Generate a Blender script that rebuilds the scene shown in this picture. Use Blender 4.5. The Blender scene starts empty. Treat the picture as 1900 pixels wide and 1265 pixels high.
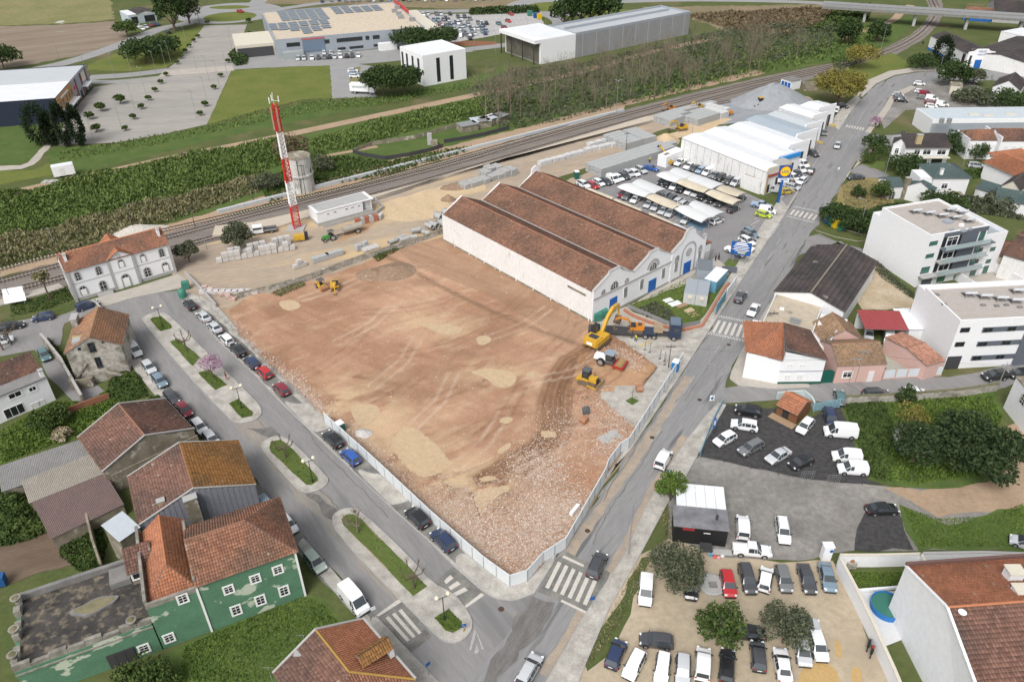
import bpy,math,random
import numpy as np
from mathutils import Matrix,Vector
from mathutils.geometry import tessellate_polygon
random.seed(7);RNG=np.random.default_rng(7)
SC=bpy.context.scene;COL=SC.collection
FPX=1434.0;PITCH=math.radians(33.88);ROLL=math.radians(-0.655);HC=82.0;CX,CY=950.0,632.5
up=np.array([0,-math.cos(PITCH),-math.sin(PITCH)])
up=np.array([math.cos(ROLL)*up[0]-math.sin(ROLL)*up[1],math.sin(ROLL)*up[0]+math.cos(ROLL)*up[1],up[2]])
fw=np.array([0,0,1.0]);Yc=fw-up*fw.dot(up);Yc/=np.linalg.norm(Yc);Xc=np.cross(Yc,up)
RW=np.array([Xc,Yc,up])
CAMP=np.array([0,0,HC])
cd=bpy.data.cameras.new('camera');cam=bpy.data.objects.new('camera',cd);COL.objects.link(cam)
cd.sensor_width=36;cd.lens=FPX/1900*36;cd.clip_start=1;cd.clip_end=6000
M3=RW@np.diag([1,-1,-1]);M4=Matrix.Identity(4)
for i in range(3):
 for j in range(3):M4[i][j]=M3[i][j]
M4.translation=Vector(CAMP);cam.matrix_world=M4;SC.camera=cam
w=bpy.data.worlds.new('World');SC.world=w;w.use_nodes=True;nt=w.node_tree;nt.nodes.clear()
sky=nt.nodes.new('ShaderNodeTexSky');sky.sky_type='NISHITA';sky.sun_disc=False
SUN_EL,SUN_AZ=math.radians(50),math.radians(-155)
sky.sun_elevation=SUN_EL;sky.sun_rotation=SUN_AZ;sky.air_density=1.0;sky.dust_density=4.0;sky.ozone_density=1.0
hs=nt.nodes.new('ShaderNodeHueSaturation');hs.inputs['Saturation'].default_value=0.22
bg=nt.nodes.new('ShaderNodeBackground');bg.inputs['Strength'].default_value=0.12
ow=nt.nodes.new('ShaderNodeOutputWorld')
nt.links.new(sky.outputs[0],hs.inputs['Color']);nt.links.new(hs.outputs[0],bg.inputs[0]);nt.links.new(bg.outputs[0],ow.inputs[0])
sl=bpy.data.lights.new('sun','SUN');sl.energy=1.5;sl.angle=math.radians(28);sl.color=(1,.97,.93)
so=bpy.data.objects.new('sun',sl);COL.objects.link(so)
sd=Vector((math.sin(SUN_AZ)*math.cos(SUN_EL),math.cos(SUN_AZ)*math.cos(SUN_EL),math.sin(SUN_EL)))
so.rotation_euler=sd.to_track_quat('Z','Y').to_euler();so.location=(0,0,200)
SC.view_settings.view_transform='Standard';SC.view_settings.look='None';SC.view_settings.gamma=1;SC.view_settings.use_curve_mapping=False
SC.view_settings.exposure=0.5
def ray(u,v):
 d=RW@np.array([(u-CX)/FPX,(v-CY)/FPX,1.0]);return d/np.linalg.norm(d)
def P(u,v,z=0.0):
 d=ray(u,v);t=(z-HC)/d[2];p=CAMP+d*t
 return np.array([p[0],p[1],z])
def Q(pts,z=0.0):return[P(u,v,z)[:2]for u,v in pts]
def HT(ub,vb,vt,zb=0.0):
 0
 b=P(ub,vb,zb);lo,hi=0,60
 for _ in range(40):
  m=(lo+hi)/2;q=np.linalg.inv(RW)@(b+np.array([0,0,m])-CAMP);y=CY+FPX*q[1]/q[2]
  if y>vt:lo=m
  else:hi=m
 return lo
MATS={}
def SR(r,g,b):return tuple(((c/255)/12.92 if c/255<=.04045 else((c/255+.055)/1.055)**2.4)for c in(r,g,b))
def mk(name,col,rough=.85,col2=None,scale=1.0,amt=.5,detail=5,bump=0,bscale=None,metal=0,stretch=None,ang=0,coord='P',spec=.35,col3=None,scale3=.15,thr3=.55,w3=.1,coat=0,stripe=None,emit=None,alpha=None,trans=0):
 0
 if name in MATS:return MATS[name]
 m=bpy.data.materials.new(name);m.use_nodes=True;m.use_backface_culling=False;nt=m.node_tree;N=nt.nodes;L=nt.links;b=N['Principled BSDF']
 b.inputs['Roughness'].default_value=rough;b.inputs['Metallic'].default_value=metal;b.inputs['Specular IOR Level'].default_value=spec
 b.inputs['Base Color'].default_value=(*col,1)
 if coat:b.inputs['Coat Weight'].default_value=coat;b.inputs['Coat Roughness'].default_value=.06
 if trans:b.inputs['Transmission Weight'].default_value=trans
 if emit:b.inputs['Emission Color'].default_value=(*col,1);b.inputs['Emission Strength'].default_value=emit
 MATS[name]=m
 if col2 is None and not bump and col3 is None:return m
 if coord=='P':src=N.new('ShaderNodeNewGeometry').outputs['Position']
 elif coord=='UV':src=N.new('ShaderNodeUVMap').outputs[0]
 else:src=N.new('ShaderNodeTexCoord').outputs['Object']
 mp=N.new('ShaderNodeMapping');L.new(src,mp.inputs[0]);mp.vector_type='TEXTURE'
 mp.inputs['Rotation'].default_value=(0,0,ang)
 if stretch:mp.inputs['Scale'].default_value=stretch
 def noise(sc,det=detail,ro=.6,v=mp.outputs[0]):
  n=N.new('ShaderNodeTexNoise');n.inputs['Scale'].default_value=sc;n.inputs['Detail'].default_value=det;n.inputs['Roughness'].default_value=ro
  L.new(v,n.inputs['Vector']);return n.outputs[0]
 def ramp(f,a,c):
  r=N.new('ShaderNodeMapRange');r.inputs[1].default_value=a;r.inputs[2].default_value=c;L.new(f,r.inputs[0]);r.clamp=True;return r.outputs[0]
 def mix(f,a,c):
  x=N.new('ShaderNodeMix');x.data_type='RGBA'
  if isinstance(f,float):x.inputs[0].default_value=f
  else:L.new(f,x.inputs[0])
  for s,i in((a,6),(c,7)):
   if isinstance(s,tuple):x.inputs[i].default_value=(*s,1)
   else:L.new(s,x.inputs[i])
  return x.outputs[2]
 cur=col
 if col2 is not None:
  a=.5/max(amt,.05)*.3
  cur=mix(ramp(noise(scale),.5-a,.5+a),col,col2)
  n2=ramp(noise(scale*9,3,.7),.3,.7);
  v=N.new('ShaderNodeMix');v.data_type='RGBA';v.blend_type='MULTIPLY';v.inputs[0].default_value=min(1,amt*.6)
  L.new(cur,v.inputs[6]);c3=N.new('ShaderNodeMapRange');L.new(n2,c3.inputs[0]);c3.inputs[3].default_value=.6;c3.inputs[4].default_value=1.25;L.new(c3.outputs[0],v.inputs[7]);cur=v.outputs[2]
 if col3 is not None:cur=mix(ramp(noise(scale3,4,.55),thr3-w3/2,thr3+w3/2),cur,col3)
 if not isinstance(cur,tuple):L.new(cur,b.inputs['Base Color'])
 if bump:
  bn=N.new('ShaderNodeBump');bn.inputs['Strength'].default_value=min(1,bump);bn.inputs['Distance'].default_value=max(.02,bump*.1)
  L.new(noise(bscale or scale*4,4,.7),bn.inputs['Height']);L.new(bn.outputs[0],b.inputs['Normal'])
 m['_nodes']=1
 return m
def vcolmat(name,rough=.9,speck=.35,scale=3.0,bump=.3,attr='Col',spec=.3):
 0
 m=bpy.data.materials.new(name);m.use_nodes=True;N=m.node_tree.nodes;L=m.node_tree.links;b=N['Principled BSDF']
 b.inputs['Roughness'].default_value=rough;b.inputs['Specular IOR Level'].default_value=spec
 a=N.new('ShaderNodeVertexColor');a.layer_name=attr
 g=N.new('ShaderNodeNewGeometry');n=N.new('ShaderNodeTexNoise');n.inputs['Scale'].default_value=scale;n.inputs['Detail'].default_value=6;n.inputs['Roughness'].default_value=.7
 L.new(g.outputs['Position'],n.inputs['Vector'])
 r=N.new('ShaderNodeMapRange');r.inputs[1].default_value=.3;r.inputs[2].default_value=.7;r.inputs[3].default_value=1-speck;r.inputs[4].default_value=1+speck;L.new(n.outputs[0],r.inputs[0])
 v=N.new('ShaderNodeMix');v.data_type='RGBA';v.blend_type='MULTIPLY';v.inputs[0].default_value=1;L.new(a.outputs[0],v.inputs[6]);L.new(r.outputs[0],v.inputs[7]);L.new(v.outputs[2],b.inputs['Base Color'])
 if bump:
  bn=N.new('ShaderNodeBump');bn.inputs['Strength'].default_value=bump;bn.inputs['Distance'].default_value=.06;L.new(n.outputs[0],bn.inputs['Height']);L.new(bn.outputs[0],b.inputs['Normal'])
 MATS[name]=m;return m
class MB:
 def __init__(s):s.v=[];s.f=[];s.m=[];s.cur=0
 def poly(s,pts,m=None):
  i=len(s.v);s.v+=[tuple(float(c)for c in p)for p in pts];s.f.append(tuple(range(i,i+len(pts))));s.m.append(s.cur if m is None else m);return s
 def box(s,c,d,rz=0,m=None,taper=1.0,z0=None):
  0
  x,y,z=c;a,b,h=d[0]/2,d[1]/2,d[2];cs,sn=math.cos(rz),math.sin(rz);i=len(s.v)
  for k,(zz,t)in enumerate(((z,1),(z+h,taper))):
   for sx,sy in((-1,-1),(1,-1),(1,1),(-1,1)):
    X,Y=sx*a*t,sy*b*t;s.v.append((x+X*cs-Y*sn,y+X*sn+Y*cs,zz))
  for f in((0,3,2,1),(4,5,6,7),(0,1,5,4),(1,2,6,5),(2,3,7,6),(3,0,4,7)):s.f.append(tuple(i+j for j in f));s.m.append(s.cur if m is None else m)
  return s
 def prism(s,pts,z0,z1,m=None,mt=None):
  0
  n=len(pts);A=sum(pts[i][0]*pts[(i+1)%n][1]-pts[(i+1)%n][0]*pts[i][1]for i in range(n))
  if A<0:pts=pts[::-1]
  i=len(s.v);m=s.cur if m is None else m;mt=m if mt is None else mt
  s.v+=[(float(p[0]),float(p[1]),z0)for p in pts]+[(float(p[0]),float(p[1]),z1)for p in pts]
  for k in range(n):s.f.append((i+k,i+(k+1)%n,i+n+(k+1)%n,i+n+k));s.m.append(m)
  if n<=4:s.f.append(tuple(range(i+n,i+2*n)));s.m.append(mt);s.f.append(tuple(range(i+n-1,i-1,-1)));s.m.append(m)
  else:
   for t in tessellate_polygon([[Vector((p[0],p[1],0))for p in pts]]):s.f.append(tuple(i+n+k for k in t));s.m.append(mt)
  return s
 def ext(s,pts,vec,m=None):
  0
  n=len(pts);i=len(s.v);m=s.cur if m is None else m
  s.v+=[tuple(map(float,p))for p in pts]+[tuple(float(p[k]+vec[k])for k in range(3))for p in pts]
  for k in range(n):s.f.append((i+k,i+(k+1)%n,i+n+(k+1)%n,i+n+k));s.m.append(m)
  s.f.append(tuple(range(i+n-1,i-1,-1)));s.m.append(m);s.f.append(tuple(range(i+n,i+2*n)));s.m.append(m);return s
 def tube(s,a,b,r0,r1=None,n=6,m=None,cap=True):
  a=np.array(a,float);b=np.array(b,float);r1=r0 if r1 is None else r1;d=b-a;L=np.linalg.norm(d)
  if L<1e-6:return s
  d/=L;h=np.array([0,0,1.])if abs(d[2])<.9 else np.array([1.,0,0]);x=np.cross(h,d);x/=np.linalg.norm(x);y=np.cross(d,x);i=len(s.v)
  for p,r in((a,r0),(b,r1)):
   for k in range(n):
    t=2*math.pi*k/n;q=p+x*math.cos(t)*r+y*math.sin(t)*r;s.v.append(tuple(q))
  m=s.cur if m is None else m
  for k in range(n):s.f.append((i+k,i+(k+1)%n,i+n+(k+1)%n,i+n+k));s.m.append(m)
  if cap:s.f.append(tuple(range(i+n-1,i-1,-1)));s.m.append(m);s.f.append(tuple(range(i+n,i+2*n)));s.m.append(m)
  return s
 def bar(s,a,b,w,h,m=None):
  0
  a=np.array(a,float);b=np.array(b,float);d=b-a;L=np.linalg.norm(d);d/=L
  x=np.cross(d,[0,0,1.]);x=x/np.linalg.norm(x)if np.linalg.norm(x)>1e-3 else np.array([1.,0,0]);y=np.cross(x,d);i=len(s.v)
  for p in(a,b):
   for sx,sy in((-1,-1),(1,-1),(1,1),(-1,1)):s.v.append(tuple(p+x*sx*w/2+y*sy*h/2))
  for f in((0,3,2,1),(4,5,6,7),(0,1,5,4),(1,2,6,5),(2,3,7,6),(3,0,4,7)):s.f.append(tuple(i+j for j in f));s.m.append(s.cur if m is None else m)
  return s
 def lathe(s,c,prof,n=12,m=None):
  i=len(s.v);m=s.cur if m is None else m
  for r,z in prof:
   for k in range(n):t=2*math.pi*k/n;s.v.append((c[0]+r*math.cos(t),c[1]+r*math.sin(t),c[2]+z))
  for j in range(len(prof)-1):
   for k in range(n):s.f.append((i+j*n+k,i+j*n+(k+1)%n,i+(j+1)*n+(k+1)%n,i+(j+1)*n+k));s.m.append(m)
  s.f.append(tuple(i+(len(prof)-1)*n+k for k in range(n)));s.m.append(m)
  return s
 def xf(s,R,t):
  s.v=[tuple(R@np.array(p)+np.array(t))for p in s.v];return s
 def bd(s,name,mats,parent=None,smooth=False,**kw):
  me=bpy.data.meshes.new(name);me.from_pydata(s.v,[],s.f)
  if not isinstance(mats,(list,tuple)):mats=[mats]
  for m in mats:me.materials.append(m)
  if len(mats)>1:me.polygons.foreach_set('material_index',s.m)
  if smooth:me.polygons.foreach_set('use_smooth',[True]*len(s.f))
  me.update()
  return link(name,me,parent,**kw)
def link(name,me,parent=None,**kw):
 o=bpy.data.objects.new(name,me);COL.objects.link(o)
 if parent is not None:o.parent=parent
 for k,v in kw.items():
  if v is not None:o[k]=v
 return o
def rawmesh(name,V,F,mats,parent=None,mi=None,smooth=False,col=None,**kw):
 0
 me=bpy.data.meshes.new(name);V=np.asarray(V,np.float32);F=np.asarray(F,np.int32);n,k=F.shape
 me.vertices.add(len(V));me.vertices.foreach_set('co',V.ravel());me.loops.add(n*k);me.loops.foreach_set('vertex_index',F.ravel())
 me.polygons.add(n);me.polygons.foreach_set('loop_start',np.arange(0,n*k,k,dtype=np.int32))
 if not isinstance(mats,(list,tuple)):mats=[mats]
 for m in mats:me.materials.append(m)
 if mi is not None:me.polygons.foreach_set('material_index',np.asarray(mi,np.int32))
 if smooth:me.polygons.foreach_set('use_smooth',np.ones(n,bool))
 if col is not None:
  a=me.color_attributes.new('Col','FLOAT_COLOR','POINT');c=np.ones((len(V),4),np.float32);c[:,:3]=col;a.data.foreach_set('color',c.ravel())
 me.update(calc_edges=True);me.validate()
 return link(name,me,parent,**kw)
def TH(name,label,cat,loc=(0,0,0),rz=0,group=None):
 o=bpy.data.objects.new(name,None);COL.objects.link(o);o.empty_display_size=.5
 o.location=tuple(map(float,loc));o.rotation_euler=(0,0,rz);o['label']=label;o['category']=cat
 if group:o['group']=group
 return o
def tag(o,label,cat,group=None):
 o['label']=label;o['category']=cat
 if group:o['group']=group
 return o
def kids(o):return[c for c in COL.objects if c.parent==o]
TREE={}
def dup(root,loc,rz=0,label=None,group=None,scale=None,color=None):
 0
 if root.name not in TREE:
  TREE[root.name]=[(c,list(c.children))for c in root.children]
 r=root.copy();COL.objects.link(r);r.location=tuple(map(float,loc));r.rotation_euler=(0,0,rz)
 if scale is not None:r.scale=scale if hasattr(scale,'__len__')else(scale,)*3
 if label:r['label']=label
 if group:r['group']=group
 if color:r.color=(*color,1)
 for c,gs in TREE[root.name]:
  n=c.copy();COL.objects.link(n);n.parent=r
  if color:n.color=(*color,1)
  for g in gs:
   k=g.copy();COL.objects.link(k);k.parent=n
 return r
def ang(a,b):return math.atan2(b[1]-a[1],b[0]-a[0])
_T=RNG.random((256,256))
def vn(x,y,sc=1.0,oct=4,seed=0):
 x=np.asarray(x)*sc+seed*17.3+1000;y=np.asarray(y)*sc+seed*9.1+1000;t=0;a=1;s=0
 for _ in range(oct):
  xi=np.floor(x).astype(int);yi=np.floor(y).astype(int);fx=x-xi;fy=y-yi;fx=fx*fx*(3-2*fx);fy=fy*fy*(3-2*fy)
  g=lambda i,j:_T[i%256,j%256]
  v=(g(xi,yi)*(1-fx)+g(xi+1,yi)*fx)*(1-fy)+(g(xi,yi+1)*(1-fx)+g(xi+1,yi+1)*fx)*fy
  t=t+v*a;s+=a;a*=.5;x=x*2.03;y=y*2.03
 return t/s
def inpoly(x,y,poly):
 x=np.asarray(x);y=np.asarray(y);r=np.zeros(x.shape,bool);n=len(poly)
 for i in range(n):
  x1,y1=poly[i];x2,y2=poly[(i+1)%n]
  if y1==y2:continue
  c=((y1>y)!=(y2>y))&(x<(x2-x1)*(y-y1)/(y2-y1)+x1);r^=c
 return r
def segdist(x,y,pts):
 d=np.full(np.shape(x),1e9)
 for(x1,y1),(x2,y2)in zip(pts[:-1],pts[1:]):
  dx,dy=x2-x1,y2-y1;L=dx*dx+dy*dy+1e-9;t=np.clip(((x-x1)*dx+(y-y1)*dy)/L,0,1);d=np.minimum(d,np.hypot(x-x1-t*dx,y-y1-t*dy))
 return d
def rough_edge(pts,step=1.5,amp=.3,seed=0,closed=True):
 out=[];n=len(pts)
 for i in range(n if closed else n-1):
  a=np.array(pts[i][:2]);b=np.array(pts[(i+1)%n][:2]);L=np.linalg.norm(b-a);k=max(1,int(L/step));nr=np.array([-(b-a)[1],(b-a)[0]])/max(L,1e-6)
  for j in range(k):
   p=a+(b-a)*j/k;q=(vn(p[0],p[1],.35,3,seed)-.5)*2*amp*2 if j else 0
   out.append(tuple(p+nr*q))
 if not closed:out.append(tuple(pts[-1][:2]))
 return out
def smooth_line(pts,it=2,closed=False):
 pts=[tuple(p[:2])for p in pts]
 for _ in range(it):
  o=[];n=len(pts)
  for i in range(n if closed else n-1):
   a=np.array(pts[i]);b=np.array(pts[(i+1)%n]);o+=[tuple(a*.75+b*.25),tuple(a*.25+b*.75)]
  if not closed:o=[pts[0]]+o+[pts[-1]]
  pts=o
 return pts
ZU=set()
def sheet(name,pts,mat,z,amp=0,step=1.5,label=None,thick=0,kind='structure'):
 0
 if amp:pts=rough_edge(pts,step,amp,seed=len(name))
 while not thick and round(z,4)in ZU:z+=.0012
 if not thick:ZU.add(round(z,4))
 me=MB()
 if thick:me.prism(pts,z,z+thick)
 else:
  i=0;me.v=[(float(p[0]),float(p[1]),z)for p in pts]
  for t in tessellate_polygon([[Vector((p[0],p[1],0))for p in pts]]):
   a,b,c=[me.v[k]for k in t]
   if(b[0]-a[0])*(c[1]-a[1])-(b[1]-a[1])*(c[0]-a[0])<0:t=t[::-1]
   me.f.append(tuple(t));me.m.append(0)
 o=me.bd(name,mat,kind=kind)
 if label:o['label']=label
 return o
def offset_strip(line,w0,w1):
 0
 pts=[np.array(p[:2])for p in line];n=len(pts);A=[];B=[]
 for i in range(n):
  d=pts[min(i+1,n-1)]-pts[max(i-1,0)];d/=np.linalg.norm(d);nr=np.array([-d[1],d[0]]);A.append(tuple(pts[i]+nr*w0));B.append(tuple(pts[i]+nr*w1))
 return A+B[::-1],A,B
# ================= ground materials =================
G_=mk('rough_grass',(.070,.098,.032),.95,(.115,.125,.05),.12,.7,8,.6,3.0,spec=.1,col3=(.15,.13,.07),scale3=.05,thr3=.62,w3=.12)
G_mow=mk('mown_grass',(.10,.14,.034),.95,(.17,.175,.052),.10,.6,8,.5,4.0,spec=.1)
G_lawn=mk('lawn_grass',(.085,.13,.034),.95,(.13,.155,.05),.8,.6,6,.6,9.0,spec=.1)
G_dark=mk('lush_grass',(.062,.108,.03),.95,(.11,.145,.045),.2,.7,7,.7,2.5,spec=.1)
A_main=mk('asphalt_main_road',(.20,.20,.205),.8,(.275,.27,.265),.35,.6,7,.15,8,stretch=(.8,9,1),ang=math.radians(-33),col3=(.13,.13,.135),scale3=.35,thr3=.64,w3=.06)
A_street=mk('asphalt_street',(.205,.20,.20),.85,(.27,.262,.255),.3,.5,7,.15,8,stretch=(.8,7,1),ang=math.radians(35),col3=(.17,.17,.17),scale3=.22,thr3=.62,w3=.1)
A_tan=mk('dusty_asphalt',(.31,.275,.235),.9,(.25,.235,.215),.3,.6,7,.15,8,stretch=(.8,7,1),ang=math.radians(35))
A_far=mk('asphalt_far',(.25,.25,.252),.85,(.31,.305,.30),.15,.5,6)
A_lot=mk('asphalt_car_park',(.20,.195,.20),.85,(.26,.25,.25),.25,.5,6,.1,6)
A_dark=mk('dark_gravel',(.035,.035,.038),.95,(.075,.072,.07),1.5,.8,8,.6,7)
A_cob=mk('dark_cobbles',(.13,.13,.125),.9,(.25,.24,.215),.5,.9,9,.4,5)
C_cob=mk('limestone_cobbles',(.50,.475,.43),.9,(.31,.29,.26),.55,.95,9,.4,7)
C_pave=mk('pale_pavement',(.46,.42,.37),.9,(.36,.33,.29),.4,.6,7,.2,6)
C_brick=mk('grey_block_paving',(.27,.26,.245),.9,(.36,.335,.30),.12,.7,8,.15,3,stretch=(8,1,1),ang=math.radians(8))
GR_mid=mk('grey_gravel',(.285,.27,.25),.95,(.165,.155,.145),.13,.95,9,.4,5)
SAND=mk('sandy_ground',(.45,.375,.275),.93,(.36,.30,.215),.12,.7,9,.3,4,col3=(.36,.30,.22),scale3=.1,thr3=.6,w3=.15)
DIRT=mk('pinkish_dirt',(.40,.29,.20),.95,(.31,.225,.15),.15,.7,9,.3,4)
YARD=mk('yard_dirt',(.41,.33,.25),.95,(.33,.27,.21),.13,.8,9,.35,3,stretch=(3,.7,1),ang=math.radians(20),col3=(.50,.37,.22),scale3=.06,thr3=.58,w3=.12)
BALL=mk('railway_ballast',(.16,.142,.127),.97,(.235,.205,.18),.3,.8,9,.6,6,stretch=(6,.8,1),ang=math.radians(19))
PLOUGH=mk('ploughed_field',(.19,.145,.105),.97,(.27,.22,.17),.09,.8,7,.5,1.2,stretch=(7,.6,1),ang=math.radians(28),col3=(.42,.42,.42),scale3=.4,thr3=.71,w3=.03)
WASTE=mk('brown_heath',(.25,.185,.125),.97,(.17,.15,.075),.06,.8,8,.5,1)
PUD=mk('muddy_water',(.53,.395,.25),.2,(.47,.35,.22),.15,.5,4,spec=.5)
PUDO=mk('ochre_water',(.46,.30,.12),.12,(.50,.35,.16),.3,.5,4,spec=.5)
WATER=mk('silver_water',(.35,.36,.36),.08,spec=.6)
KERB=mk('kerb_stone',(.42,.41,.39),.85,(.32,.31,.30),2,.6,5)
WPAINT=mk('road_paint',(.62,.61,.58),.8,(.48,.47,.45),2.5,.8,7)
WPAINT_old=mk('worn_paint',(.44,.43,.41),.8,(.30,.29,.28),3,.8,7)
YPAINT=mk('yellow_paint',(.6,.43,.1),.8,(.45,.36,.16),2,.8,6)
STONEW=mk('white_stone_marking',(.60,.57,.52),.85,(.48,.45,.41),3,.7,6,.1,8)
# ================= ground =================
S=4000
sheet('ground',[(-S,-S/4),(S,-S/4),(S,S),(-S,S)],G_,-0.02)
zl=0.0
def reg(name,px,mat,z,amp=.3,step=2.0,label=None):return sheet(name,Q(px),mat,z,amp,step,label)
reg('field',[(-60,-60),(203,-40),(206,0),(212,36),(120,44),(0,48),(-80,50)],mk('flat_meadow',(.16,.17,.06),.95,(.24,.21,.10),.05,.8,6,.3,1,col3=(.5,.5,.5),scale3=.03,thr3=.68,w3=.02),.004,1)
reg('ploughed_field',[(-90,52),(120,46),(212,40),(232,58),(240,72),(160,100),(60,120),(-90,140)],PLOUGH,.008,1)
reg('heath',[(490,8),(735,8),(745,14),(900,18),(985,18),(1010,8),(1000,-12),(700,-12),(490,-8)],WASTE,.004,1)
reg('heath',[(1190,14),(1420,10),(1560,8),(1600,30),(1500,45),(1460,75),(1370,70),(1300,40),(1260,26)],WASTE,.004,2)
reg('meadow',[(430,132),(520,124),(612,122),(616,182),(560,185),(480,205),(384,231)],G_mow,.008,.3)
reg('meadow',[(-20,232),(70,230),(82,262),(60,300),(-20,310)],G_dark,.008,.4)
reg('meadow',[(165,120),(290,72),(375,48),(362,80),(330,112),(305,127),(240,133),(160,131)],G_mow,.008,.3)
reg('verge',[(100,330),(230,300),(480,240),(700,195),(950,148),(940,122),(860,150),(640,190),(560,190),(480,215),(380,236),(215,268),(90,275)],G_dark,.004,.8)
reg('green_bank',[(-40,318),(60,316),(100,300),(225,272),(390,236),(480,212),(545,196),(480,232),(380,262),(220,300),(110,322),(-40,350)],G_mow,.006,.5)
reg('reed_ground',[(-60,380),(130,345),(300,310),(480,268),(700,220),(940,162),(1180,110),(1300,60),(1500,60),(1700,30),(1650,90),(1560,112),(1400,140),(1150,200),(900,262),(700,305),(480,370),(300,415),(100,480),(-60,515)],G_dark,.004,.5)
def road(name,line,w,mat,z,kind='structure',sm=2):
 l=smooth_line(Q(line),sm);p,_,_=offset_strip(l,-w/2,w/2);return sheet(name,p,mat,z)
road('road',[(-80,165),(60,130),(120,118),(190,96),(262,68),(300,52),(345,45),(385,32)],8,A_far,.012)
road('road',[(165,144),(240,140),(330,128),(430,126),(520,120),(620,118),(720,112),(800,100),(935,84),(985,79)],7,A_far,.012)
road('road',[(150,150),(200,154),(300,144)],5,A_far,.016)
road('road',[(385,30),(345,8),(310,-20)],8,A_far,.014);road('road',[(450,25),(480,5),(495,-20)],9,A_far,.014)
road('road',[(455,30),(488,22),(620,2),(760,-6)],7,A_far,.013)
def disc(name,u,v,r,mat,z,kx=1):
 c=P(u,v);return sheet(name,[(c[0]+r*kx*math.cos(t),c[1]+r*math.sin(t))for t in np.linspace(0,2*math.pi,40,endpoint=False)],mat,z)
disc('roundabout_road',427,24,27,A_far,.018);disc('roundabout_island',427,31.5,12,G_mow,.022,1.1);disc('traffic_island',426,14,5,G_mow,.023,2.2)
disc('roundabout_road',1030,12,26,A_far,.018);disc('roundabout_island',1030,13,13,G_mow,.022,1.2)
road('road',[(745,22),(860,21),(960,18),(1010,12),(1100,6),(1250,0),(1420,2),(1530,6),(1610,14)],8,A_far,.014)
road('road',[(985,20),(1035,34),(1040,50),(1010,62)],7,A_far,.015)
reg('meadow',[(1075,18),(1190,18),(1200,30),(1130,40),(1085,34)],G_mow,.02,.3)
reg('paved_plaza',[(109,270),(119,226),(150,190),(175,162),(235,152),(293,142),(322,120),(340,100),(379,48),(458,46),(445,85),(430,129),(405,185),(384,231),(300,250),(215,265)],C_brick,.02,.1)
reg('plaza_crossing',[(303,131),(430,122),(436,131),(296,143)],C_pave,.024)
reg('service_yard',[(425,122),(436,92),(470,86),(520,90),(560,112),(525,124)],A_far,.016)
reg('service_road',[(500,108),(800,84),(830,90),(880,96),(640,118),(500,126)],A_far,.017)
reg('driveway',[(612,120),(650,117),(700,125),(692,165),(700,180),(616,183)],A_far,.02,.2)
reg('dry_verge',[(648,128),(670,124),(666,160),(652,172)],mk('dry_grass',(.22,.2,.1),.95,(.15,.16,.06),.3,.7),.022,.3)
reg('supermarket_car_park',[(745,28),(880,26),(985,26),(1005,36),(1012,50),(990,56),(930,64),(850,78),(800,80),(770,60)],mk('car_park_far',(.36,.355,.35),.85,(.42,.41,.40),.1,.5,5),.018)
mb=MB()
for r in range(5):
 for i in range(26):
  u=790+i*8.5+r*4;v=32+r*9;a=P(u,v);b=P(u+5,v+3.6)
  if inpoly([u],[v],[(755,28),(985,28),(1005,40),(985,54),(850,76),(800,78)])[0]:mb.bar((a[0],a[1],.027),(b[0],b[1],.027),.25,.01)
mb.bd('bay_lines',WPAINT,kind='stuff')
c=P(875,81);sheet('planting_bed',[(c[0]+12*math.cos(t),c[1]+4.5*math.sin(t))for t in np.linspace(0,6.28,24,endpoint=False)],mk('red_bark',(.25,.09,.05),.95,(.2,.11,.06),.6,.6),.03)
reg('footpath',[(-20,309),(38,307),(52,302),(82,270),(92,262),(98,266),(92,275),(62,306),(40,314),(-20,318)],C_pave,.02)
road('dirt_track',[(-60,376),(60,350),(130,333),(217,316),(330,290),(480,262),(600,236),(780,198),(950,162),(1060,138),(1117,123),(1193,101),(1250,88),(1330,70)],4.6,DIRT,.02,sm=2)
road('dirt_track',[(590,292),(640,283),(700,272)],2.0,DIRT,.02)
road('dirt_track',[(1560,72),(1620,52),(1660,38),(1672,22),(1690,10)],4,DIRT,.02)
trackA=[(-60,537),(0,523),(101,496),(314,441),(480,397),(677,348),(859,301),(950,272),(1160,214),(1300,178),(1420,149),(1562,120),(1648,93),(1698,68),(1723,43),(1734,23),(1728,4),(1715,-14)]
trackB=[(-60,556),(0,545),(110,518),(314,464),(480,419),(700,362),(950,290),(1160,228),(1300,190),(1420,157),(1566,125),(1655,97),(1706,70),(1731,44),(1742,22),(1735,4),(1722,-14)]
def Lw(px,sm=2):return smooth_line(Q(px),sm)
reg('railway_ballast',[(-80,545),(0,517),(100,489),(314,432),(480,388),(677,340),(859,292),(950,262),(1160,204),(1300,169),(1420,142),(1555,116),(1640,90),(1690,65),(1715,43),(1726,23),(1716,-6),(1745,-8),(1752,22),(1741,46),(1716,72),(1664,102),(1572,132),(1430,165),(1310,200),(1200,232),(950,305),(700,376),(480,430),(314,480),(110,535),(-80,585)],BALL,.03,.3)
reg('rail_verge',[(480,384),(677,335),(859,288),(1155,203),(1160,196),(1420,136),(1400,130),(1150,190),(900,255),(700,305),(480,366),(300,422),(0,500),(0,515),(314,432)],DIRT,.026,.7)
reg('yard_ground',[(330,540),(320,500),(316,474),(400,448),(480,430),(700,372),(885,314),(1226,224),(1330,192),(1420,168),(1500,180),(1520,200),(1440,215),(1300,235),(1250,262),(1190,296),(1060,344),(1010,330),(860,400),(835,440),(640,500),(500,545),(430,570),(380,575),(350,560)],YARD,.034,.4)
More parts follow.
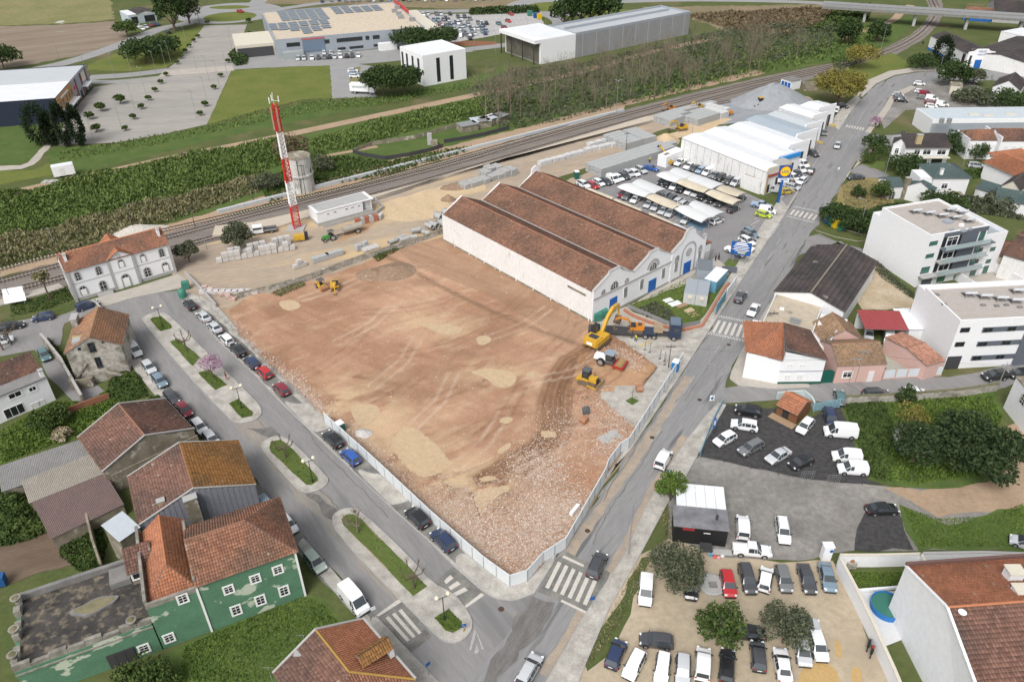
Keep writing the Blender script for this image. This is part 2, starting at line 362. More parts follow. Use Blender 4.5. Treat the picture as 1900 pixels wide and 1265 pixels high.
reg('gravel_apron',[(1330,195),(1370,180),(1450,170),(1520,195),(1420,225),(1330,232),(1290,215)],mk('crushed_stone',(.30,.32,.335),.95,(.24,.25,.27),.3,.7,8,.4,6),.042,.6)
reg('light_sand',[(700,380),(820,345),(900,330),(900,352),(830,372),(850,395),(760,412),(710,405)],mk('light_sand',(.58,.44,.28),.95,(.48,.37,.24),.25,.8,8,.3,3,stretch=(.7,2,1),ang=.5),.04,.8)
reg('light_sand',[(1220,250),(1330,215),(1360,222),(1310,245),(1250,258),(1215,262)],MATS['light_sand'],.042,.5)
reg('orange_sand',[(620,455),(640,420),(700,410),(680,430)],mk('orange_sand',(.42,.26,.15),.95,(.36,.24,.15),.3,.6),.041,.5)
reg('grass_verge',[(1010,336),(1060,322),(1130,298),(1160,290),(1170,300),(1080,325),(1030,342)],G_,.044,.4)
reg('grass_verge',[(1200,250),(1240,238),(1260,244),(1210,258)],G_,.044,.4)
SLEEP=mk('concrete_sleeper',(.30,.27,.24),.9,(.22,.2,.18),1,.6);WSLEEP=mk('old_sleeper',(.42,.38,.33),.9,(.3,.26,.22),1,.6);RAIL=mk('rusty_rail',(.10,.06,.045),.6,metal=.3)
def resample(line,step):
 pts=[np.array(p[:2])for p in line];out=[];acc=0
 for a,b in zip(pts[:-1],pts[1:]):
  L=np.linalg.norm(b-a);t=acc
  while t<L:out.append((a+(b-a)*t/L,(b-a)/L));t+=step
  acc=t-L
 return out
def track(name,px,label,sm=None,g=.84):
 l=Lw(px);t=TH(name,label,'railway track',(*l[0],0));o=np.array([*l[0],0])
 mb=MB()
 for p,d in resample(l,.75):
  if p[1]>430:continue
  q=np.array([p[0],p[1],0])-o;mb.box((q[0],q[1],.05),(.28,2.6,.12),math.atan2(d[1],d[0]))
 mb.bd('sleepers',sm or SLEEP,t,kind='stuff')
 for s in(-1,1):
  _,A,_=offset_strip(l,s*g,0);mb=MB()
  for a,b in zip(A[:-1],A[1:]):mb.bar((a[0]-o[0],a[1]-o[1],.26),(b[0]-o[0],b[1]-o[1],.26),.09,.17)
  mb.bd('rail',RAIL,t)
 return t
track('railway_track',trackA,'far railway track of the double line, nearest the long concrete wall')
track('railway_track',trackB,'near railway track of the double line, beside the pale platform')
track('railway_track',[(-40,512),(104,472),(314,427),(440,397),(700,336),(1000,252),(1142,210)],'disused siding with pale sleepers along the concrete platform wall',WSLEEP)
track('railway_track',[(1318,196),(1420,176),(1475,160)],'short rusty siding ending at the grey gravel heap')
# ================= streets =================
mainL=[(820,1330),(868,1265),(905,1215),(960,1150),(1000,1095),(1022,1046),(1082,962),(1168,842),(1266,695),(1330,590),(1395,490),(1452,404),(1520,290),(1556,242),(1580,205),(1596,185),(1625,158),(1660,142),(1700,135),(1760,131),(1960,131)]
mainR=[(985,1330),(1019,1258),(1091,1134),(1128,1078),(1162,1028),(1198,952),(1243,868),(1279,812),(1319,762),(1334,746),(1345,720),(1355,690),(1385,635),(1425,570),(1465,505),(1500,440),(1530,400),(1560,345),(1578,316),(1592,290),(1612,250),(1630,215),(1645,190),(1668,170),(1700,158),(1760,150),(1960,150)]
reg('main_road',mainL+mainR[::-1],A_main,.05)
mud=mk('mud_strip',(.40,.32,.24),.92,(.28,.25,.22),.5,.8,8)
p,_,_=offset_strip(Lw([(1022,1046),(1082,962),(1168,842),(1266,695)],0),-.5,-1.9);sheet('mud_strip',p,mud,.054,.3,1.2)
p,_,_=offset_strip(Lw([(1019,1258),(1091,1134),(1162,1028),(1198,952),(1243,868),(1279,812)],0),.0,1.3);sheet('mud_strip',p,mud,.054,.3,1.2)
reg('street',[(185,560),(240,548),(330,540),(360,583),(405,629),(470,690),(523,744),(584,802),(632,848),(723,934),(732,943),(796,999),(841,1044),(895,1090),(915,1106),(940,1116),(985,1105),(1010,1060),(1090,1130),(1020,1262),(980,1330),(740,1330),(814,1265),(764,1213),(695,1142),(645,1086),(597,1033),(510,933),(415,830),(354,769),(286,678),(235,620)],A_street,.046)
p,_,_=offset_strip(Lw([(262,600),(300,640),(425,785),(545,925),(620,1010),(735,1130)],1),.6,4.2);sheet('dusty_lane',p,A_tan,.05,.4,2)
dp=mk('damp_asphalt',(.12,.115,.11),.7,(.20,.19,.18),.8,.8,7,stretch=(.7,3,1),ang=math.radians(-30))
reg('road_patch',[(985,1105),(1030,1118),(1010,1160),(960,1225),(920,1290),(880,1290),(905,1240),(950,1170)],dp,.055,.7,1)
for pp in([(1236,700),(1262,690),(1240,735),(1215,765),(1205,755)],[(565,915),(592,918),(640,965),(622,968)],[(455,795),(505,792),(525,820),(498,812)]):
 reg('road_patch',pp,MATS['damp_asphalt'],.056,.5,1)
reg('street',[(1345,720),(1370,716),(1425,720),(1480,716),(1560,706),(1640,702),(1760,700),(1830,686),(1960,668),(1960,700),(1880,712),(1830,728),(1700,735),(1600,732),(1556,748),(1440,742),(1334,748)],A_street,.048)
reg('street',[(1498,440),(1520,434),(1560,452),(1600,462),(1625,462),(1660,480),(1640,500),(1600,470),(1560,448),(1480,475)],A_street,.048)
reg('lane',[(1575,318),(1560,322),(1600,305),(1650,325),(1640,332),(1600,330)],A_street,.047)
reg('lane',[(1600,246),(1640,252),(1665,250),(1640,280),(1600,300),(1585,300)],A_street,.047)
reg('crossing_cobbles',[(1022,1046),(1050,1022),(1132,1062),(1110,1136),(1090,1136),(998,1098)],A_cob,.058)
reg('crossing_cobbles',[(801,1084),(841,1050),(900,1098),(862,1132)],A_cob,.058)
reg('crossing_cobbles',[(697,1140),(745,1115),(802,1180),(762,1212)],A_cob,.058)
def bars(name,a,b,c,d,n,fill=.5,mat=STONEW,z=.064):
 0
 A,B,C_,D_=[P(*q)[:2]for q in(a,b,c,d)];mb=MB()
 for i in range(n):
  t0=(i+.5-fill/2)/n;t1=(i+.5+fill/2)/n
  p=[A+(B-A)*t0,A+(B-A)*t1,D_+(C_-D_)*t1,D_+(C_-D_)*t0];mb.prism([tuple(q)for q in p],z,z+.006)
 return mb.bd(name,mat,kind='structure')
bars('zebra_crossing',(1032,1040),(1112,1078),(1092,1125),(1008,1088),6)
bars('zebra_crossing',(832,1064),(872,1098),(846,1110),(822,1075),3);
bars('zebra_crossing',(712,1148),(748,1128),(785,1172),(752,1192),3)
for q in([(1046,1030),(1084,1048),(1082,1052),(1043,1034)],[(1042,1112),(1088,1134),(1086,1138),(1040,1116)],[(739,1112),(746,1116),(702,1144),(698,1141)],[(893,1100),(899,1104),(862,1130),(858,1127)]):
 reg('stop_line',q,STONEW,.066,0)
bars('zebra_crossing',(1330,594),(1392,606),(1384,628),(1318,616),6,.5);bars('zebra_crossing',(1470,389),(1520,400),(1512,410),(1462,398),6,.5);bars('zebra_crossing',(1571,232),(1605,238),(1602,243),(1567,236),7,.5)
def checker(a,b,n=26,w=.8):
 A,B=P(*a)[:2],P(*b)[:2];d=(B-A)/np.linalg.norm(B-A);nr=np.array([-d[1],d[0]]);L=np.linalg.norm(B-A)/n;mb=MB()
 for i in range(n):
  o=A+d*L*i+nr*(w/2 if i%2 else-w/2)*.5;mb.prism([tuple(o),tuple(o+d*L*.9),tuple(o+d*L*.9+nr*w/2),tuple(o+nr*w/2)],.064,.07)
 mb.bd('chequered_line',WPAINT,kind='structure')
checker((1334,588),(1396,600));checker((1314,619),(1383,634));checker((1472,384),(1522,394),24,.7);checker((1460,402),(1510,414),24,.7)
bars('zebra_crossing',(1432,416),(1446,417),(1434,440),(1420,440),1,.01);
mb=MB()
for i in range(7):
 a=P(1434-i*2.6,417+i*3.7);b=P(1447-i*2.6,418.2+i*3.7);mb.bar((a[0],a[1],.17),(b[0],b[1],.17),.45,.01)
mb.bd('zebra_crossing',WPAINT,kind='structure')
mb=MB()
cl=[(1080,965),(1128,885),(1180,808),(1230,730),(1280,655),(1335,585)]
for i,(u,v)in enumerate([(1125,908),(1110,922),(1204,826),(1218,808),(1238,775),(1250,757),(1268,730),(1279,712),(1326,655),(1340,632)]):
 a=P(u,v);b=P(u+9,v-14);mb.bar((a[0],a[1],.062),(b[0],b[1],.062),.13,.008)
for u,v in[(1440,455),(1425,480),(1410,505),(1590,230),(1596,218),(1575,262),(1565,280)]:
 a=P(u,v);b=P(u+8,v-12);mb.bar((a[0],a[1],.062),(b[0],b[1],.062),.13,.008)
for u,v,du,dv in[(1275,672,-16,26),(1255,703,-20,30),(1196,790,-30,42),(1160,838,-32,44),(1095,930,-8,12),(1080,953,-7,10),(1068,972,-12,18)]:
 a=P(u,v);b=P(u+du,v+dv);mb.bar((a[0],a[1],.062),(b[0],b[1],.062),.12,.008)
mb.bd('lane_markings',WPAINT_old,kind='structure')
mb=MB()
for q in([(876,1148),(884,1170),(898,1204),(894,1204)],[(880,1168),(885,1170),(874,1206),(870,1206)],[(884,1194),(889,1206),(886,1212),(880,1212)]):
 mb.prism([tuple(x)for x in Q(q)],.056,.064)
mb.bd('lane_markings',WPAINT_old,kind='structure')
def slab(name,px,mat,h=.12,z=.0,kerb=True,sm=0):
 pts=Q(px)
 if sm:pts=smooth_line(pts,sm,True)
 o=sheet(name,pts,mat,z,thick=h+.05)
 if kerb:
  n=len(pts);ks=MB()
  A=sum(pts[i][0]*pts[(i+1)%n][1]-pts[(i+1)%n][0]*pts[i][1]for i in range(n));s=1 if A>0 else-1
  for i in range(n):
   a=np.array(pts[i]);b=np.array(pts[(i+1)%n]);L=np.linalg.norm(b-a)
   if L<.05:continue
   d=(b-a)/L;nr=np.array([d[1],-d[0]])*s*.06
   ks.bar((*(a+nr),h*.5+.03),(*(b+nr),h*.5+.03),.14,h+.09)
  ks.bd('kerb',KERB,kind='structure')
 return o
slab('pavement',[(1022,1046),(1082,962),(1117,888),(1168,836),(1268,686),(1330,590),(1395,490),(1452,404),(1520,290),(1556,242),(1580,205),(1596,185),(1590,178),(1568,195),(1540,230),(1500,290),(1445,372),(1425,402),(1395,450),(1350,520),(1310,585),(1262,640),(1130,625),(1160,640),(1222,682),(1195,718),(1110,718),(1100,760),(1180,795),(1172,815),(1130,885),(1045,1010)],C_cob)
slab('pavement',[(940,1113),(956,1113),(990,1101),(1022,1050),(1045,1010),(980,1080),(945,1088),(900,1048),(841,1000),(796,960),(736,900),(600,775),(522,695),(440,612),(405,572),(375,553),(350,545),(345,553),(365,586),(405,632),(470,692),(523,748),(584,806),(632,852),(723,938),(796,1003),(841,1048),(891,1092),(915,1108)],C_cob,.12)
reg('parking_strip',[(336,556),(350,552),(385,580),(445,632),(478,668),(530,716),(600,784),(650,830),(740,914),(800,966),(845,1010),(866,1030),(845,1046),(796,1001),(723,936),(632,850),(584,804),(523,746),(470,690),(405,630),(362,586)],A_cob,.176)
for q in([(523,744),(545,752),(568,750),(573,745),(606,782),(618,793),(590,802),(584,802)],[(655,868),(690,882),(705,880),(755,925),(760,930),(728,938),(723,934)],[(841,1044),(858,1024),(888,1050),(912,1082),(905,1095),(891,1089)]):
 slab('kerb_build_out',q,C_cob,.16,0,True,2)
reg('parking_strip',[(205,600),(226,616),(280,672),(348,762),(410,822),(504,925),(590,1025),(640,1080),(695,1142),(688,1150),(660,1140),(570,1050),(480,930),(390,830),(330,762),(262,680),(215,622),(196,604)],A_cob,.06)
slab('pavement',[(688,1152),(696,1144),(770,1222),(820,1275),(860,1330),(790,1330),(760,1260),(700,1190),(655,1135),(590,1060),(555,1010),(562,1000),(600,1040),(650,1100)],C_cob,.1)
slab('pavement',[(240,640),(262,668),(300,720),(330,760),(318,768),(262,700),(238,668)],C_cob,.1)
isl1=[(264,596),(268,588),(286,581),(303,581),(319,591),(380,652),(470,741),(483,757),(485,767),(480,775),(468,782),(443,787),(425,777),(340,686)]
isl2=[(485,830),(489,820),(508,811),(521,811),(541,820),(607,886),(608,896),(596,908),(576,915),(558,912),(546,903),(493,843)]
isl3=[(617,964),(624,951),(645,943),(669,949),(756,1031),(801,1084),(841,1102),(870,1139),(876,1160),(870,1176),(851,1192),(833,1192),(814,1184),(753,1121),(735,1105),(626,991)]
for i_ in(isl1,isl2,isl3):slab('traffic_island',i_,C_cob,.14,0,True,1)
gp=[[(279,594),(284,590),(300,588),(320,607),(318,611),(298,616)],[(316,635),(331,630),(372,665),(358,681)],[(368,693),(387,687),(422,715),(400,725)],[(425,750),(443,741),(470,767),(468,773),(450,777)],[(500,832),(503,820),(521,817),(533,825),(589,886),(591,893),(579,901),(569,901),(503,840)],[(634,964),(642,956),(655,955),(671,964),(793,1089),(767,1107),(637,975)],[(806,1147),(833,1131),(857,1155),(857,1166),(841,1175),(827,1171)]]
for g in gp:sheet('grass_bed',Q(g),G_lawn,.2,.12,1.2)
for g in gp:sheet('grass_bed_soil',[tuple(np.array(p))for p in Q(g)],DIRT,.196)
slab('pavement',[(1355,703),(1358,690),(1385,635),(1425,570),(1440,545),(1432,600),(1392,650),(1388,700),(1440,712),(1500,714),(1500,719),(1440,722),(1372,716)],C_pave,.1)
slab('pavement',[(1019,1258),(1091,1134),(1162,1028),(1198,945),(1243,865),(1279,812),(1319,762),(1334,748),(1346,752),(1294,843),(1262,900),(1239,930),(1186,1030),(1130,1126),(1078,1248),(1050,1330),(985,1330)],C_cob,.1)
slab('pavement',[(1510,402),(1530,395),(1560,345),(1585,310),(1600,288),(1630,268),(1600,300),(1575,320),(1560,345),(1540,375),(1540,400),(1562,425),(1600,436),(1628,437),(1622,445),(1590,448),(1550,440),(1514,428),(1505,415)],C_pave,.1,kerb=False)
slab('pavement',[(1590,178),(1610,150),(1650,133),(1700,126),(1800,124),(1800,130),(1700,133),(1660,140),(1625,156),(1600,180)],C_pave,.1)
reg('car_lot',[(1345,750),(1440,758),(1480,790),(1556,748),(1575,790),(1610,890),(1642,900),(1508,890),(1420,872),(1294,846),(1325,790)],A_dark,.052,.2)
reg('gravel_lot',[(1294,846),(1420,870),(1508,890),(1642,902),(1800,905),(1900,880),(1960,860),(1960,1020),(1700,1022),(1560,1025),(1480,1040),(1350,1035),(1240,1005),(1239,930),(1262,900)],GR_mid,.048,.3)
reg('dirt_lot',[(1640,905),(1740,905),(1830,895),(1868,840),(1870,790),(1960,750),(1960,960),(1900,940),(1800,950),(1740,960),(1690,930)],DIRT,.052,.8)
reg('dark_gravel_patch',[(1605,950),(1660,940),(1678,985),(1695,1021),(1585,1021),(1590,980)],A_dark,.056,.5)
reg('rough_lawn',[(1668,935),(1720,960),(1760,975),(1830,955),(1960,930),(1960,1022),(1705,1022),(1680,985)],G_dark,.056,.6)
reg('overgrown_plot',[(1562,745),(1600,732),(1700,735),(1850,728),(1862,760),(1850,790),(1872,850),(1840,885),(1780,905),(1690,905),(1642,898),(1612,888),(1580,800)],G_dark,.056,.5)
reg('sandy_lot',[(1186,1030),(1239,1000),(1350,1035),(1480,1042),(1545,1040),(1570,1085),(1600,1160),(1660,1290),(1680,1340),(1030,1340),(1078,1248),(1130,1126)],SAND,.05,.3)
reg('rough_lawn',[(1165,1075),(1190,1035),(1215,1030),(1195,1080),(1170,1140),(1130,1215),(1090,1245),(1085,1232)],G_,.054,.6)
reg('weedy_ground',[(-60,800),(100,740),(170,735),(240,700),(272,735),(290,770),(240,850),(160,860),(0,905),(-60,920)],G_,.03,.6)
reg('vegetable_plot',[(-60,1010),(60,990),(160,960),(200,1010),(170,1030),(40,1075),(-60,1110)],mk('dark_soil',(.12,.085,.06),.97,(.17,.125,.09),.4,.8,7,.5,3,stretch=(4,.6,1),ang=.35),.034,.5)
reg('lawn',[(330,1200),(560,1100),(600,1110),(660,1175),(700,1340),(240,1340),(250,1250)],G_dark,.03,.3)
reg('courtyard_ground',[(98,640),(120,600),(60,590),(-60,610),(-60,680),(60,640),(90,700),(150,760),(210,740),(160,700)],A_lot,.03,.3)
reg('street',[(-80,640),(0,605),(40,600),(100,588),(185,563),(215,600),(180,605),(150,590),(120,600),(112,640),(60,650),(-80,680)],A_street,.04)
reg('station_garden',[(-40,590),(0,578),(60,560),(120,540),(140,560),(100,580),(20,592),(-40,602)],G_,.036,.4)
slab('platform',[(120,535),(-60,585),(-60,572),(0,558),(110,528)],C_pave,.25,kerb=False)
slab('pavement',[(150,563),(240,538),(330,510),(345,520),(335,535),(250,552),(185,572)],C_pave,.12)
slab('platform',[(395,440),(400,423),(470,416),(700,364),(829,330),(1193,221),(1228,214),(1232,221),(885,311),(693,371),(680,374),(560,410),(480,436)],mk('platform_paving',(.52,.45,.36),.9,(.45,.39,.32),.2,.5,5),.55,kerb=False)
reg('car_park',[(1052,352),(1075,338),(1200,292),(1250,292),(1300,320),(1400,365),(1452,392),(1440,402),(1350,512),(1330,500),(1310,470),(1270,430)],A_lot,.05,.0)
reg('unit_forecourt',[(1450,372),(1500,290),(1540,230),(1556,242),(1520,290),(1460,385)],A_lot,.19,.0)
reg('garden_lawn',[(1163,570),(1200,552),(1290,505),(1345,497),(1350,530),(1305,598),(1265,612),(1235,600)],G_lawn,.06,.2)
reg('grass_verge',[(1338,495),(1352,480),(1375,485),(1362,515),(1345,498)],G_lawn,.06,.1)
reg('entrance_paving',[(1104,600),(1200,548),(1306,491),(1326,478),(1350,497),(1270,528),(1163,570),(1175,580),(1235,603),(1300,604),(1262,640),(1130,628)],C_pave,.066)
reg('car_park',[(1646,180),(1665,168),(1720,155),(1760,152),(1800,152),(1880,200),(1680,205),(1640,240),(1632,215)],GR_mid,.052,.1)
slab('pavement',[(1640,200),(1655,175),(1690,160),(1700,163),(1660,185),(1650,205),(1630,232),(1620,240),(1615,248),(1605,246)],C_pave,.1,kerb=False)
reg('garden_lawn',[(1595,300),(1600,285),(1620,265),(1640,262),(1648,300),(1640,315),(1615,312)],G_lawn,.06,.2)
reg('dry_plot',[(1560,345),(1600,330),(1660,335),(1660,380),(1650,400),(1600,415),(1570,400),(1550,375)],mk('dry_plot',(.30,.22,.10),.95,(.2,.18,.06),.15,.8,7,.4,2),.05,.4)
reg('bare_plot',[(1612,470),(1650,520),(1700,560),(1705,572),(1600,575),(1590,560),(1600,500)],mk('pale_dirt',(.5,.42,.31),.95,(.36,.28,.18),.2,.8,8,.4,3),.05,.4)
reg('yard_concrete',[(1634,640),(1665,635),(1700,690),(1645,690)],mk('stained_concrete',(.30,.31,.26),.9,(.40,.40,.35),.3,.7,6),.054)
reg('garden_ground',[(1560,315),(1900,240),(1960,250),(1960,520),(1900,500),(1700,400),(1620,380)],G_,.03,.4)
reg('brown_plot',[(1600,100),(1640,88),(1700,128),(1655,133),(1600,160),(1560,140)],G_mow,.03,.6)
sheet('site_margin',Q([(395,560),(430,540),(500,530),(640,490),(834,432),(1110,600),(1262,636),(1272,668),(1172,836),(1120,900),(1050,1022),(985,1085),(940,1095),(598,780),(430,612)]),DIRT,.002)
for q_ in([(1268,700),(1240,735),(1222,770),(1195,800),(1170,850),(1140,885),(1120,930)],[(1345,640),(1300,700),(1270,745)],[(1400,560),(1370,600),(1352,640)],[(1160,905),(1120,965),(1100,1010)],[(1230,800),(1180,870),(1150,925)],[(1480,460),(1440,520),(1415,560)],[(500,800),(520,830),(610,925),(640,960)],[(340,640),(420,720),(500,800)],[(560,790),(640,880),(720,960)],[(700,1050),(740,1080),(800,1150)],[(1540,320),(1500,385),(1470,440)]):
 l_=rough_edge(Lw(q_,1),.7,.22,int(q_[0][0]),False);sheet('crack_repair',offset_strip(l_,-.07,.08)[0],dp,.057)
for u,v in((1352,640),(1298,742),(1210,812),(1090,985),(560,870),(480,760),(700,1040),(930,1130)):disc('manhole_cover',u,v,.38,RAIL,.07)
site=Q([(425,575),(445,560),(480,540),(500,545),(560,527),(640,500),(735,462),(834,436),(966,515),(1099,600),(1120,610),(1145,632),(1160,640),(1222,684),(1195,718),(1165,722),(1115,732),(1128,752),(1178,795),(1172,815),(1140,850),(1128,885),(1085,950),(1045,1010),(1020,1035),(978,1078),(945,1084),(900,1046),(841,992),(796,950),(736,893),(600,775),(545,720),(478,660),(440,618)])
sx=[p[0]for p in site];sy=[p[1]for p in site];st=.33
xs=np.arange(min(sx)-1,max(sx)+1,st);ys=np.arange(min(sy)-1,max(sy)+1,st);X,Y=np.meshgrid(xs,ys);ins=inpoly(X,Y,rough_edge(site,1,.25,3))
def pl(px):return Q(px)
def bump(px,r,x=X,y=Y):return np.exp(-(segdist(x,y,pl(px))/r)**2)
n1=vn(X,Y,.06,4,1);n2=vn(X,Y,.35,4,2);n3=vn(X,Y,1.6,3,3)
red=np.array(SR(194,153,122));red2=np.array(SR(172,130,100));tan=np.array(SR(206,178,144));dk=np.array(SR(116,82,57));wht=np.array(SR(222,202,182));brn=np.array(SR(168,128,92))
mixc=lambda a,b,t:a*(1-t[...,None])+b*t[...,None]
sm=lambda x,a,b:np.clip((x-a)/(b-a),0,1)
c=mixc(red*np.ones(X.shape+(3,)),red2*np.ones(X.shape+(3,)),sm(n1+.25*n2,.5,.8))
streak=vn(X*.35+Y*.2,(Y-X*.6)*1.3,.5,3,7);c=mixc(c,tan*np.ones(c.shape),sm(streak,.55,.8)*.4)
north=inpoly(X,Y,Q([(735,462),(834,436),(1100,600),(1060,640),(900,545),(770,492)]));c=mixc(c,SR(168,134,106)*np.ones(c.shape),north*.65)
lined=np.abs(np.sin((X*.85-Y*.55)*5))*north;c=c*(1-.10*lined[...,None])
H=.10+.10*(n2-.5)+.05*(n3-.5)
rub=np.maximum.reduce([bump([(430,600),(520,700),(600,775),(700,868),(800,960),(900,1046),(945,1075)],2.0)*sm(n2,.3,.6),bump([(820,920),(860,950),(950,960),(1000,1000),(960,1040),(900,1010)],5),bump([(1000,880),(1080,900),(1100,950),(1040,1000)],5),bump([(1100,740),(1150,790),(1120,830)],3.5),bump([(520,690),(560,730),(600,760)],3)])
rub=np.clip(rub*1.5,0,1);c=mixc(c,SR(166,122,92)*np.ones(c.shape),rub*(.45+.5*n3));H+=rub*(.45*(n3-.3)+.3*n2)
trk=[[(1095,650),(1050,690),(1032,720),(1030,760),(1035,800)],[(1110,650),(1070,700),(1052,730),(1050,780)],[(1060,670),(1040,700),(1020,740),(1022,790)],[(1170,610),(1150,640),(1120,650)],[(1000,840),(930,880),(860,900),(830,925)],[(1010,850),(950,900),(900,930),(870,960)],[(1020,860),(960,910),(930,950)],[(1130,650),(1170,672),(1205,690)],[(1000,830),(1040,820),(1060,780)],[(985,835),(940,860),(880,890)]]
for i_,t_ in enumerate(trk):
 for o_ in(-.9,.9):
  l_=offset_strip(pl(t_),o_,0)[1];d_=segdist(X,Y,l_);k_=np.exp(-(d_/.38)**2);c=mixc(c,dk*np.ones(c.shape),k_*(.35+.4*n2));H-=.10*k_;H+=.07*np.exp(-((d_-.75)/.3)**2)
for l_,r_ in(([(1105,648),(1060,675),(1036,710),(1026,745),(1028,785)],3.0),([(1150,590),(1128,620),(1150,640)],2.2),([(1030,790),(1000,835),(930,870),(850,905)],2.4),([(1000,830),(960,880),(930,915)],1.8)):
 d_=segdist(X,Y,pl(l_));k_=np.clip(1.25-(d_/r_)**3,0,1);rut=.5+.5*np.sin(d_*6.5+n2*3);c=mixc(c,SR(134,97,68)*np.ones(c.shape),k_*(.35+.55*n2));c=mixc(c,dk*np.ones(c.shape),k_*(1-rut)*.6);H+=k_*(.16*rut+.12*(n3-.5))
bm=bump([(1135,622),(1165,645),(1200,672),(1222,690),(1200,712)],1.0);c=mixc(c,SR(128,92,62)*np.ones(c.shape),bm*.9);H+=bm*(.35+.35*n3)
for l_ in([(740,488),(800,525),(900,575),(960,600),(1070,640)],[(700,470),(745,492)]):
 k_=bump(l_,.7);c=mixc(c,SR(120,95,72)*np.ones(c.shape),k_*.75*(n3*.8+.4));H+=.25*k_*n3
for l_ in([(1160,640),(1195,665),(1222,690),(1190,718)],[(590,690),(700,705),(800,728)],[(650,715),(740,735)],[(690,800),(740,860),(780,900)],[(705,815),(760,872)]):
 k_=bump(l_,.5);c=mixc(c,SR(128,90,64)*np.ones(c.shape),k_*.5*n2*1.4)
kp=bump([(1085,680),(1180,690)],9)*inpoly(X,Y,Q([(1075,660),(1140,640),(1222,684),(1190,718),(1110,735),(1060,720)]));c=mixc(c,SR(184,142,102)*np.ones(c.shape),kp*.7)
dir_=vn((X*.8-Y*.6)*.12,(X*.6+Y*.8)*1.1,1,3,21);c=c*(1+.30*(dir_-.5))[...,None]
damp=sm(vn(X,Y,.11,4,31),.56,.7);c=mixc(c,SR(150,112,84)*np.ones(c.shape),damp*.55)
for i_ in range(26):
 a_=P(560+i_*23,560+(i_*137)%330)[:2];th_=.55+.5*math.sin(i_*2.3);l_=[tuple(a_),(a_[0]+9*math.cos(th_),a_[1]+9*math.sin(th_)),(a_[0]+17*math.cos(th_+.15),a_[1]+17*math.sin(th_+.15))]
 for o_ in(0,1.9):k_=np.exp(-(segdist(X,Y,offset_strip(l_,o_,0)[1])/.3)**2);c=mixc(c,(dk if i_%3 else wht)*np.ones(c.shape),k_*.3*n2*1.6);H-=.04*k_
c=c*(1+.22*(vn(X,Y,2.4,2,9)-.5))[...,None]
for px,r in([(650,760),(700,800),(770,850),(830,880)],7),([(860,910),(930,905)],5),([(780,600),(850,615)],4),([(880,690),(960,700)],4),([(640,750),(680,760)],5):
 k_=bump(px,r)*sm(vn(X*.5+Y*.3,Y*1.1-X*.7,.5,3,11),.35,.6);c=mixc(c,SR(212,184,145)*np.ones(c.shape),k_*.55)
def blob(px,seed,amp=.5):
 return rough_edge(rough_edge(smooth_line(Q(px),2,True),1.2,amp*2.4,seed),.4,amp,seed+5)
pud=[([(648,755),(665,750),(700,752),(708,765),(690,785),(668,792),(655,775)],PUD),([(740,800),(765,790),(800,815),(832,850),(838,868),(805,885),(775,888),(750,860),(722,822)],PUD),([(815,893),(850,884),(872,892),(868,905),(835,908)],PUD),([(872,912),(905,905),(945,900),(950,908),(918,925),(900,945),(890,972),(882,940)],PUD),([(880,888),(915,882),(925,890),(895,896)],PUD),([(865,690),(905,684),(945,688),(962,702),(950,718),(925,722),(905,705)],PUD),([(775,602),(810,600),(855,606),(860,618),(830,625),(800,612)],PUD),([(1000,800),(1030,798),(1035,812),(1008,815)],PUD),([(880,626),(905,622),(915,634),(890,645)],PUD),([(930,775),(955,775),(945,788),(925,785)],PUD),([(512,560),(550,556),(562,572),(530,580)],PUD),([(970,695),(1000,688),(990,702)],PUD),([(920,838),(945,820),(950,828),(930,845)],PUD)]
PB=[blob(q,i_,.35)for i_,(q,m_)in enumerate(pud)]
for q in PB:k_=inpoly(X,Y,q);H[k_]=np.minimum(H[k_],.10)
def site_z(q,G=H,x0=xs[0],y0=ys[0],d=st):return G[np.clip(((q[:,1]-y0)/d+.5).astype(int),0,G.shape[0]-1),np.clip(((q[:,0]-x0)/d+.5).astype(int),0,G.shape[1]-1)]
idx=-np.ones(X.shape,int);keep=ins;idx[keep]=np.arange(keep.sum());V=np.stack([X[keep],Y[keep],H[keep]],1);f=keep[:-1,:-1]&keep[1:,:-1]&keep[:-1,1:]&keep[1:,1:]
F=np.stack([idx[:-1,:-1][f],idx[:-1,1:][f],idx[1:,1:][f],idx[1:,:-1][f]],1)
SITE=vcolmat('site_soil',.93,.16,5,.35)
rawmesh('construction_ground',V,F,SITE,col=(c[keep]*.9+c[keep].mean(1)[:,None]*.1)*.84,kind='structure',smooth=True)
sheet('construction_subsoil',site,mk('subsoil',(.40,.27,.19),.95,(.33,.22,.15),1,.6,6,.3,4),.01)
for i_,(q,m_)in enumerate(pud):sheet('puddle',PB[i_],m_,.135)
for i_,(q,m_)in enumerate([([(1480,1240),(1530,1225),(1560,1250),(1550,1300),(1480,1300)],PUDO),([(1550,1180),(1562,1200),(1560,1225),(1548,1215)],PUDO),([(1578,1235),(1600,1240),(1598,1270),(1580,1268)],PUDO)]):sheet('puddle',blob(q,i_,.3),m_,.062)
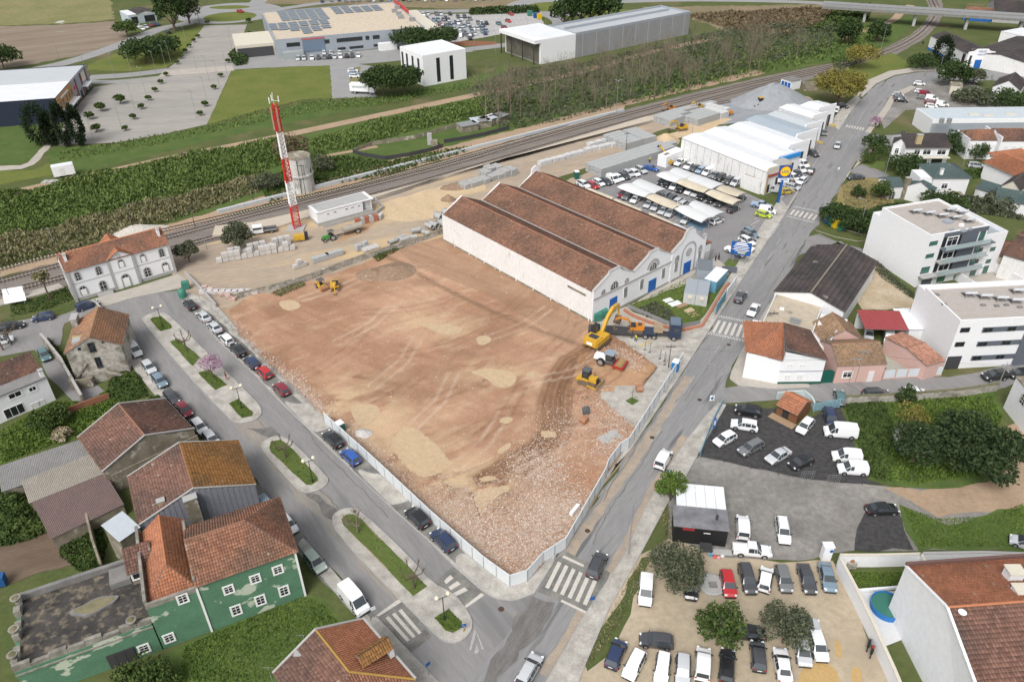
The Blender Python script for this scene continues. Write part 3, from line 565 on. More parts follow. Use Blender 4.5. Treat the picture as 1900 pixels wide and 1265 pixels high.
# ================= vehicles =================
def paintmat(name,rough=.28,coat=.8):
 m=bpy.data.materials.new(name);m.use_nodes=True;N=m.node_tree.nodes;L=m.node_tree.links;b=N['Principled BSDF']
 oi=N.new('ShaderNodeObjectInfo');L.new(oi.outputs['Color'],b.inputs['Base Color']);b.inputs['Roughness'].default_value=rough;b.inputs['Coat Weight'].default_value=coat;b.inputs['Coat Roughness'].default_value=.08
 MATS[name]=m;return m
PAINT=paintmat('car_paint')
GLASS=mk('tinted_glass',(.04,.05,.058),.05,spec=.9);RUB=mk('black_rubber',(.018,.018,.02),.8);TRIM=mk('black_plastic',(.03,.03,.033),.6)
RIM=mk('alloy_rim',(.45,.46,.48),.35,metal=.7);HL=mk('headlight_lens',(.75,.78,.8),.1,coat=.8);TL=mk('tail_light_lens',(.35,.012,.012),.2,coat=.6);PLATE=mk('number_plate_white',(.7,.7,.68),.5)
STEEL=mk('grey_steel',(.35,.36,.37),.5,metal=.5);DSTEEL=mk('dark_steel',(.07,.07,.075),.6,metal=.3);WHITE=mk('white_metal_paint',(.78,.79,.80),.5)
WHEEL={}
def wheelmesh(r,w):
 if(r,w)in WHEEL:return WHEEL[(r,w)]
 n=14
 def ringmesh(name,prof,mat):
  mb=MB();i=0
  for rr,y in prof:
   for k in range(n):t=2*math.pi*k/n;mb.v.append((rr*math.cos(t),y,rr*math.sin(t)))
  for j in range(len(prof)-1):
   for k in range(n):mb.f.append((j*n+k,(j+1)*n+k,(j+1)*n+(k+1)%n,j*n+(k+1)%n));mb.m.append(0)
  mb.f.append(tuple(range(n)));mb.f.append(tuple(range((len(prof)-1)*n,len(prof)*n)));mb.m+=[0,0]
  me=bpy.data.meshes.new(name);me.from_pydata(mb.v,[],mb.f);me.materials.append(mat);return me
 ty=ringmesh('wheel',[(r*.7,-w/2),(r*.95,-w/2),(r,-w/3),(r,w/3),(r*.95,w/2),(r*.7,w/2)],RUB)
 rm=ringmesh('rim',[(r*.2,-w/2-.012),(r*.64,-w/2-.012),(r*.68,-w/2+.02),(r*.68,w/2-.02),(r*.64,w/2+.012),(r*.2,w/2+.012)],RIM)
 WHEEL[(r,w)]=(ty,rm);return WHEEL[(r,w)]
def AW(t,x,y,r,w,z=None):
 ty,rm=wheelmesh(r,w);a=link('wheel',ty,t);a.location=(x,y,r if z is None else z);b=link('rim',rm,a);return a
def loft_car(name,W,st,glass_side,ws,rw,roof_m=None,wheels=(-1.25,1.3),wr=.32,zs=.22,quarter=True,trimband=False):
 0
 h=W/2;mb=MB();n=len(st)
 def ring(s):
  x,zb,zr,wf,rf=s;w_=h*wf
  return[(x,w_*.93,zs),(x,w_,zs+.28),(x,w_*.97,zb),(x,h*rf,zr),(x,h*rf*.55,zr+.03),(x,-h*rf*.55,zr+.03),(x,-h*rf,zr),(x,-w_*.97,zb),(x,-w_,zs+.28),(x,-w_*.93,zs)]
 R=[ring(s)for s in st]
 for r in R:mb.v+=r
 for i in range(n-1):
  for k in range(9):
   mb.f.append((i*10+k,(i+1)*10+k,(i+1)*10+k+1,i*10+k+1));g=0
   if k in(2,6)and any(a<=i<b for a,b in glass_side):g=1
   if k in(3,4,5)and(i==ws[0]or(rw and i==rw[0])):g=1
   mb.m.append(g)
  mb.f.append((i*10,i*10+9,(i+1)*10+9,(i+1)*10));mb.m.append(0)
 mb.f.append(tuple(range(10)));mb.f.append(tuple(range((n-1)*10+9,(n-1)*10-1,-1)));mb.m+=[0,0]
 return mb,R
def panel(name,quad,parent,mat,ins=.1,off=.012,insv=None):
 q=[np.array(p,float)for p in quad];c=sum(q)/len(q);nr=np.cross(q[1]-q[0],q[2]-q[0]);
 if np.linalg.norm(nr)<1e-6:nr=np.cross(q[2]-q[1],q[3]-q[1])
 nr/=np.linalg.norm(nr)
 if nr.dot(c-np.array([c[0],0,.6]))<0:nr=-nr
 q=[p+(c-p)*ins+nr*off for p in q];mb=MB();mb.ext(q,nr*.006);return mb.bd(name,mat,parent)
SPEC={'hatchback':dict(W=1.75,st=[(-2.0,.5,.52,.86,.80),(-1.98,.88,.90,.94,.82),(-1.62,.92,1.38,.97,.72),(-.95,.93,1.45,1,.74),(-.05,.92,1.46,1,.75),(.45,.91,1.41,1,.74),(1.12,.89,.93,.99,.80),(1.75,.74,.77,.95,.76),(2.02,.50,.56,.84,.66)],gs=[(2,6)],ws=(5,6),rw=(1,2),wh=(-1.25,1.27)),'saloon':dict(W=1.78,st=[(-2.25,.5,.55,.86,.78),(-2.2,.86,.90,.93,.80),(-1.65,.90,.95,.97,.78),(-1.05,.92,1.34,.99,.70),(-.1,.91,1.43,1,.74),(.35,.90,1.39,1,.73),(1.1,.87,.91,.99,.80),(1.9,.74,.77,.95,.76),(2.25,.48,.55,.84,.66)],gs=[(3,6)],ws=(5,6),rw=(2,3),wh=(-1.35,1.38)),'estate car':dict(W=1.8,st=[(-2.28,.5,.54,.88,.80),(-2.25,.90,.93,.95,.82),(-1.98,.93,1.38,.97,.74),(-1.1,.94,1.46,1,.76),(-.05,.93,1.47,1,.76),(.42,.92,1.42,1,.75),(1.15,.90,.94,.99,.80),(1.9,.78,.80,.95,.76),(2.26,.50,.56,.84,.66)],gs=[(2,6)],ws=(5,6),rw=(1,2),wh=(-1.38,1.4)),'crossover car':dict(W=1.84,st=[(-2.15,.55,.6,.88,.80),(-2.12,.98,1.02,.95,.82),(-1.8,1.02,1.52,.97,.72),(-1.0,1.03,1.62,1,.76),(-.05,1.02,1.63,1,.76),(.42,1.01,1.57,1,.75),(1.08,.99,1.04,.99,.80),(1.8,.88,.92,.95,.78),(2.13,.60,.66,.86,.70)],gs=[(2,6)],ws=(5,6),rw=(1,2),wh=(-1.3,1.32),wr=.36,zs=.28),'small van':dict(W=1.8,st=[(-2.15,.5,.55,.94,.90),(-2.12,1.0,1.05,.98,.90),(-2.02,1.05,1.76,.98,.84),(-1.0,1.05,1.84,1,.86),(.1,1.04,1.82,1,.86),(.62,1.02,1.72,1,.82),(1.3,.98,1.04,.99,.80),(1.85,.85,.88,.95,.78),(2.15,.52,.6,.86,.70)],gs=[(4,6)],ws=(5,6),rw=(1,2),wh=(-1.35,1.35),wr=.33),'panel van':dict(W=1.98,st=[(-2.5,.5,.55,.96,.93),(-2.48,1.1,1.15,.98,.92),(-2.42,1.15,2.1,.98,.86),(-1.0,1.15,2.18,1,.88),(.7,1.14,2.15,1,.87),(1.1,1.13,2.05,1,.82),(1.85,1.08,1.14,.99,.82),(2.3,.9,.95,.95,.80),(2.5,.55,.62,.88,.72)],gs=[(4,6)],ws=(5,6),rw=None,wh=(-1.6,1.6),wr=.36,zs=.28),'pickup':dict(W=1.8,st=[(-2.6,.5,.6,.94,.94),(-2.58,1.0,1.02,.98,.94),(-.72,1.0,1.02,.98,.94),(-.7,1.02,1.66,.98,.74),(.1,1.02,1.72,1,.76),(.42,1.01,1.66,1,.75),(1.08,.99,1.04,.99,.80),(2.1,.92,.95,.95,.80),(2.5,.60,.66,.86,.70)],gs=[(3,6)],ws=(5,6),rw=None,wh=(-1.6,1.5),wr=.38,zs=.34),}
CARS={}
def make_car(kind):
 s=SPEC[kind];W=s['W'];st=s['st'];wr=s.get('wr',.32);zs=s.get('zs',.2)
 mb,R=loft_car(kind,W,st,s['gs'],s['ws'],s['rw'],zs=zs)
 t=TH('parked_car','','car',(0,-500,0))
 fb=MB();fb.v=list(mb.v);fb.f=list(mb.f);fb.m=list(mb.m)
 for x in s['wh']:
  for y in(-W/2*.93,W/2*.93):fb.tube((x,y-.09,wr),(x,y+.09,wr),wr,n=8,m=2)
 fo=fb.bd('far_car',[PAINT,GLASS,RUB]);fme=fo.data;bpy.data.objects.remove(fo)
 mb.m=[0]*len(mb.f)
 for x in s['wh']:
  for sy in(-1,1):
   pts=[(x+(wr+.07)*math.cos(a),sy*(W/2*1.004),max(zs-.02,wr+(wr+.07)*math.sin(a)))for a in np.linspace(-.3,math.pi+.3,9)]
   mb.ext(pts,(0,sy*-.05,0),m=1)
 mb.box((st[0][0]+.04,0,zs),(.14,W*.86,.25),m=1);mb.box((st[-1][0]-.04,0,zs),(.14,W*.8,.22),m=1)
 b=mb.bd('body',[PAINT,TRIM],t)
 a,c=s['ws'];panel('windscreen',[R[a][3],R[a][6],R[c][6],R[c][3]],t,GLASS,.07,.04)
 if s['rw']:a,c=s['rw'];panel('rear_window',[R[a][3],R[a][6],R[c][6],R[c][3]],t,GLASS,.12,.04)
 for g0,g1 in s['gs']:
  for i in range(g0,g1):
   for k0,k1 in((2,3),(7,6)):
    A,B,C_,D_=R[i][k0],R[i+1][k0],R[i+1][k1],R[i][k1]
    panel('side_window',[A,B,C_,D_],t,GLASS,.09)
 for x in s['wh']:
  for sy in(-1,1):AW(t,x,sy*(W/2*.93),wr,.2)
 xf,xr=st[-1][0],st[0][0];zf=st[-2][2];zr=st[1][1]
 for sy in(-1,1):
  MB().box((xf-.14,sy*W*.36,zf-.16),(.22,.30,.13),-sy*.35).bd('headlight',HL,t)
  MB().box((xr+.05,sy*W*.40,zr-.22),(.12,.2,.24)).bd('tail_light',TL,t)
  MB().box((st[5][0]+.42,sy*(W/2+.08),st[5][1]),(.12,.18,.13)).bd('mirror',TRIM,t)
 MB().box((xr-.02,0,.55),(.03,.5,.11)).bd('number_plate',PLATE,t)
 if kind in('estate car','crossover car'):
  for sy in(-1,1):MB().bar((st[2][0]+.3,sy*W*.34,st[3][2]+.03),(st[5][0]-.1,sy*W*.34,st[5][2]+.06),.04,.04).bd('roof_rail',TRIM,t)
 if kind=='pickup':MB().box((-1.66,0,1.0),(1.75,1.5,.03)).bd('load_bed',TRIM,t)
 CARS[kind]=(t,fme);return t
for k_ in SPEC:make_car(k_)
CC=dict(white=(.80,.81,.82),silver=(.50,.52,.54),grey=(.16,.165,.17),black=(.018,.018,.02),red=(.45,.02,.025),blue=(.03,.10,.38),teal=(.09,.17,.18),dark_blue=(.025,.04,.10),blue_grey=(.17,.24,.30),pale_green=(.45,.52,.47),dark_red=(.22,.02,.035),yellow=(.6,.45,.05),lime=(.45,.55,.03),dark_grey=(.06,.063,.07),beige=(.5,.45,.38),light_blue=(.28,.38,.52))
def car(kind,color,u,v,hd,label,group=None,far=False,z=0,cat=None,obj=None):
 0
 p=P(u,v,z+.65);a=hd if not isinstance(hd,tuple)else ang(P(u,v,z+.65),P(hd[0],hd[1],z+.65));cat=cat or('van' if 'van' in kind else 'pickup' if kind=='pickup' else 'car')
 name='parked_van' if 'van' in kind else 'pickup_truck' if kind=='pickup' else 'parked_car'
 if far:
  o=bpy.data.objects.new(name,CARS[kind][1]);COL.objects.link(o);o.location=(p[0],p[1],z+.06);o.rotation_euler=(0,0,a);o['label']=label;o['category']=cat
  if group:o['group']=group
  o.color=(*CC[color],1);return o
 t=CARS[kind][0];r=dup(t,(p[0],p[1],z+.06),a,label,group,color=CC[color]);r.name=name;r['category']=cat;return r
def rel(u,v,du,dv):return(u+du,v+dv)
W1=(45,68)
UPL=(-45,-44)
g='cars parked on the left side of the street'
L_=[('small van','white',250,650,'white van-like estate parked by the gable of the stone ruin'),('hatchback','silver',276,681,'silver car parked behind the white estate beside the ruin steps'),('hatchback','blue_grey',296,706,'blue grey car parked nose to tail behind the silver one'),('hatchback','dark_grey',318,737,'dark grey car parked beside the gable of the brown roofed house'),('hatchback','dark_red',342,760,'dark topped car with a red nose parked beside the brown roofed house'),('hatchback','white',370,791,'white car parked in the gap before the ochre roofed house'),('hatchback','silver',392,814,'silver white car just above the ochre tiled roof'),('hatchback','blue_grey',494,936,'silver blue car half hidden behind the corrugated gable'),('hatchback','white',533,972,'white hatchback parked beside the tall green house'),('hatchback','pale_green',584,1041,'pale green silver hatchback parked by the corner of the green house'),('panel van','white',657,1113,'white panel van parked at the zebra crossing on the left street'),('hatchback','silver',226,617,'silver hatchback parked below the walled tree bed near the station')]
for k_,c_,u,v,l_ in L_:car(k_,c_,u,v,rel(u,v,30,36),l_,g,z=.06)
g='cars parked on the right side of the street'
for k_,c_,u,v,l_ in[('hatchback','black',352,565,'small black car parked next to the green bottle bank'),('saloon','silver',378,587,'silver saloon parked second from the green bottle bank'),('saloon','silver',398,607,'silver saloon parked between a silver one and a white car'),('hatchback','white',420,629,'white hatchback parked above a black estate car'),('estate car','black',441,649,'black estate with roof rails parked along the dirt site'),('hatchback','dark_blue',467,672,'dark blue hatchback parked above the bright red car'),('hatchback','red',490,690,'bright red hatchback with a dark roof by the dirt site'),('hatchback','dark_red',522,721,'dark red car with a pink roof parked last before the kerb build-out'),('estate car','black',617,814,'black estate parked by the white fence beside the portable toilet'),('hatchback','blue',650,847,'bright blue hatchback parked against the white fence'),('crossover car','black',774,960,'black car parked along the lower white fence'),('crossover car','dark_blue',822,1002,'navy crossover with silver roof rails, nearest to the fence corner')]:
 car(k_,c_,u,v,rel(u,v,-30,-29),l_,g,z=.18)
car('estate car','dark_blue',162,566,(200,553),'dark estate parked against the steps of the white station house')
car('hatchback','dark_blue',80,588,(50,593),'small dark car passing under the stone ruin near the sign boards');car('estate car','black',22,605,(60,597),'black estate with shiny roof on the road at the left edge');car('hatchback','teal',82,658,(95,680),'teal hatchback parked in the alley beside the ruin wall')
car('hatchback','white',3,632,(30,625),'white car cut off at the left edge behind the bare trees')
for a_ in[('crossover car','dark_grey',1374,551,(1390,525),'dark grey crossover driving away beyond the chequered crossing'),('saloon','white',1398,575,(1382,600),'white electric saloon driving towards the chequered crossing'),('small van','white',1231,852,(1250,818),'white van with twin rear windows driving up the main road'),('crossover car','dark_grey',1108,1048,(1128,1005),'dark grey crossover driving over the large cobbled crossing'),('estate car','silver',982,1242,(1003,1205),'silver estate driving up from the bottom edge of the photo'),('hatchback','silver',1554,270,(1546,290),'small pale car alone on the far main road'),('hatchback','dark_grey',1505,317,(1520,292),'dark grey car standing by the kerb outside the workshops')]:
 car(*a_,z=.05)
g='cars on the dark gravel lot'
for a_ in[('crossover car','black',1388,762,(1350,755),'black crossover at the top of the dark gravel lot'),('crossover car','white',1381,789,(1345,783),'white car with silver flanks, second on the dark gravel lot'),('hatchback','white',1345,814,(1318,828),'white hatchback with black roof facing the blue flag'),('estate car','grey',1393,830,(1368,843),'grey estate in the middle of the dark gravel lot'),('saloon','silver',1444,845,(1418,859),'silver saloon with open sunroof on the dark gravel lot'),('hatchback','black',1486,857,(1460,868),'black hatchback at the lower edge of the dark gravel lot'),('hatchback','white',1494,790,(1475,812),'white hatchback parked beside the wooden hut'),('estate car','dark_blue',1541,775,(1550,800),'dark blue people carrier at the blue gate'),('panel van','white',1559,802,(1500,797),'large white panel van beside the overgrown plot'),('small van','white',1571,847,(1520,843),'white small van parked above its twin by the grass edge'),('small van','white',1582,870,(1530,867),'lowest of the white vans on the dark gravel lot')]:car(*a_,g,z=.05)
car('saloon','black',1637,944,(1690,942),'black saloon alone on the dark gravel patch');car('small van','white',1378,978,(1376,940),'white small van parked alone next to the black kiosk');car('estate car','white',1453,984,(1459,1020),'white estate standing alone in the grey gravel lot');car('pickup','white',1396,1021,(1440,1025),'white canopy pickup beside the row of cars below the kiosk')
g='cars in the upper row of the sandy lot'
for a_ in[('small van','white',1198,1096,(1196,1130),'white van nearest the road in the sandy lot'),('hatchback','black',1283,1087,(1282,1120),'black hatchback beside the spreading olive tree'),('hatchback','red',1351,1082,(1358,1115),'bright red hatchback by the round stone slab'),('estate car','dark_grey',1387,1073,(1396,1105),'dark grey estate right of the red hatchback'),('hatchback','white',1420,1074,(1426,1040),'white and silver hatchback between two dark cars'),('hatchback','grey',1454,1073,(1464,1108),'slate grey hatchback third from the right in the upper row'),('saloon','dark_grey',1497,1073,(1508,1108),'long dark brown grey saloon second from the right'),('saloon','blue_grey',1535,1070,(1544,1105),'blue grey saloon at the foot of the white garden wall')]:car(*a_,g,z=.05)
g='cars in the lower rows of the sandy lot'
for a_ in[('hatchback','dark_blue',1143,1212,(1156,1180),'dark blue car at the lower left of the sandy lot'),('hatchback','dark_grey',1218,1188,(1180,1184),'dark grey hatchback parked crosswise above the bottom row'),('hatchback','white',1177,1232,(1162,1262),'white car with panoramic roof and red tail lights'),('hatchback','white',1229,1238,(1224,1275),'white hatchback in the bottom row, right of the panoramic roof car'),('hatchback','silver',1267,1242,(1266,1275),'narrow silver hatchback in the bottom row'),('small van','white',1304,1231,(1306,1195),'white van with twin rear windows in the bottom row'),('estate car','black',1349,1234,(1351,1200),'black estate below the broad leafed tree'),('saloon','black',1386,1173,(1330,1168),'dark saloon hidden under the two trees'),('hatchback','dark_grey',1407,1216,(1404,1180),'dark car between the tree and the white saloon'),('saloon','white',1452,1233,(1446,1200),'white saloon with black rear window at the bottom'),('hatchback','silver',1489,1206,(1496,1240),'silver white car under the edge of the olive tree'),('hatchback','white',1518,1197,(1528,1230),'white hatchback farthest right in the sandy lot'),('hatchback','silver',1490,1156,(1520,1160),'silver car parked crosswise under the olive tree')]:car(*a_,g,z=.05)
car('hatchback','blue',1903,830,(1885,810),'blue car cut by the right edge');car('hatchback','silver',1905,1008,(1880,1000),'silver car cut by the right edge above the garden wall')
car('crossover car','black',1846,697,(1815,700),'black crossover parked below the dark garage door',z=.05);car('hatchback','black',1893,693,(1860,697),'black car nearly touching the white house at the right edge',z=.05)
car('hatchback','teal',1558,737,(1556,725),'teal hatchback by the pole at the side street wall',z=.05);car('estate car','dark_grey',1627,730,(1660,729),'dark estate whose roof shows over the mossy wall',z=.05);car('hatchback','white',1697,728,(1730,727),'white car whose roof shows over the mossy wall',z=.05)
car('small van','white',1649,628,(1647,655),'white van parked under the dark red roof',z=.05);car('hatchback','silver',1612,620,(1612,640),'silver car in the shade under the dark red roof')
car('hatchback','grey',1600,482,(1604,495),'dark grey hatchback beside the long grey roof');car('saloon','dark_grey',1588,329,(1565,330),'dark saloon in the lane below the villa garden')
g='cars in the row along the concrete beams'
row=[('crossover car','white',1083,343),('hatchback','red',1100,344),('hatchback','white',1111,339),('hatchback','dark_grey',1124,337),('small van','white',1137,333),('hatchback','white',1147,330),('hatchback','dark_grey',1158,327),('hatchback','silver',1166,322),('hatchback','white',1177,321),('crossover car','silver',1189,316)]
ORD=['first','second','third','fourth','fifth','sixth','seventh','eighth','ninth','tenth','eleventh','twelfth','thirteenth','fourteenth','fifteenth','sixteenth','seventeenth','eighteenth','nineteenth','twentieth','twenty first','twenty second','twenty third','twenty fourth','twenty fifth','twenty sixth']
for i_,(k_,c_,u,v)in enumerate(row):car(k_,c_,u,v,rel(u,v,20,10),f"{c_.replace('_',' ')} car, {ORD[i_]} from the left along the grey beams",g)
car('saloon','blue',1208,312,(1232,318),'bright blue saloon parked by the yellow telehandler')
g='cars under the canopies, near row'
row=[('hatchback','dark_red',1156,360),('hatchback','grey',1164,364),('hatchback','white',1179,370),('hatchback','silver',1204,379),('hatchback','silver',1217,384),('hatchback','silver',1231,391),('crossover car','silver',1244,396),('hatchback','silver',1273,408),('hatchback','white',1330,410)]
for i_,(k_,c_,u,v)in enumerate(row):car(k_,c_,u,v,rel(u,v,-15,12)if i_<8 else(1350,402),f"{c_.replace('_',' ')} car, {ORD[i_]} from the left under the nearer canopies",g)
g='cars under the canopies, far row'
row=[('saloon','black',1229,315),('hatchback','black',1238,342),('hatchback','white',1251,346),('crossover car','black',1264,351),('hatchback','white',1279,355),('hatchback','silver',1291,359),('crossover car','black',1303,365),('hatchback','black',1320,370),('saloon','dark_grey',1337,376),('hatchback','black',1361,388)]
row[0]=('hatchback','black',1229,337)
for i_,(k_,c_,u,v)in enumerate(row):car(k_,c_,u,v,rel(u,v,-15,12)if i_!=9 else(1375,381),f"{c_.replace('_',' ')} car, {ORD[i_]} from the left under the farther canopies",g)
g='cars behind the canopies, nose to nose'
for i_,(u,v)in enumerate([(1237,362),(1248,367),(1259,373),(1268,378),(1340,357),(1352,361),(1374,368)]):car('hatchback',['grey','dark_grey','silver','silver','dark_grey','grey','dark_grey'][i_],u,v,rel(u,v,15,-10),f"{['grey','dark grey','silver','silver','dark grey','grey','dark grey'][i_]} car seen over the canopies, {ORD[i_]} of those peeping out",g)
g='vehicles along the white warehouse wall'
for i_,(k_,c_,u,v)in enumerate([('pickup','white',1262,302),('saloon','white',1279,308),('saloon','dark_grey',1289,312),('hatchback','light_blue',1300,316),('small van','white',1313,320),('saloon','grey',1326,325),('crossover car','black',1337,330),('crossover car','dark_grey',1352,336),('small van','silver',1366,339)]):car(k_,c_,u,v,rel(u,v,-18,10),f"{c_.replace('_',' ')} {k_}, {ORD[i_]} from the left along the stained white wall",g)
g='cars by the car park entrance'
for a_ in[('crossover car','blue_grey',1393,433,(1412,445),'blue grey car, topmost of those behind the blue board'),('crossover car','grey',1388,439,(1408,452),'grey car, second of those behind the blue board'),('crossover car','white',1386,448,(1404,458),'white car parked half behind the blue board'),('hatchback','white',1383,459,(1400,464),'white car hidden by the lower corner of the blue board'),('pickup','white',1365,467,(1385,475),'white canopy pickup below the big blue board'),('hatchback','lime',1417,398,(1440,404),'lime green hatchback at the car park exit'),('small van','white',1424,391,(1445,394),'white van behind the lime green hatchback'),('pickup','light_blue',1413,381,(1440,386),'pale service truck at the end of the canopies'),('hatchback','yellow',1459,355,(1480,352),'yellow hatchback parked at the foot of the blue pole sign'),('hatchback','silver',1470,347,(1490,352),'silver car behind the yellow hatchback'),('small van','silver',1437,352,(1420,350),'silver people carrier under the white warehouse wall'),('hatchback','white',1488,336,(1475,345),'white car standing on the pavement of the workshops'),('small van','white',1470,330,(1485,336),'white van just behind the blue pole sign'),('hatchback','dark_grey',1478,322,(1490,328),'dark van between white vans at the workshops'),('small van','white',1484,314,(1500,322),'white van at the second workshop door'),('small van','white',1489,305,(1500,310),'white van at the blue workshop'),('crossover car','dark_grey',1508,285,(1518,290),'dark car at the yellow kerb of the workshops'),('hatchback','grey',1528,246,(1532,254),'grey car in the far workshop door'),('small van','white',1552,204,(1556,198),'white van beside the farthest workshop wall'),('saloon','black',1562,196,(1580,200),'black saloon under the yellow green tree')]:car(*a_,g,z=.1)
g='cars in the gravel lot by the bend'
for i_,(k_,c_,u,v,f)in enumerate([('hatchback','silver',1666,176,1),('hatchback','dark_grey',1669,181,1),('saloon','black',1672,186,1),('hatchback','white',1706,155,0),('hatchback','white',1708,170,1),('small van','dark_red',1717,174,1),('hatchback','grey',1713,181,1),('small van','white',1729,183,1),('hatchback','dark_red',1727,190,1),('hatchback','white',1728,197,1),('small van','white',1748,194,1),('small van','white',1784,182,0),('saloon','dark_grey',1778,178,0),('hatchback','dark_grey',1802,152,0)]):
 car(k_,c_,u,v,rel(u,v,20,2),f"{c_.replace('_',' ')} {k_} in the gravel lot by the bend, {ORD[i_]} from the left",g,far=False)
car('estate car','silver',1812,307,(1835,309),'silver car on the drive between the terraced houses')
rr=random.Random(3);g='cars in the supermarket car park'
cols=['white','silver','dark_grey','grey','blue_grey','dark_blue','black','white','silver','grey']
rows=[([(757,27),(761,27.5),(769,27),(777,27),(785,27),(794,25.5),(810,26),(818,26),(835,26)],'top'),([(775,34),(780,38),(788,37),(792,34),(805,37),(813,37),(823,37),(827,34),(832,37),(850,31),(856,35),(862,31),(872,35)],'second'),([(792,44),(799,47.5),(808,48),(817,48),(828,47),(835,47),(842,46),(846,42),(854,42),(861,48),(869,46),(893,43),(896,47)],'third'),([(804,54),(808,60),(815,55),(826,54),(830,58),(836,54),(843,53),(853,54),(859,54),(878,53),(886,53),(895,53),(902,57)],'fourth'),([(836,69),(834,72),(843,71),(847,65),(856,66),(867,65),(874,66),(872,71)],'fifth'),([(797+i*4.4+(i%3),[42,51,57.5,61][i%4]+(i%5)*.3)for i in range(25)],'open')]
for r_,(lst,nm)in enumerate(rows):
 for i_,(u,v)in enumerate(lst):
  c_=rr.choice(cols);
  if(r_,i_)==(2,3):c_='red'
  car(rr.choice(['hatchback','hatchback','estate car','crossover car']),c_,u,v,rel(u,v,3.2,4)if v<60 or i_%2 else rel(u,v,4,-4),f"{c_.replace('_',' ')} car in the {nm} supermarket row, {ORD[i_]} from the left",g,True)
for c_,u,v,h_ in[('teal',926,44,1),('red',943,39,1),('dark_red',936,51,1),('silver',994,49,0),('red',948,26,0)]:car('hatchback',c_,u,v,rel(u,v,8,3),f"{c_.replace('_',' ')} car standing apart in the emptier right half of the supermarket lot" if(u,v)!=(948,26)else 'red car behind the hedge at the top of the supermarket lot',g,True)
g='cars in front of the supermarket back wall'
for i_,u in enumerate([553,564,579,591,602,611,621,632,643,653,665]):car('hatchback',['silver','silver','white','dark_grey','grey','black','silver','white','black','dark_grey','white'][i_],u,108.5-i_*.55,rel(u,108,-1.5,9),f"{['silver','silver','white','dark grey','grey','black','silver','white','black','dark grey','white'][i_]} car, {ORD[i_]} from the left before the supermarket back wall",g,True)
for i_,u in enumerate([601,614,630,651]):car('hatchback',['white','silver','white','silver'][i_],u,97.5,rel(u,97,-1,-6),f"car of the second line near the supermarket wall, {ORD[i_]} from the left",g,True)
g='cars beside the parked lorry'
for i_,(c_,u,v)in enumerate([('white',655,131),('light_blue',656,136),('white',658,141)]):car('hatchback',c_,u,v,rel(u,v,12,0),f"{c_.replace('_',' ')} car, {ORD[i_]} from the top beside the parked lorry",g,True)
g='cars by the small shed'
for i_,(c_,u,v)in enumerate([('white',258,49),('white',264,53),('silver',271,50),('dark_red',279,47),('black',286,46),('dark_blue',292,45),('black',312,60)]):car('hatchback',c_,u,v,rel(u,v,8,4),f"{c_.replace('_',' ')} car outside the small workshop by the fields, {ORD[i_]} from the left",g,True)
for c_,u,v,l_ in[('red',446,21,'red car on the roundabout at the top left'),('black',497,27,'black car behind the supermarket'),('white',1126,3,'white car on the far road at the top'),('dark_grey',1110,2,'dark car on the far road beside a white one')]:car('hatchback',c_,u,v,rel(u,v,10,1),l_,None,True)
g='cars beyond the brown heath'
for i_ in range(24):
 u=600+i_*13.5+rr.uniform(-3,3);c_=rr.choice(cols);car('hatchback',c_,u,1.5-i_*.12+rr.uniform(-1,1),rel(u,2,3,5),f"{c_.replace('_',' ')} car in the line at the very top edge, {ORD[i_]} from the left",g,True)
for k_ in CARS:
 t=CARS[k_][0]
 for c_ in list(t.children):
  for g_ in list(c_.children):bpy.data.objects.remove(g_)
  bpy.data.objects.remove(c_)
 bpy.data.objects.remove(t)
YEL=mk('machine_yellow',(.62,.36,.03),.45,(.5,.30,.04),2,.5,coat=.2);ORG=mk('machine_orange',(.62,.22,.02),.45,(.5,.2,.03),2,.5);MUDM=mk('muddy_track',(.20,.145,.10),.9,(.11,.085,.065),4,.7,6,.3,8);GREYM=mk('machine_grey',(.10,.105,.11),.5);DBLUE=mk('truck_navy',(.02,.035,.07),.3,coat=.6);TRED=mk('machine_red',(.35,.03,.03),.5)
def tracks(t,L,w,h,gap,m=MUDM):
 for s in(-1,1):
  mb=MB();n=7;pr=[(-L/2+h/2+h/2*math.cos(a),h/2+h/2*math.sin(a))for a in np.linspace(math.pi/2,math.pi*1.5,n)]+[(L/2-h/2+h/2*math.cos(a),h/2+h/2*math.sin(a))for a in np.linspace(-math.pi/2,math.pi/2,n)]
  mb.ext([(x,s*gap/2-w/2,z)for x,z in pr],(0,w,0))
  k=int(L/.2)
  for i in range(k):x=-L/2+h/2+(L-h)*(i+.5)/k;mb.box((x,s*gap/2,h),(.08,w*1.02,.03));
  mb.bd('crawler_track',m,t)
def arm_poly(pts,w,y=0):
 0
 mb=MB();top=[(x,z+h/2)for x,z,h in pts];bot=[(x,z-h/2)for x,z,h in pts]
 for i in range(len(pts)-1):
  q=[(top[i][0],y-w/2,top[i][1]),(top[i+1][0],y-w/2,top[i+1][1]),(bot[i+1][0],y-w/2,bot[i+1][1]),(bot[i][0],y-w/2,bot[i][1])];mb.ext(q,(0,w,0))
 return mb
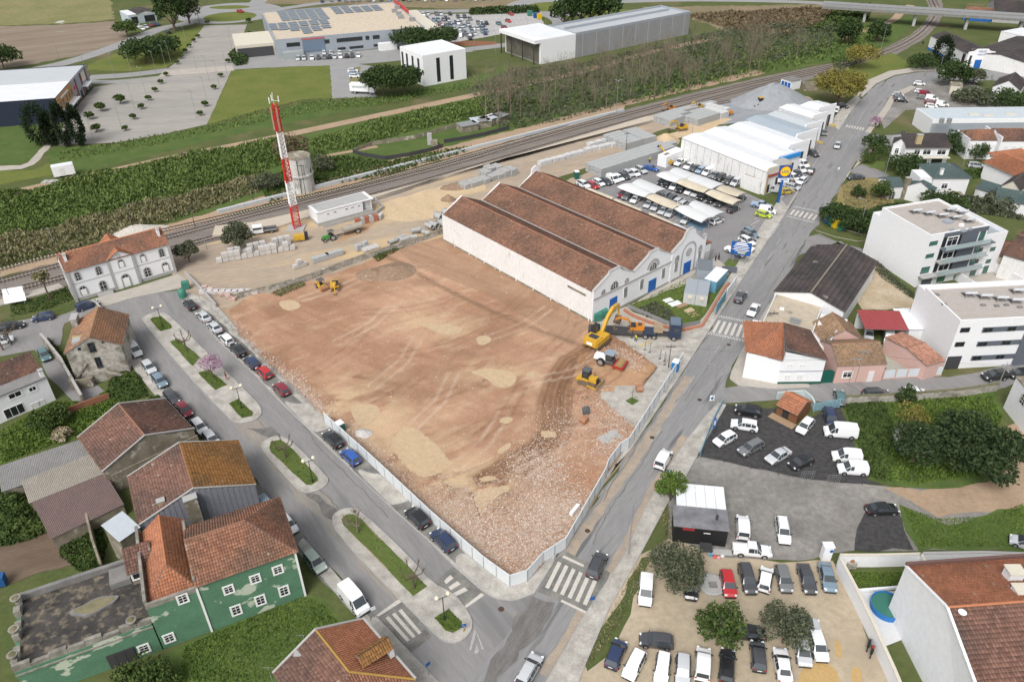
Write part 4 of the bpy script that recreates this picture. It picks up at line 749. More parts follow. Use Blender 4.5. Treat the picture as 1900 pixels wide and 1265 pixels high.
def excavator(name,label,loc,rz,body,sc=1.0,swing=0,boom=None,cabm=GLASS,cat='excavator',grap=False):
 t=TH(name,label,cat,loc,rz);t.scale=(sc,)*3
 tracks(t,4.4,.65,.95,2.3)
 MB().box((0,0,.45),(2.0,1.7,.5)).bd('undercarriage',MUDM,t)
 h=MB();h.prism([(-2.5,-1.2),(-2.5,1.2),(-2.1,1.45),(1.5,1.45),(1.5,-1.45),(-2.1,-1.45)],1.05,2.0);h.bd('upper_body',body,t).rotation_euler=(0,0,swing)
 def part(mb,n,m,p=None):
  o=mb.bd(n,m,p or t);
  if p is None:o.rotation_euler=(0,0,swing)
  return o
 part(MB().box((-1.4,0,2.0),(1.9,2.4,.28)),'engine_cover',body);part(MB().box((-1.2,.0,2.28),(1.1,1.6,.05)),'engine_grille',DSTEEL)
 part(MB().box((-2.5,0,1.3),(.08,1.1,.5)),'rear_plate',WHITE)
 cb=part(MB().box((.75,.95,1.95),(1.45,.95,1.25),taper=.9),'cab',TRIM)
 for q in([(1.49,.5,2.1),(1.49,1.4,2.1),(1.43,1.36,3.1),(1.43,.54,3.1)],[(.1,1.44,2.2),(1.4,1.44,2.2),(1.36,1.40,3.1),(.14,1.40,3.1)],[(.1,.46,2.2),(1.4,.46,2.2),(1.36,.50,3.1),(.14,.50,3.1)]):
  m_=MB();m_.poly(q);m_.bd('cab_window',cabm,cb)
 b=boom or[(1.2,1.9,.55),(2.4,3.6,.75),(3.8,4.6,.6),(5.6,4.2,.38)]
 part(arm_poly(b,.5,-.1),'boom',body);ex,ez,_=b[-1]
 s=[(ex-.5,ez+.3,.4),(ex+.3,ez-.3,.6),(ex+.5,ez-2.6,.4)]
 part(arm_poly(s,.34,-.1),'stick',body)
 bk=MB();bx,bz=ex+.5,ez-2.6
 prof=[(bx-.2,bz),(bx+.25,bz+.1),(bx+.3,bz-.5),(bx-.1,bz-1.15),(bx-.7,bz-1.2),(bx-.9,bz-.8),(bx-.5,bz-.8)]
 bk.ext([(x,-.65,z)for x,z in prof],(0,1.1,0));part(bk,'bucket',MUDM)
 part(MB().tube((1.5,-.1,1.6),(b[1][0]+.1,-.1,b[1][1]-.2),.12).tube((b[1][0]+.2,-.1,b[1][1]+.3),(ex-.4,-.1,ez+.4),.1),'hydraulic_ram',STEEL)
 return t
p=P(1108,640);q=P(1150,560)
excavator('excavator','large yellow crawler excavator with raised boom at the corner of the long white warehouse',(p[0],p[1],.1),ang(P(1102,640),P(1128,619)),YEL,1.12,0,[(1.0,1.9,.7),(2.5,3.9,.95),(4.0,5.1,.8),(5.8,5.2,.5)])
p=P(622,536);excavator('mini_excavator','small yellow and black excavator parked near the mossy wall',(p[0],p[1],.1),ang(P(622,530),P(624,560)),YEL,.62,0,[(1.2,1.9,.45),(2.2,3.4,.6),(3.2,3.4,.5),(3.9,2.9,.35)])
p=P(1093,713);t=TH('bulldozer','yellow bulldozer with lowered blade on the freshly turned soil','bulldozer',(p[0],p[1],.1),ang(P(1078,706),P(1105,716)))
tracks(t,3.4,.55,.95,1.9);MB().box((.7,0,.9),(1.8,1.1,.95),taper=.9).bd('bonnet',YEL,t);MB().box((-.7,0,.8),(1.6,1.7,.6)).bd('chassis',YEL,t)
c_=MB().box((-.55,0,1.4),(1.35,1.35,1.5),taper=.88).bd('cab',TRIM,t);MB().box((-.55,0,2.9),(1.5,1.5,.1)).bd('cab_roof',GREYM,t)
for s in(-1,1):MB().box((-.55,s*.66,1.8),(1.0,.03,.9)).bd('cab_window',GLASS,c_);MB().bar((.2,s*1.35,.55),(2.1,s*1.3,.45),.16,.22).bd('push_arm',YEL,t)
MB().box((1.62,0,.95),(.05,.9,.8)).bd('grille',DSTEEL,t)
mb=MB();
for k in range(5):z=.1+k*.24;mb.box((2.25-.12*math.sin(k/4*math.pi),0,z),(.09,3.3,.25))
mb.bd('blade',mk('worn_blade',(.42,.31,.18),.7,(.3,.22,.14),2,.6),t);MB().box((-1.9,0,.5),(.7,1.3,.5)).bd('ripper',YEL,t);MB().tube((.9,.3,1.8),(.9,.3,2.5),.06).bd('exhaust',DSTEEL,t)
p=P(1133,678);t=TH('soil_compactor','white and red single drum roller between bulldozer and lorry','roller',(p[0],p[1],.1),ang(P(1118,676),P(1148,685)))
mb=MB();mb.tube((1.8,-1.05,.75),(1.8,1.05,.75),.75,n=20);mb.bd('drum',mk('dusty_drum',(.38,.24,.10),.7,(.3,.2,.1),2,.5),t,smooth=False)
mb=MB();mb.box((2.7,0,.55),(.25,2.6,.4));mb.box((.9,0,.55),(.25,2.6,.4));mb.box((1.8,1.25,.55),(1.9,.14,.4));mb.box((1.8,-1.25,.55),(1.9,.14,.4));mb.bd('drum_frame',TRED,t)
for s in(-1,1):AW(t,-1.6,s*.95,.75,.55)
MB().box((-2.0,0,.9),(2.4,1.3,.9),taper=.85).bd('engine_hood',WHITE,t);MB().box((-.1,0,.7),(1.5,1.5,.6)).bd('chassis',GREYM,t)
c_=MB().box((-.2,0,1.3),(1.3,1.4,1.3)).bd('cab',TRIM,t);MB().box((-.2,0,2.6),(1.8,1.8,.12)).bd('cab_roof',mk('roof_grey_blue',(.25,.30,.36),.5),t)
for s in(-1,1):MB().box((-.2,s*.71,1.6),(1.0,.03,.9)).bd('cab_window',GLASS,c_)
p=P(597,536);t=TH('small_roller','small yellow tandem roller parked next to the small excavator','roller',(p[0],p[1],.1),ang(P(590,530),P(606,541)))
MB().tube((1.1,-.8,.5),(1.1,.8,.5),.5,n=16).bd('drum',mk('rusty_drum',(.36,.17,.09),.6,(.3,.16,.1),2,.5),t);MB().box((-.6,0,.5),(1.7,1.3,.7),taper=.85).bd('engine_hood',YEL,t);MB().box((.55,0,.6),(.9,1.2,.35)).bd('chassis',YEL,t)
for s in(-1,1):AW(t,-1.0,s*.6,.5,.35);MB().bar((1.1,s*.88,.5),(.2,s*.75,.65),.1,.2).bd('drum_yoke',YEL,t)
MB().box((.0,0,.95),(.5,.6,.5)).bd('seat',TRIM,t);mb=MB()
for a in(-.6,.6):
 for b in(-.5,.5):mb.tube((a,b,1.0),(a,b,2.15),.035)
mb.bd('roof_post',TRIM,t);MB().box((0,0,2.15),(1.5,1.3,.07)).bd('roof',GREYM,t)
a_=P(1088,616);b_=P(1262,628);aa=ang(a_,b_);L=np.linalg.norm(b_-a_)
t=TH('low_loader_lorry','long navy low loader lorry parked behind the red brick planter wall','lorry',(a_[0],a_[1],.07),aa)
MB().box((L*.33,0,.75),(L*.62,2.55,.25)).bd('trailer_deck',DSTEEL,t);MB().box((L*.67,0,1.05),(L*.14,2.5,.3)).bd('gooseneck',DBLUE,t);MB().box((L*.8,0,.7),(L*.34,1.0,.35)).bd('chassis',DSTEEL,t)
cb=MB().prism([(L-2.3,-1.25),(L-.15,-1.25),(L,-1.05),(L,1.05),(L-.15,1.25),(L-2.3,1.25)],.75,3.55).bd('cab',DBLUE,t);MB().box((L+.01,0,2.1),(.04,2.1,1.0)).bd('windscreen',GLASS,t)
for s in(-1,1):MB().box((L-.9,s*1.27,2.1),(1.0,.03,.8)).bd('cab_window',GLASS,cb)
MB().prism([(L-2.2,-1.15),(L-.3,-1.15),(L-.3,1.15),(L-2.2,1.15)],3.55,3.95).bd('roof_spoiler',mk('truck_grey_blue',(.13,.17,.22),.5),t);MB().box((L-.02,0,.6),(.16,2.4,.5)).bd('bumper',GREYM,t)
for x in(1.0,2.3,3.6,L-6.6,L-5.0,L-1.3):
 for s in(-1,1):AW(t,x,s*1.1,.5,.35)
MB().box((L*.2-1,0,1.0),(1.0,2.4,.1)).bd('loading_ramp',STEEL,t)
MB().box((L*.76,0,1.35),(1.7,1.6,1.1)).bd('hydraulic_unit',mk('dusty_beige',(.4,.33,.23),.8,(.25,.17,.1),2,.7),t)
c0=np.array([math.cos(aa),math.sin(aa)]);e_=a_[:2]+c0*L*.52
excavator('excavator_on_trailer','orange excavator riding on the low loader with lowered arm',(e_[0],e_[1],1.07),aa+math.pi,ORG,.66,0,[(1.0,1.9,.5),(2.4,3.7,.7),(4.4,4.1,.5),(5.6,3.6,.38)])
p=P(632,440);q=P(660,430);aa=ang(P(700,419),P(600,447));t=TH('tractor','small green tractor hitched to the grey slurry tanker','tractor',(*P(612,446)[:2],.04),aa)
GRN=mk('tractor_green',(.06,.25,.06),.45);MB().box((.9,0,.7),(1.5,.7,.7)).bd('bonnet',GRN,t);MB().box((-.4,0,.7),(1.3,1.3,.4)).bd('mudguard',GRN,t)
for s in(-1,1):AW(t,-.6,s*.75,.75,.4);AW(t,1.4,s*.6,.42,.28)
MB().box((-.5,0,2.3),(1.3,1.3,.08)).bd('roof',GREYM,t);mb=MB()
for a in(-1.0,.0):
 for b in(-.5,.5):mb.tube((a,b,1.0),(a,b,2.3),.035)
mb.bd('roof_post',TRIM,t);MB().box((-.6,0,1.1),(.5,.5,.4)).bd('seat',TRIM,t)
t=TH('slurry_tanker','grey cylindrical tank trailer behind the green tractor','tank trailer',(*P(650,434)[:2],.04),aa)
mb=MB();mb.tube((-3.2,0,1.5),(1.8,0,1.5),.85,n=16);mb.tube((-3.4,0,1.5),(-3.2,0,1.5),.6,.85,n=16);mb.bd('tank',mk('dusty_tank',(.38,.35,.30),.7,(.3,.27,.22),1,.6),t,smooth=False);MB().bar((-3,0,.6),(3.4,0,.55),.3,.2).bd('drawbar',DSTEEL,t)
for s in(-1,1):AW(t,-1.6,s*.95,.62,.4)
p=P(492,432);t=TH('flatbed_truck','white double cab tipper parked beside the red and white mast','truck',(p[0],p[1],.04),ang(P(520,428),P(478,434)))
cb=MB().box((1.6,0,.5),(2.6,1.9,1.6),taper=.88).bd('cab',WHITE,t);MB().box((3.1,0,.5),(.7,1.8,.7),taper=.9).bd('bonnet',WHITE,t);MB().box((-1.3,0,.7),(3.1,2.0,.12)).bd('load_bed',DSTEEL,t)
for s in(-1,1):
 AW(t,2.7,s*.85,.36,.24);AW(t,-1.6,s*.85,.36,.3);MB().box((-1.3,s*1.0,.8),(3.1,.06,.4)).bd('drop_side',STEEL,t);MB().box((1.6,s*.87,1.35),(2.1,.04,.5)).bd('side_window',GLASS,cb)
MB().box((2.8,0,1.35),(.05,1.6,.55)).bd('windscreen',GLASS,t)
p=P(556,447);t=TH('compressor','yellow compressor box behind the stacked white pallets','compressor',(p[0],p[1],.04),.3);MB().box((0,0,.4),(2.4,1.4,1.1)).bd('housing',YEL,t);MB().box((1.7,0,.3),(.8,1.0,1.7)).bd('black_bags',TRIM,t);AW(t,0,.7,.3,.2);AW(t,0,-.7,.3,.2)
p=P(1236,305);t=TH('telehandler','yellow telescopic handler with raised boom beside the white container','telehandler',(p[0],p[1],.06),ang(P(1236,305),P(1215,292)))
MB().box((0,0,.8),(4.2,1.6,.8)).bd('chassis',YEL,t);MB().box((.2,.7,1.4),(1.4,.8,1.2)).bd('cab',TRIM,t);arm_poly([(-1.8,1.8,.4),(4.6,3.9,.3)],.35,-.3).bd('boom',YEL,t);MB().box((4.8,-.3,3.4),(.3,1.2,.6)).bd('fork_head',DSTEEL,t)
for x in(-1.4,1.4):
 for s in(-1,1):AW(t,x,s*.95,.6,.4)
for u,v,tu,tv,l_,nm,m_,sc in[(1264,242,1240,246,'small yellow excavator with its arm out on the pale sand in the rail yard','mini_excavator',YEL,.75),(1244,205,1225,210,'orange machine at the end of the stacked concrete beams','mini_excavator',ORG,.6),(1296,202,1280,206,'yellow machine beside the rusty siding','mini_excavator',YEL,.6)]:
 p=P(u,v);excavator(nm,l_,(p[0],p[1],.05),ang(P(u,v),P(tu,tv)),m_,sc)
p=P(1410,199);t=TH('wheel_loader','yellow wheel loader at the foot of the grey gravel heap','loader',(p[0],p[1],.05),ang(P(1410,199),P(1390,201)))
MB().box((-1.6,0,.9),(2.6,1.9,1.2),taper=.9).bd('engine_hood',YEL,t);c_=MB().box((.2,0,1.2),(1.4,1.5,2.0),taper=.9).bd('cab',TRIM,t);MB().box((.2,0,3.2),(1.6,1.6,.12)).bd('cab_roof',YEL,t)
arm_poly([(.8,1.6,.4),(2.6,.8,.35)],1.0).bd('lift_arm',YEL,t);MB().ext([(2.6,-1.4,.1),(3.6,-1.4,.1),(3.3,-1.4,.35),(2.9,-1.4,1.1),(2.6,-1.4,1.0)],(0,2.8,0)).bd('bucket',MUDM,t)
for x in(-1.5,1.4):
 for s in(-1,1):AW(t,x,s*1.1,.75,.55)
p=P(1355,214);MB0=MB().box((0,0,.2),(1.4,1.2,1.3),taper=.8);t=TH('small_dumper','small orange dumper next to the last stack of white sleepers','dumper',(p[0],p[1],.05),.4);MB0.bd('hopper',ORG,t)
for x in(-.5,.5):
 for s in(-1,1):AW(t,x,s*.55,.35,.25)
p=P(671,171);aa=ang(P(651,172),P(697,174));t=TH('box_lorry','white box lorry parked in the drive beside the big dark trees','lorry',(*P(652,173)[:2],.05),aa)
bx=MB().box((3.6,0,1.0),(7.2,2.5,2.7)).bd('cargo_box',WHITE,t);MB().box((8.3,0,.7),(1.8,2.3,2.1),taper=.9).bd('cab',WHITE,t);MB().box((9.13,0,1.7),(.05,2.0,.8)).bd('windscreen',GLASS,t);MB().box((4,0,.6),(8.5,1.0,.35)).bd('chassis',DSTEEL,t)
for x in(1.8,7.9):
 for s in(-1,1):AW(t,x,s*1.0,.48,.35)
# ================= building kit =================
WALLW=mk('white_render',(.74,.745,.75),.8,(.66,.665,.67),.35,.35,6,.05,3,col3=(.50,.49,.46),scale3=.25,thr3=.68,w3=.12)
WALLC=mk('clean_white_render',(.78,.785,.80),.75,(.74,.745,.76),.2,.2,4)
WALLD=mk('weathered_white_wall',(.74,.74,.735),.85,(.67,.665,.65),.35,.5,7,.05,3,stretch=(1,1,3),col3=(.40,.38,.32),scale3=.5,thr3=.70,w3=.14)
STONE=mk('rubble_stone',(.50,.47,.42),.95,(.27,.25,.22),1.6,.9,9,.8,4,col3=(.16,.15,.12),scale3=.4,thr3=.6,w3=.2)
MOLD=mk('mossy_plaster',(.30,.26,.20),.95,(.17,.15,.11),.8,.9,9,.4,3,col3=(.45,.42,.37),scale3=.7,thr3=.62,w3=.1)
CONC=mk('grey_concrete',(.42,.42,.41),.85,(.34,.34,.33),.8,.5,7,.1,5);CONCD=mk('dark_concrete',(.24,.235,.225),.9,(.16,.155,.15),.7,.7,7,.2,5)
GREENW=mk('flaking_green_paint',(.105,.235,.145),.85,(.085,.18,.11),.7,.7,8,.1,4,col3=(.46,.50,.40),scale3=.45,thr3=.59,w3=.03,stretch=(1.6,1.6,1))
PINKW=mk('pink_render',(.62,.42,.37),.85,(.54,.36,.32),.6,.4,6);CREAMW=mk('cream_render',(.62,.58,.48),.85,(.54,.5,.42),.5,.4)
NAVY=mk('navy_cladding',(.018,.024,.045),.5,(.022,.03,.055),1,.3);GREYCL=mk('grey_cladding',(.33,.36,.40),.6,(.29,.32,.36),.3,.4);PANELG=mk('grey_panel_wall',(.30,.30,.31),.8,(.25,.25,.26),.15,.5,5,stretch=(.6,.6,4))
MEMB=mk('white_roof_sheet',(.74,.76,.78),.45,(.67,.69,.71),.12,.4,5,stretch=(4,.7,1),ang=.6);BLUER=mk('blue_grey_roof_sheet',(.36,.42,.47),.5,(.32,.38,.43),.2,.4,5);GRAVR=mk('gravel_roof',(.44,.40,.37),.95,(.36,.33,.30),1.0,.6,8,.3,6);BEIGER=mk('beige_flat_roof',(.50,.43,.33),.95,(.38,.33,.26),.5,.7,8,.2,5,col3=(.22,.2,.17),scale3=.3,thr3=.63,w3=.12)
CORR=mk('grey_corrugated',(.25,.245,.24),.8,(.19,.185,.18),.5,.6,6);CORRT=mk('tan_corrugated',(.30,.27,.23),.85,(.24,.22,.19),.5,.6,6,col3=(.36,.28,.1),scale3=.3,thr3=.66,w3=.05);CORRR=mk('purple_brown_corrugated',(.17,.11,.10),.85,(.13,.10,.095),.4,.6,6);CORRL=mk('lilac_grey_sheet',(.24,.24,.28),.7,(.20,.20,.24),.3,.5,6);ASB=mk('dark_fibre_cement',(.115,.105,.095),.95,(.08,.075,.07),.4,.7,8,.2,6)
MOSS=mk('mossy_edge',(.10,.10,.035),.95,(.2,.18,.12),1.5,.8,7,.4,5);TERR=mk('stained_terrace',(.075,.068,.062),.85,(.03,.029,.029),.3,.95,9,.1,4,col3=(.20,.165,.12),scale3=1.1,thr3=.6,w3=.2)
OLDST=mk('blackened_stone',(.34,.32,.28),.95,(.16,.15,.13),.9,.9,8,.3,4)
WFR=mk('white_window_frame',(.80,.80,.79),.5);DFR=mk('dark_window_frame',(.05,.055,.06),.5);STFR=mk('grey_stone_surround',(.42,.41,.40),.85,(.35,.34,.33),2,.4);BLUED=mk('blue_door_paint',(.015,.10,.36),.5,(.02,.13,.42),2,.3);WINDK=mk('dark_pane',(.02,.024,.028),.07,spec=.7);WINGR=mk('greenish_pane',(.05,.16,.13),.08,spec=.7,coat=.5);SHUT=mk('white_shutter',(.66,.66,.65),.6);GLB=mk('grey_board',(.115,.13,.155),.55)
TC={}
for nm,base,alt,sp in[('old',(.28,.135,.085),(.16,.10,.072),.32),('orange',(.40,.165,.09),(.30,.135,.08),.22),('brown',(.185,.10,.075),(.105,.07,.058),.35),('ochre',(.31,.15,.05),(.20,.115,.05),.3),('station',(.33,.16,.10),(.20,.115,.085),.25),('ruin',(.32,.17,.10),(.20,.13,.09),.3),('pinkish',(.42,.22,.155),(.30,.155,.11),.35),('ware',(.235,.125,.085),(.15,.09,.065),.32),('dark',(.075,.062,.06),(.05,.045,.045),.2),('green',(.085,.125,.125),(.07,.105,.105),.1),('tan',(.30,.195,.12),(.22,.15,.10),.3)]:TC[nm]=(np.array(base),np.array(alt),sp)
TILEM=vcolmat('clay_tile',.85,.22,6,.2)
def clip_t(poly,s):
 0
 ts=[]
 n=len(poly)
 for i in range(n):
  (a,b),(c,d)=poly[i],poly[(i+1)%n]
  if(a<=s<c)or(c<=s<a):ts.append(b+(d-b)*(s-a)/(c-a))
 return(min(ts),max(ts))if len(ts)>=2 else None
def tiles(parent,pts,pal='old',rib=.26,row=.40,hgt=.07,name='roof',thick=.12,mat=None,seed=0,wx=None,rows=True,kind=None):
 0
 q=[np.array(p,float)for p in pts];o=q[0];e=q[1]-q[0];e/=np.linalg.norm(e);nr=np.cross(q[1]-q[0],q[2]-q[1]);nr/=np.linalg.norm(nr)
 if nr[2]<0:nr=-nr
 s_=np.cross(nr,e);
 if s_[2]<0:s_=-s_
 poly=[(float((p-o)@e),float((p-o)@s_))for p in q];smin=min(p[0]for p in poly);smax=max(p[0]for p in poly);n=max(1,int((smax-smin)/rib));V=[];F=[];C=[]
 base,alt,sp=TC[pal]if isinstance(pal,str)else pal;rg=np.random.default_rng(seed+int(abs(o[0]*7+o[1]*13))%9999)
 w=(smax-smin)/n;prof=[(-.5,0),(-.25,hgt*.8),(0,hgt),(.25,hgt*.8),(.5,0)]if hgt>.03 else[(-.5,0),(0,hgt),(.5,0)];np_=len(prof)
 for i in range(n):
  sc=smin+w*(i+.5);iv=clip_t(poly,sc)
  if not iv or iv[1]-iv[0]<.05:continue
  k=max(1,int(round((iv[1]-iv[0])/row)))if rows else 1;dt=(iv[1]-iv[0])/k
  for j in range(k):
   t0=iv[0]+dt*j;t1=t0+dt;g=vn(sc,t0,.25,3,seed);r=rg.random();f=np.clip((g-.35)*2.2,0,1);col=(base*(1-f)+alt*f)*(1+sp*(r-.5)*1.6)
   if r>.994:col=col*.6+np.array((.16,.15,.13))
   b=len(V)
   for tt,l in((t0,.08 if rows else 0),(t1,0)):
    for px_,pz in prof:V.append(o+e*(sc+px_*w)+s_*tt+nr*(pz+l+.01));C.append(col*(1.08 if l or not rows else .62))  # upper tile ends coloured darker: painted shadow line between courses, plus dirt
   for m in range(np_-1):F.append((b+m,b+m+1,b+np_+m+1,b+np_+m))
   if rows:F.append((b,b+np_-1,b+np_-2 if np_==3 else b+2,b+1 if np_==3 else b+1))if np_==5 else None
 ms=[mat or TILEM]
 if not F:return None
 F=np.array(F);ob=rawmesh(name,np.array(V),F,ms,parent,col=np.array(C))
 sb=MB();sb.ext([p-nr*float((p-o)@nr)for p in q],-nr*thick);s2=sb.bd('roof_deck',CONCD if pal!='ware' else MOSS,ob)
 if kind:ob['kind']=kind
 return ob
WIN={}
def winmesh(w,h,style):
 k=(round(w,2),round(h,2),style)
 if k in WIN:return WIN[k]
 fr=MB();pn=MB();arch=style.startswith('arch');t=.065
 def bar(x0,z0,x1,z1,d=.07):fr.box(((x0+x1)/2,-d/2,z0),(x1-x0,d,z1-z0))
 fm,pm=WFR,WINDK
 if style in('dark','darkg'):fm=DFR
 if style=='darkg':pm=WINGR
 if style=='shut':pm=SHUT;
 if arch or style=='round':
  r=w/2;zc=(h-r)if arch else h/2;surround=.22 if style!='archw' else .16
  angs=np.linspace(0,math.pi,11)if arch else np.linspace(0,2*math.pi,21)[:-1]
  ins=[(r*math.cos(a),zc+r*math.sin(a))for a in angs];out=[((r+surround)*math.cos(a),zc+(r+surround)*math.sin(a))for a in angs]
  if arch:ins=[(r,0)]+ins+[(-r,0)];out=[(r+surround,-.1)]+out+[(-r-surround,-.1)]
  else:ins.append(ins[0]);out.append(out[0])
  for i in range(len(ins)-1):
   q=[(ins[i][0],-.08,ins[i][1]),(out[i][0],-.08,out[i][1]),(out[i+1][0],-.08,out[i+1][1]),(ins[i+1][0],-.08,ins[i+1][1])];fr.ext(q,(0,.08,0),m=1)
  pn.ext([(x,-.03,z)for x,z in ins[:(None if arch else-1)]],(0,.02,0))
  if style=='archw':nx,nz=3,max(2,int(h/.5))
  elif style=='archc':nx,nz=2,1
  else:nx,nz=2,3
  if style=='round':nx,nz=5,5
  for i in range(1,nx):x=-r+2*r*i/nx;zz=zc+math.sqrt(max(0,r*r-x*x));z0=0 if arch else zc-math.sqrt(max(0,r*r-x*x));bar(x-.022,z0,x+.022,zz,.06)
  for j in range(1,nz):
   z=h*j/nz;hw=r if(arch and z<zc)else math.sqrt(max(0,r*r-(z-zc)**2))
   if hw>.1:bar(-hw,z-.02,hw,z+.02,.055)
  if style=='archc':
   bar(-r*.9,.05,r*.9,zc-.02,.045)
 else:
  su=.16 if style in('std','stdw')else 0
  if su:
   for x0,z0,x1,z1 in((-w/2-su,-su,w/2+su,0),(-w/2-su,h,w/2+su,h+su),(-w/2-su,0,-w/2,h),(w/2,0,w/2+su,h)):fr.box(((x0+x1)/2,-.04,z0),(x1-x0,.08,z1-z0),m=1)
  bar(-w/2,0,-w/2+t,h);bar(w/2-t,0,w/2,h);bar(-w/2+t,0,w/2-t,t);bar(-w/2+t,h-t,w/2-t,h)
  pn.box((0,-.03,t),(w-2*t,.03,h-2*t))
  if style in('std','stdw'):
   bar(-.035,t,.035,h-t,.06);
   if h>1:bar(-w/2+t,h*.68,w/2-t,h*.68+.07,.06);
   if style=='std':bar(-w/2+t,h*.34,w/2-t,h*.34+.05,.055)
  elif style in('dark','darkg','shut','plain'):
   for i in range(1,max(2,int(w/1.0))):x=-w/2+w*i/max(2,int(w/1.0));bar(x-.035,t,x+.035,h-t,.06)
  elif style=='grid':
   for i in range(1,3):bar(-w/2+w*i/3-.02,t,-w/2+w*i/3+.02,h-t,.06)
   for j in range(1,6):bar(-w/2+t,h*j/6-.018,w/2-t,h*j/6+.018,.055)
 sm=WFR if style=='std' or style=='stdw' else STFR
 def me(mb,name,mats):
  m=bpy.data.meshes.new(name);m.from_pydata(mb.v,[],mb.f)
  for x in mats:m.materials.append(x)
  m.polygons.foreach_set('material_index',mb.m);return m
 WIN[k]=(me(fr,'window',[fm,sm]),me(pn,'pane',[pm]));return WIN[k]
class Bd:
 def __init__(s,name,label,cat,A,B,z=0,group=None,zb=0):
  s.o=P(*A,z)[:2];b=P(*B,z)[:2];d=b-s.o;s.W=float(np.linalg.norm(d));s.x=d/s.W;s.y=np.array([-s.x[1],s.x[0]]);s.a=math.atan2(d[1],d[0]);s.zb=zb
  s.t=TH(name,label,cat,(s.o[0],s.o[1],0),s.a,group);s.D=0
 def l(s,u,v,z):q=P(u,v,z)[:2]-s.o;return(float(q@s.x),float(q@s.y))
 def l3(s,u,v,z):a,b=s.l(u,v,z);return(a,b,z)
 def F(s,u,v,y=0):
  d=ray(u,v);n=s.y;t=(n@(s.o+n*y-CAMP[:2]))/(n@d[:2]);p=CAMP+d*t;return float((p[:2]-s.o)@s.x),float(p[2])
 def S(s,u,v,x=0):
  d=ray(u,v);n=s.x;t=(n@(s.o+n*x-CAMP[:2]))/(n@d[:2]);p=CAMP+d*t;return float((p[:2]-s.o)@s.y),float(p[2])
 def box(s,x0,y0,x1,y1,z0,z1,mat,name='wall',mt=None,parent=None,**kw):
  mb=MB();mb.box(((x0+x1)/2,(y0+y1)/2,z0),(abs(x1-x0),abs(y1-y0),z1-z0));return mb.bd(name,mat,parent or s.t,**kw)
 def para(s,x0,y0,x1,y1,z,h,mat,w=.25,name='parapet'):
  mb=MB()
  for a,b,c,d in((x0,y0,x1,y0+w),(x0,y1-w,x1,y1),(x0,y0+w,x0+w,y1-w),(x1-w,y0+w,x1,y1-w)):mb.box(((a+c)/2,(b+d)/2,z),(c-a,d-b,h))
  return mb.bd(name,mat,s.t)
 def win(s,wall,c,z,w,h,style='std',off=0,name='window',label=None,parent=None):
  0
  f,p=winmesh(w,h,style);o=link(name,f,parent or s.t);q=link('pane',p,o)if parent is None else None
  if wall=='F':o.location=(c,off-.005,z);
  elif wall=='L':o.location=(off-.005,c,z);o.rotation_euler=(0,0,-math.pi/2)
  elif wall=='R':o.location=(off+.005,c,z);o.rotation_euler=(0,0,math.pi/2)
  if label:o['label']=label
  return o
 def wins(s,wall,px,w,h,style='std',off=0):
  for u,v in px:
   c,z=(s.F(u,v,off)if wall=='F' else s.S(u,v,off));s.win(wall,c,z-h/2,w,h,style,off)
 def door(s,wall,c,z,w,h,mat,off=0,name='door',handle=True,label=None):
  mb=MB();mb.box((0,-.04,0),(w,.08,h));n=max(2,int(w/.9))
  for i in range(n):mb.box((-w/2+w*(i+.5)/n,-.09,.12),(w/n-.14,.03,h-.24))
  o=mb.bd(name,mat,s.t);o.location=(c,off-.005,z)if wall=='F' else(off-.005,c,z)if wall=='L' else(off+.005,c,z);o.rotation_euler=(0,0,{'F':0,'L':-math.pi/2,'R':math.pi/2}[wall])
  if label:o['label']=label
  return o
def roof2(b,x0,y0,x1,y1,ze,zr,ax='x',pal='old',hip=(0,0),over=.3,wall=WALLW,rib=.27,row=.42,hgt=.075,gable=True,mat=None,rows=True,ridge=True,th=.12,ridgepos=.5):
 0
 if ax=='x':T=lambda a,c,z:(x0+a,y0+c,z);L,Wd=x1-x0,y1-y0
 else:T=lambda a,c,z:(x1-c,y0+a,z);L,Wd=y1-y0,x1-x0
 m=Wd*ridgepos;k=(zr-ze)/m;k2=(zr-ze)/(Wd-m);o=over;h0,h1=hip;e0=o if h0 else .12;e1=o if h1 else .12
 rl=ze-k*o;r0,r1=(h0 if h0 else-e0),(L-h1 if h1 else L+e1)
 p1=[T(-e0,-o,rl),T(L+e1,-o,rl),T(r1,m,zr),T(r0,m,zr)];p2=[T(L+e1,Wd+o,ze-k2*o),T(-e0,Wd+o,ze-k2*o),T(r0,m,zr),T(r1,m,zr)]
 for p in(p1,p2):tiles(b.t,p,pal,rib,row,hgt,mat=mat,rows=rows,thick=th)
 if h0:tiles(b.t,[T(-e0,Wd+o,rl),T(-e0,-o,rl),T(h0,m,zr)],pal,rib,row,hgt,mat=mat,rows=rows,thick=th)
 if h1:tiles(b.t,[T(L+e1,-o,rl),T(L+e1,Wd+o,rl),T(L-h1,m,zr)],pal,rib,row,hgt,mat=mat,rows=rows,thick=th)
 if ridge:MB().tube(T(r0,m,zr+.03),T(r1,m,zr+.03),.12,n=6).bd('ridge_tiles',mat or RIDGEM.get(pal,RIDGEM['old']),b.t)
 if gable:
  for e in(0,1):
   if hip[e]:continue
   mb=MB()
   a=0.0 if e==0 else L-.2;q=[T(a,0,ze-.02),T(a,Wd,ze-.02),T(a,m,zr-.06)];d=np.array(T(a+.2,0,0))-np.array(T(a,0,0));mb.ext(q,tuple(d));mb.bd('gable_wall',wall,b.t)
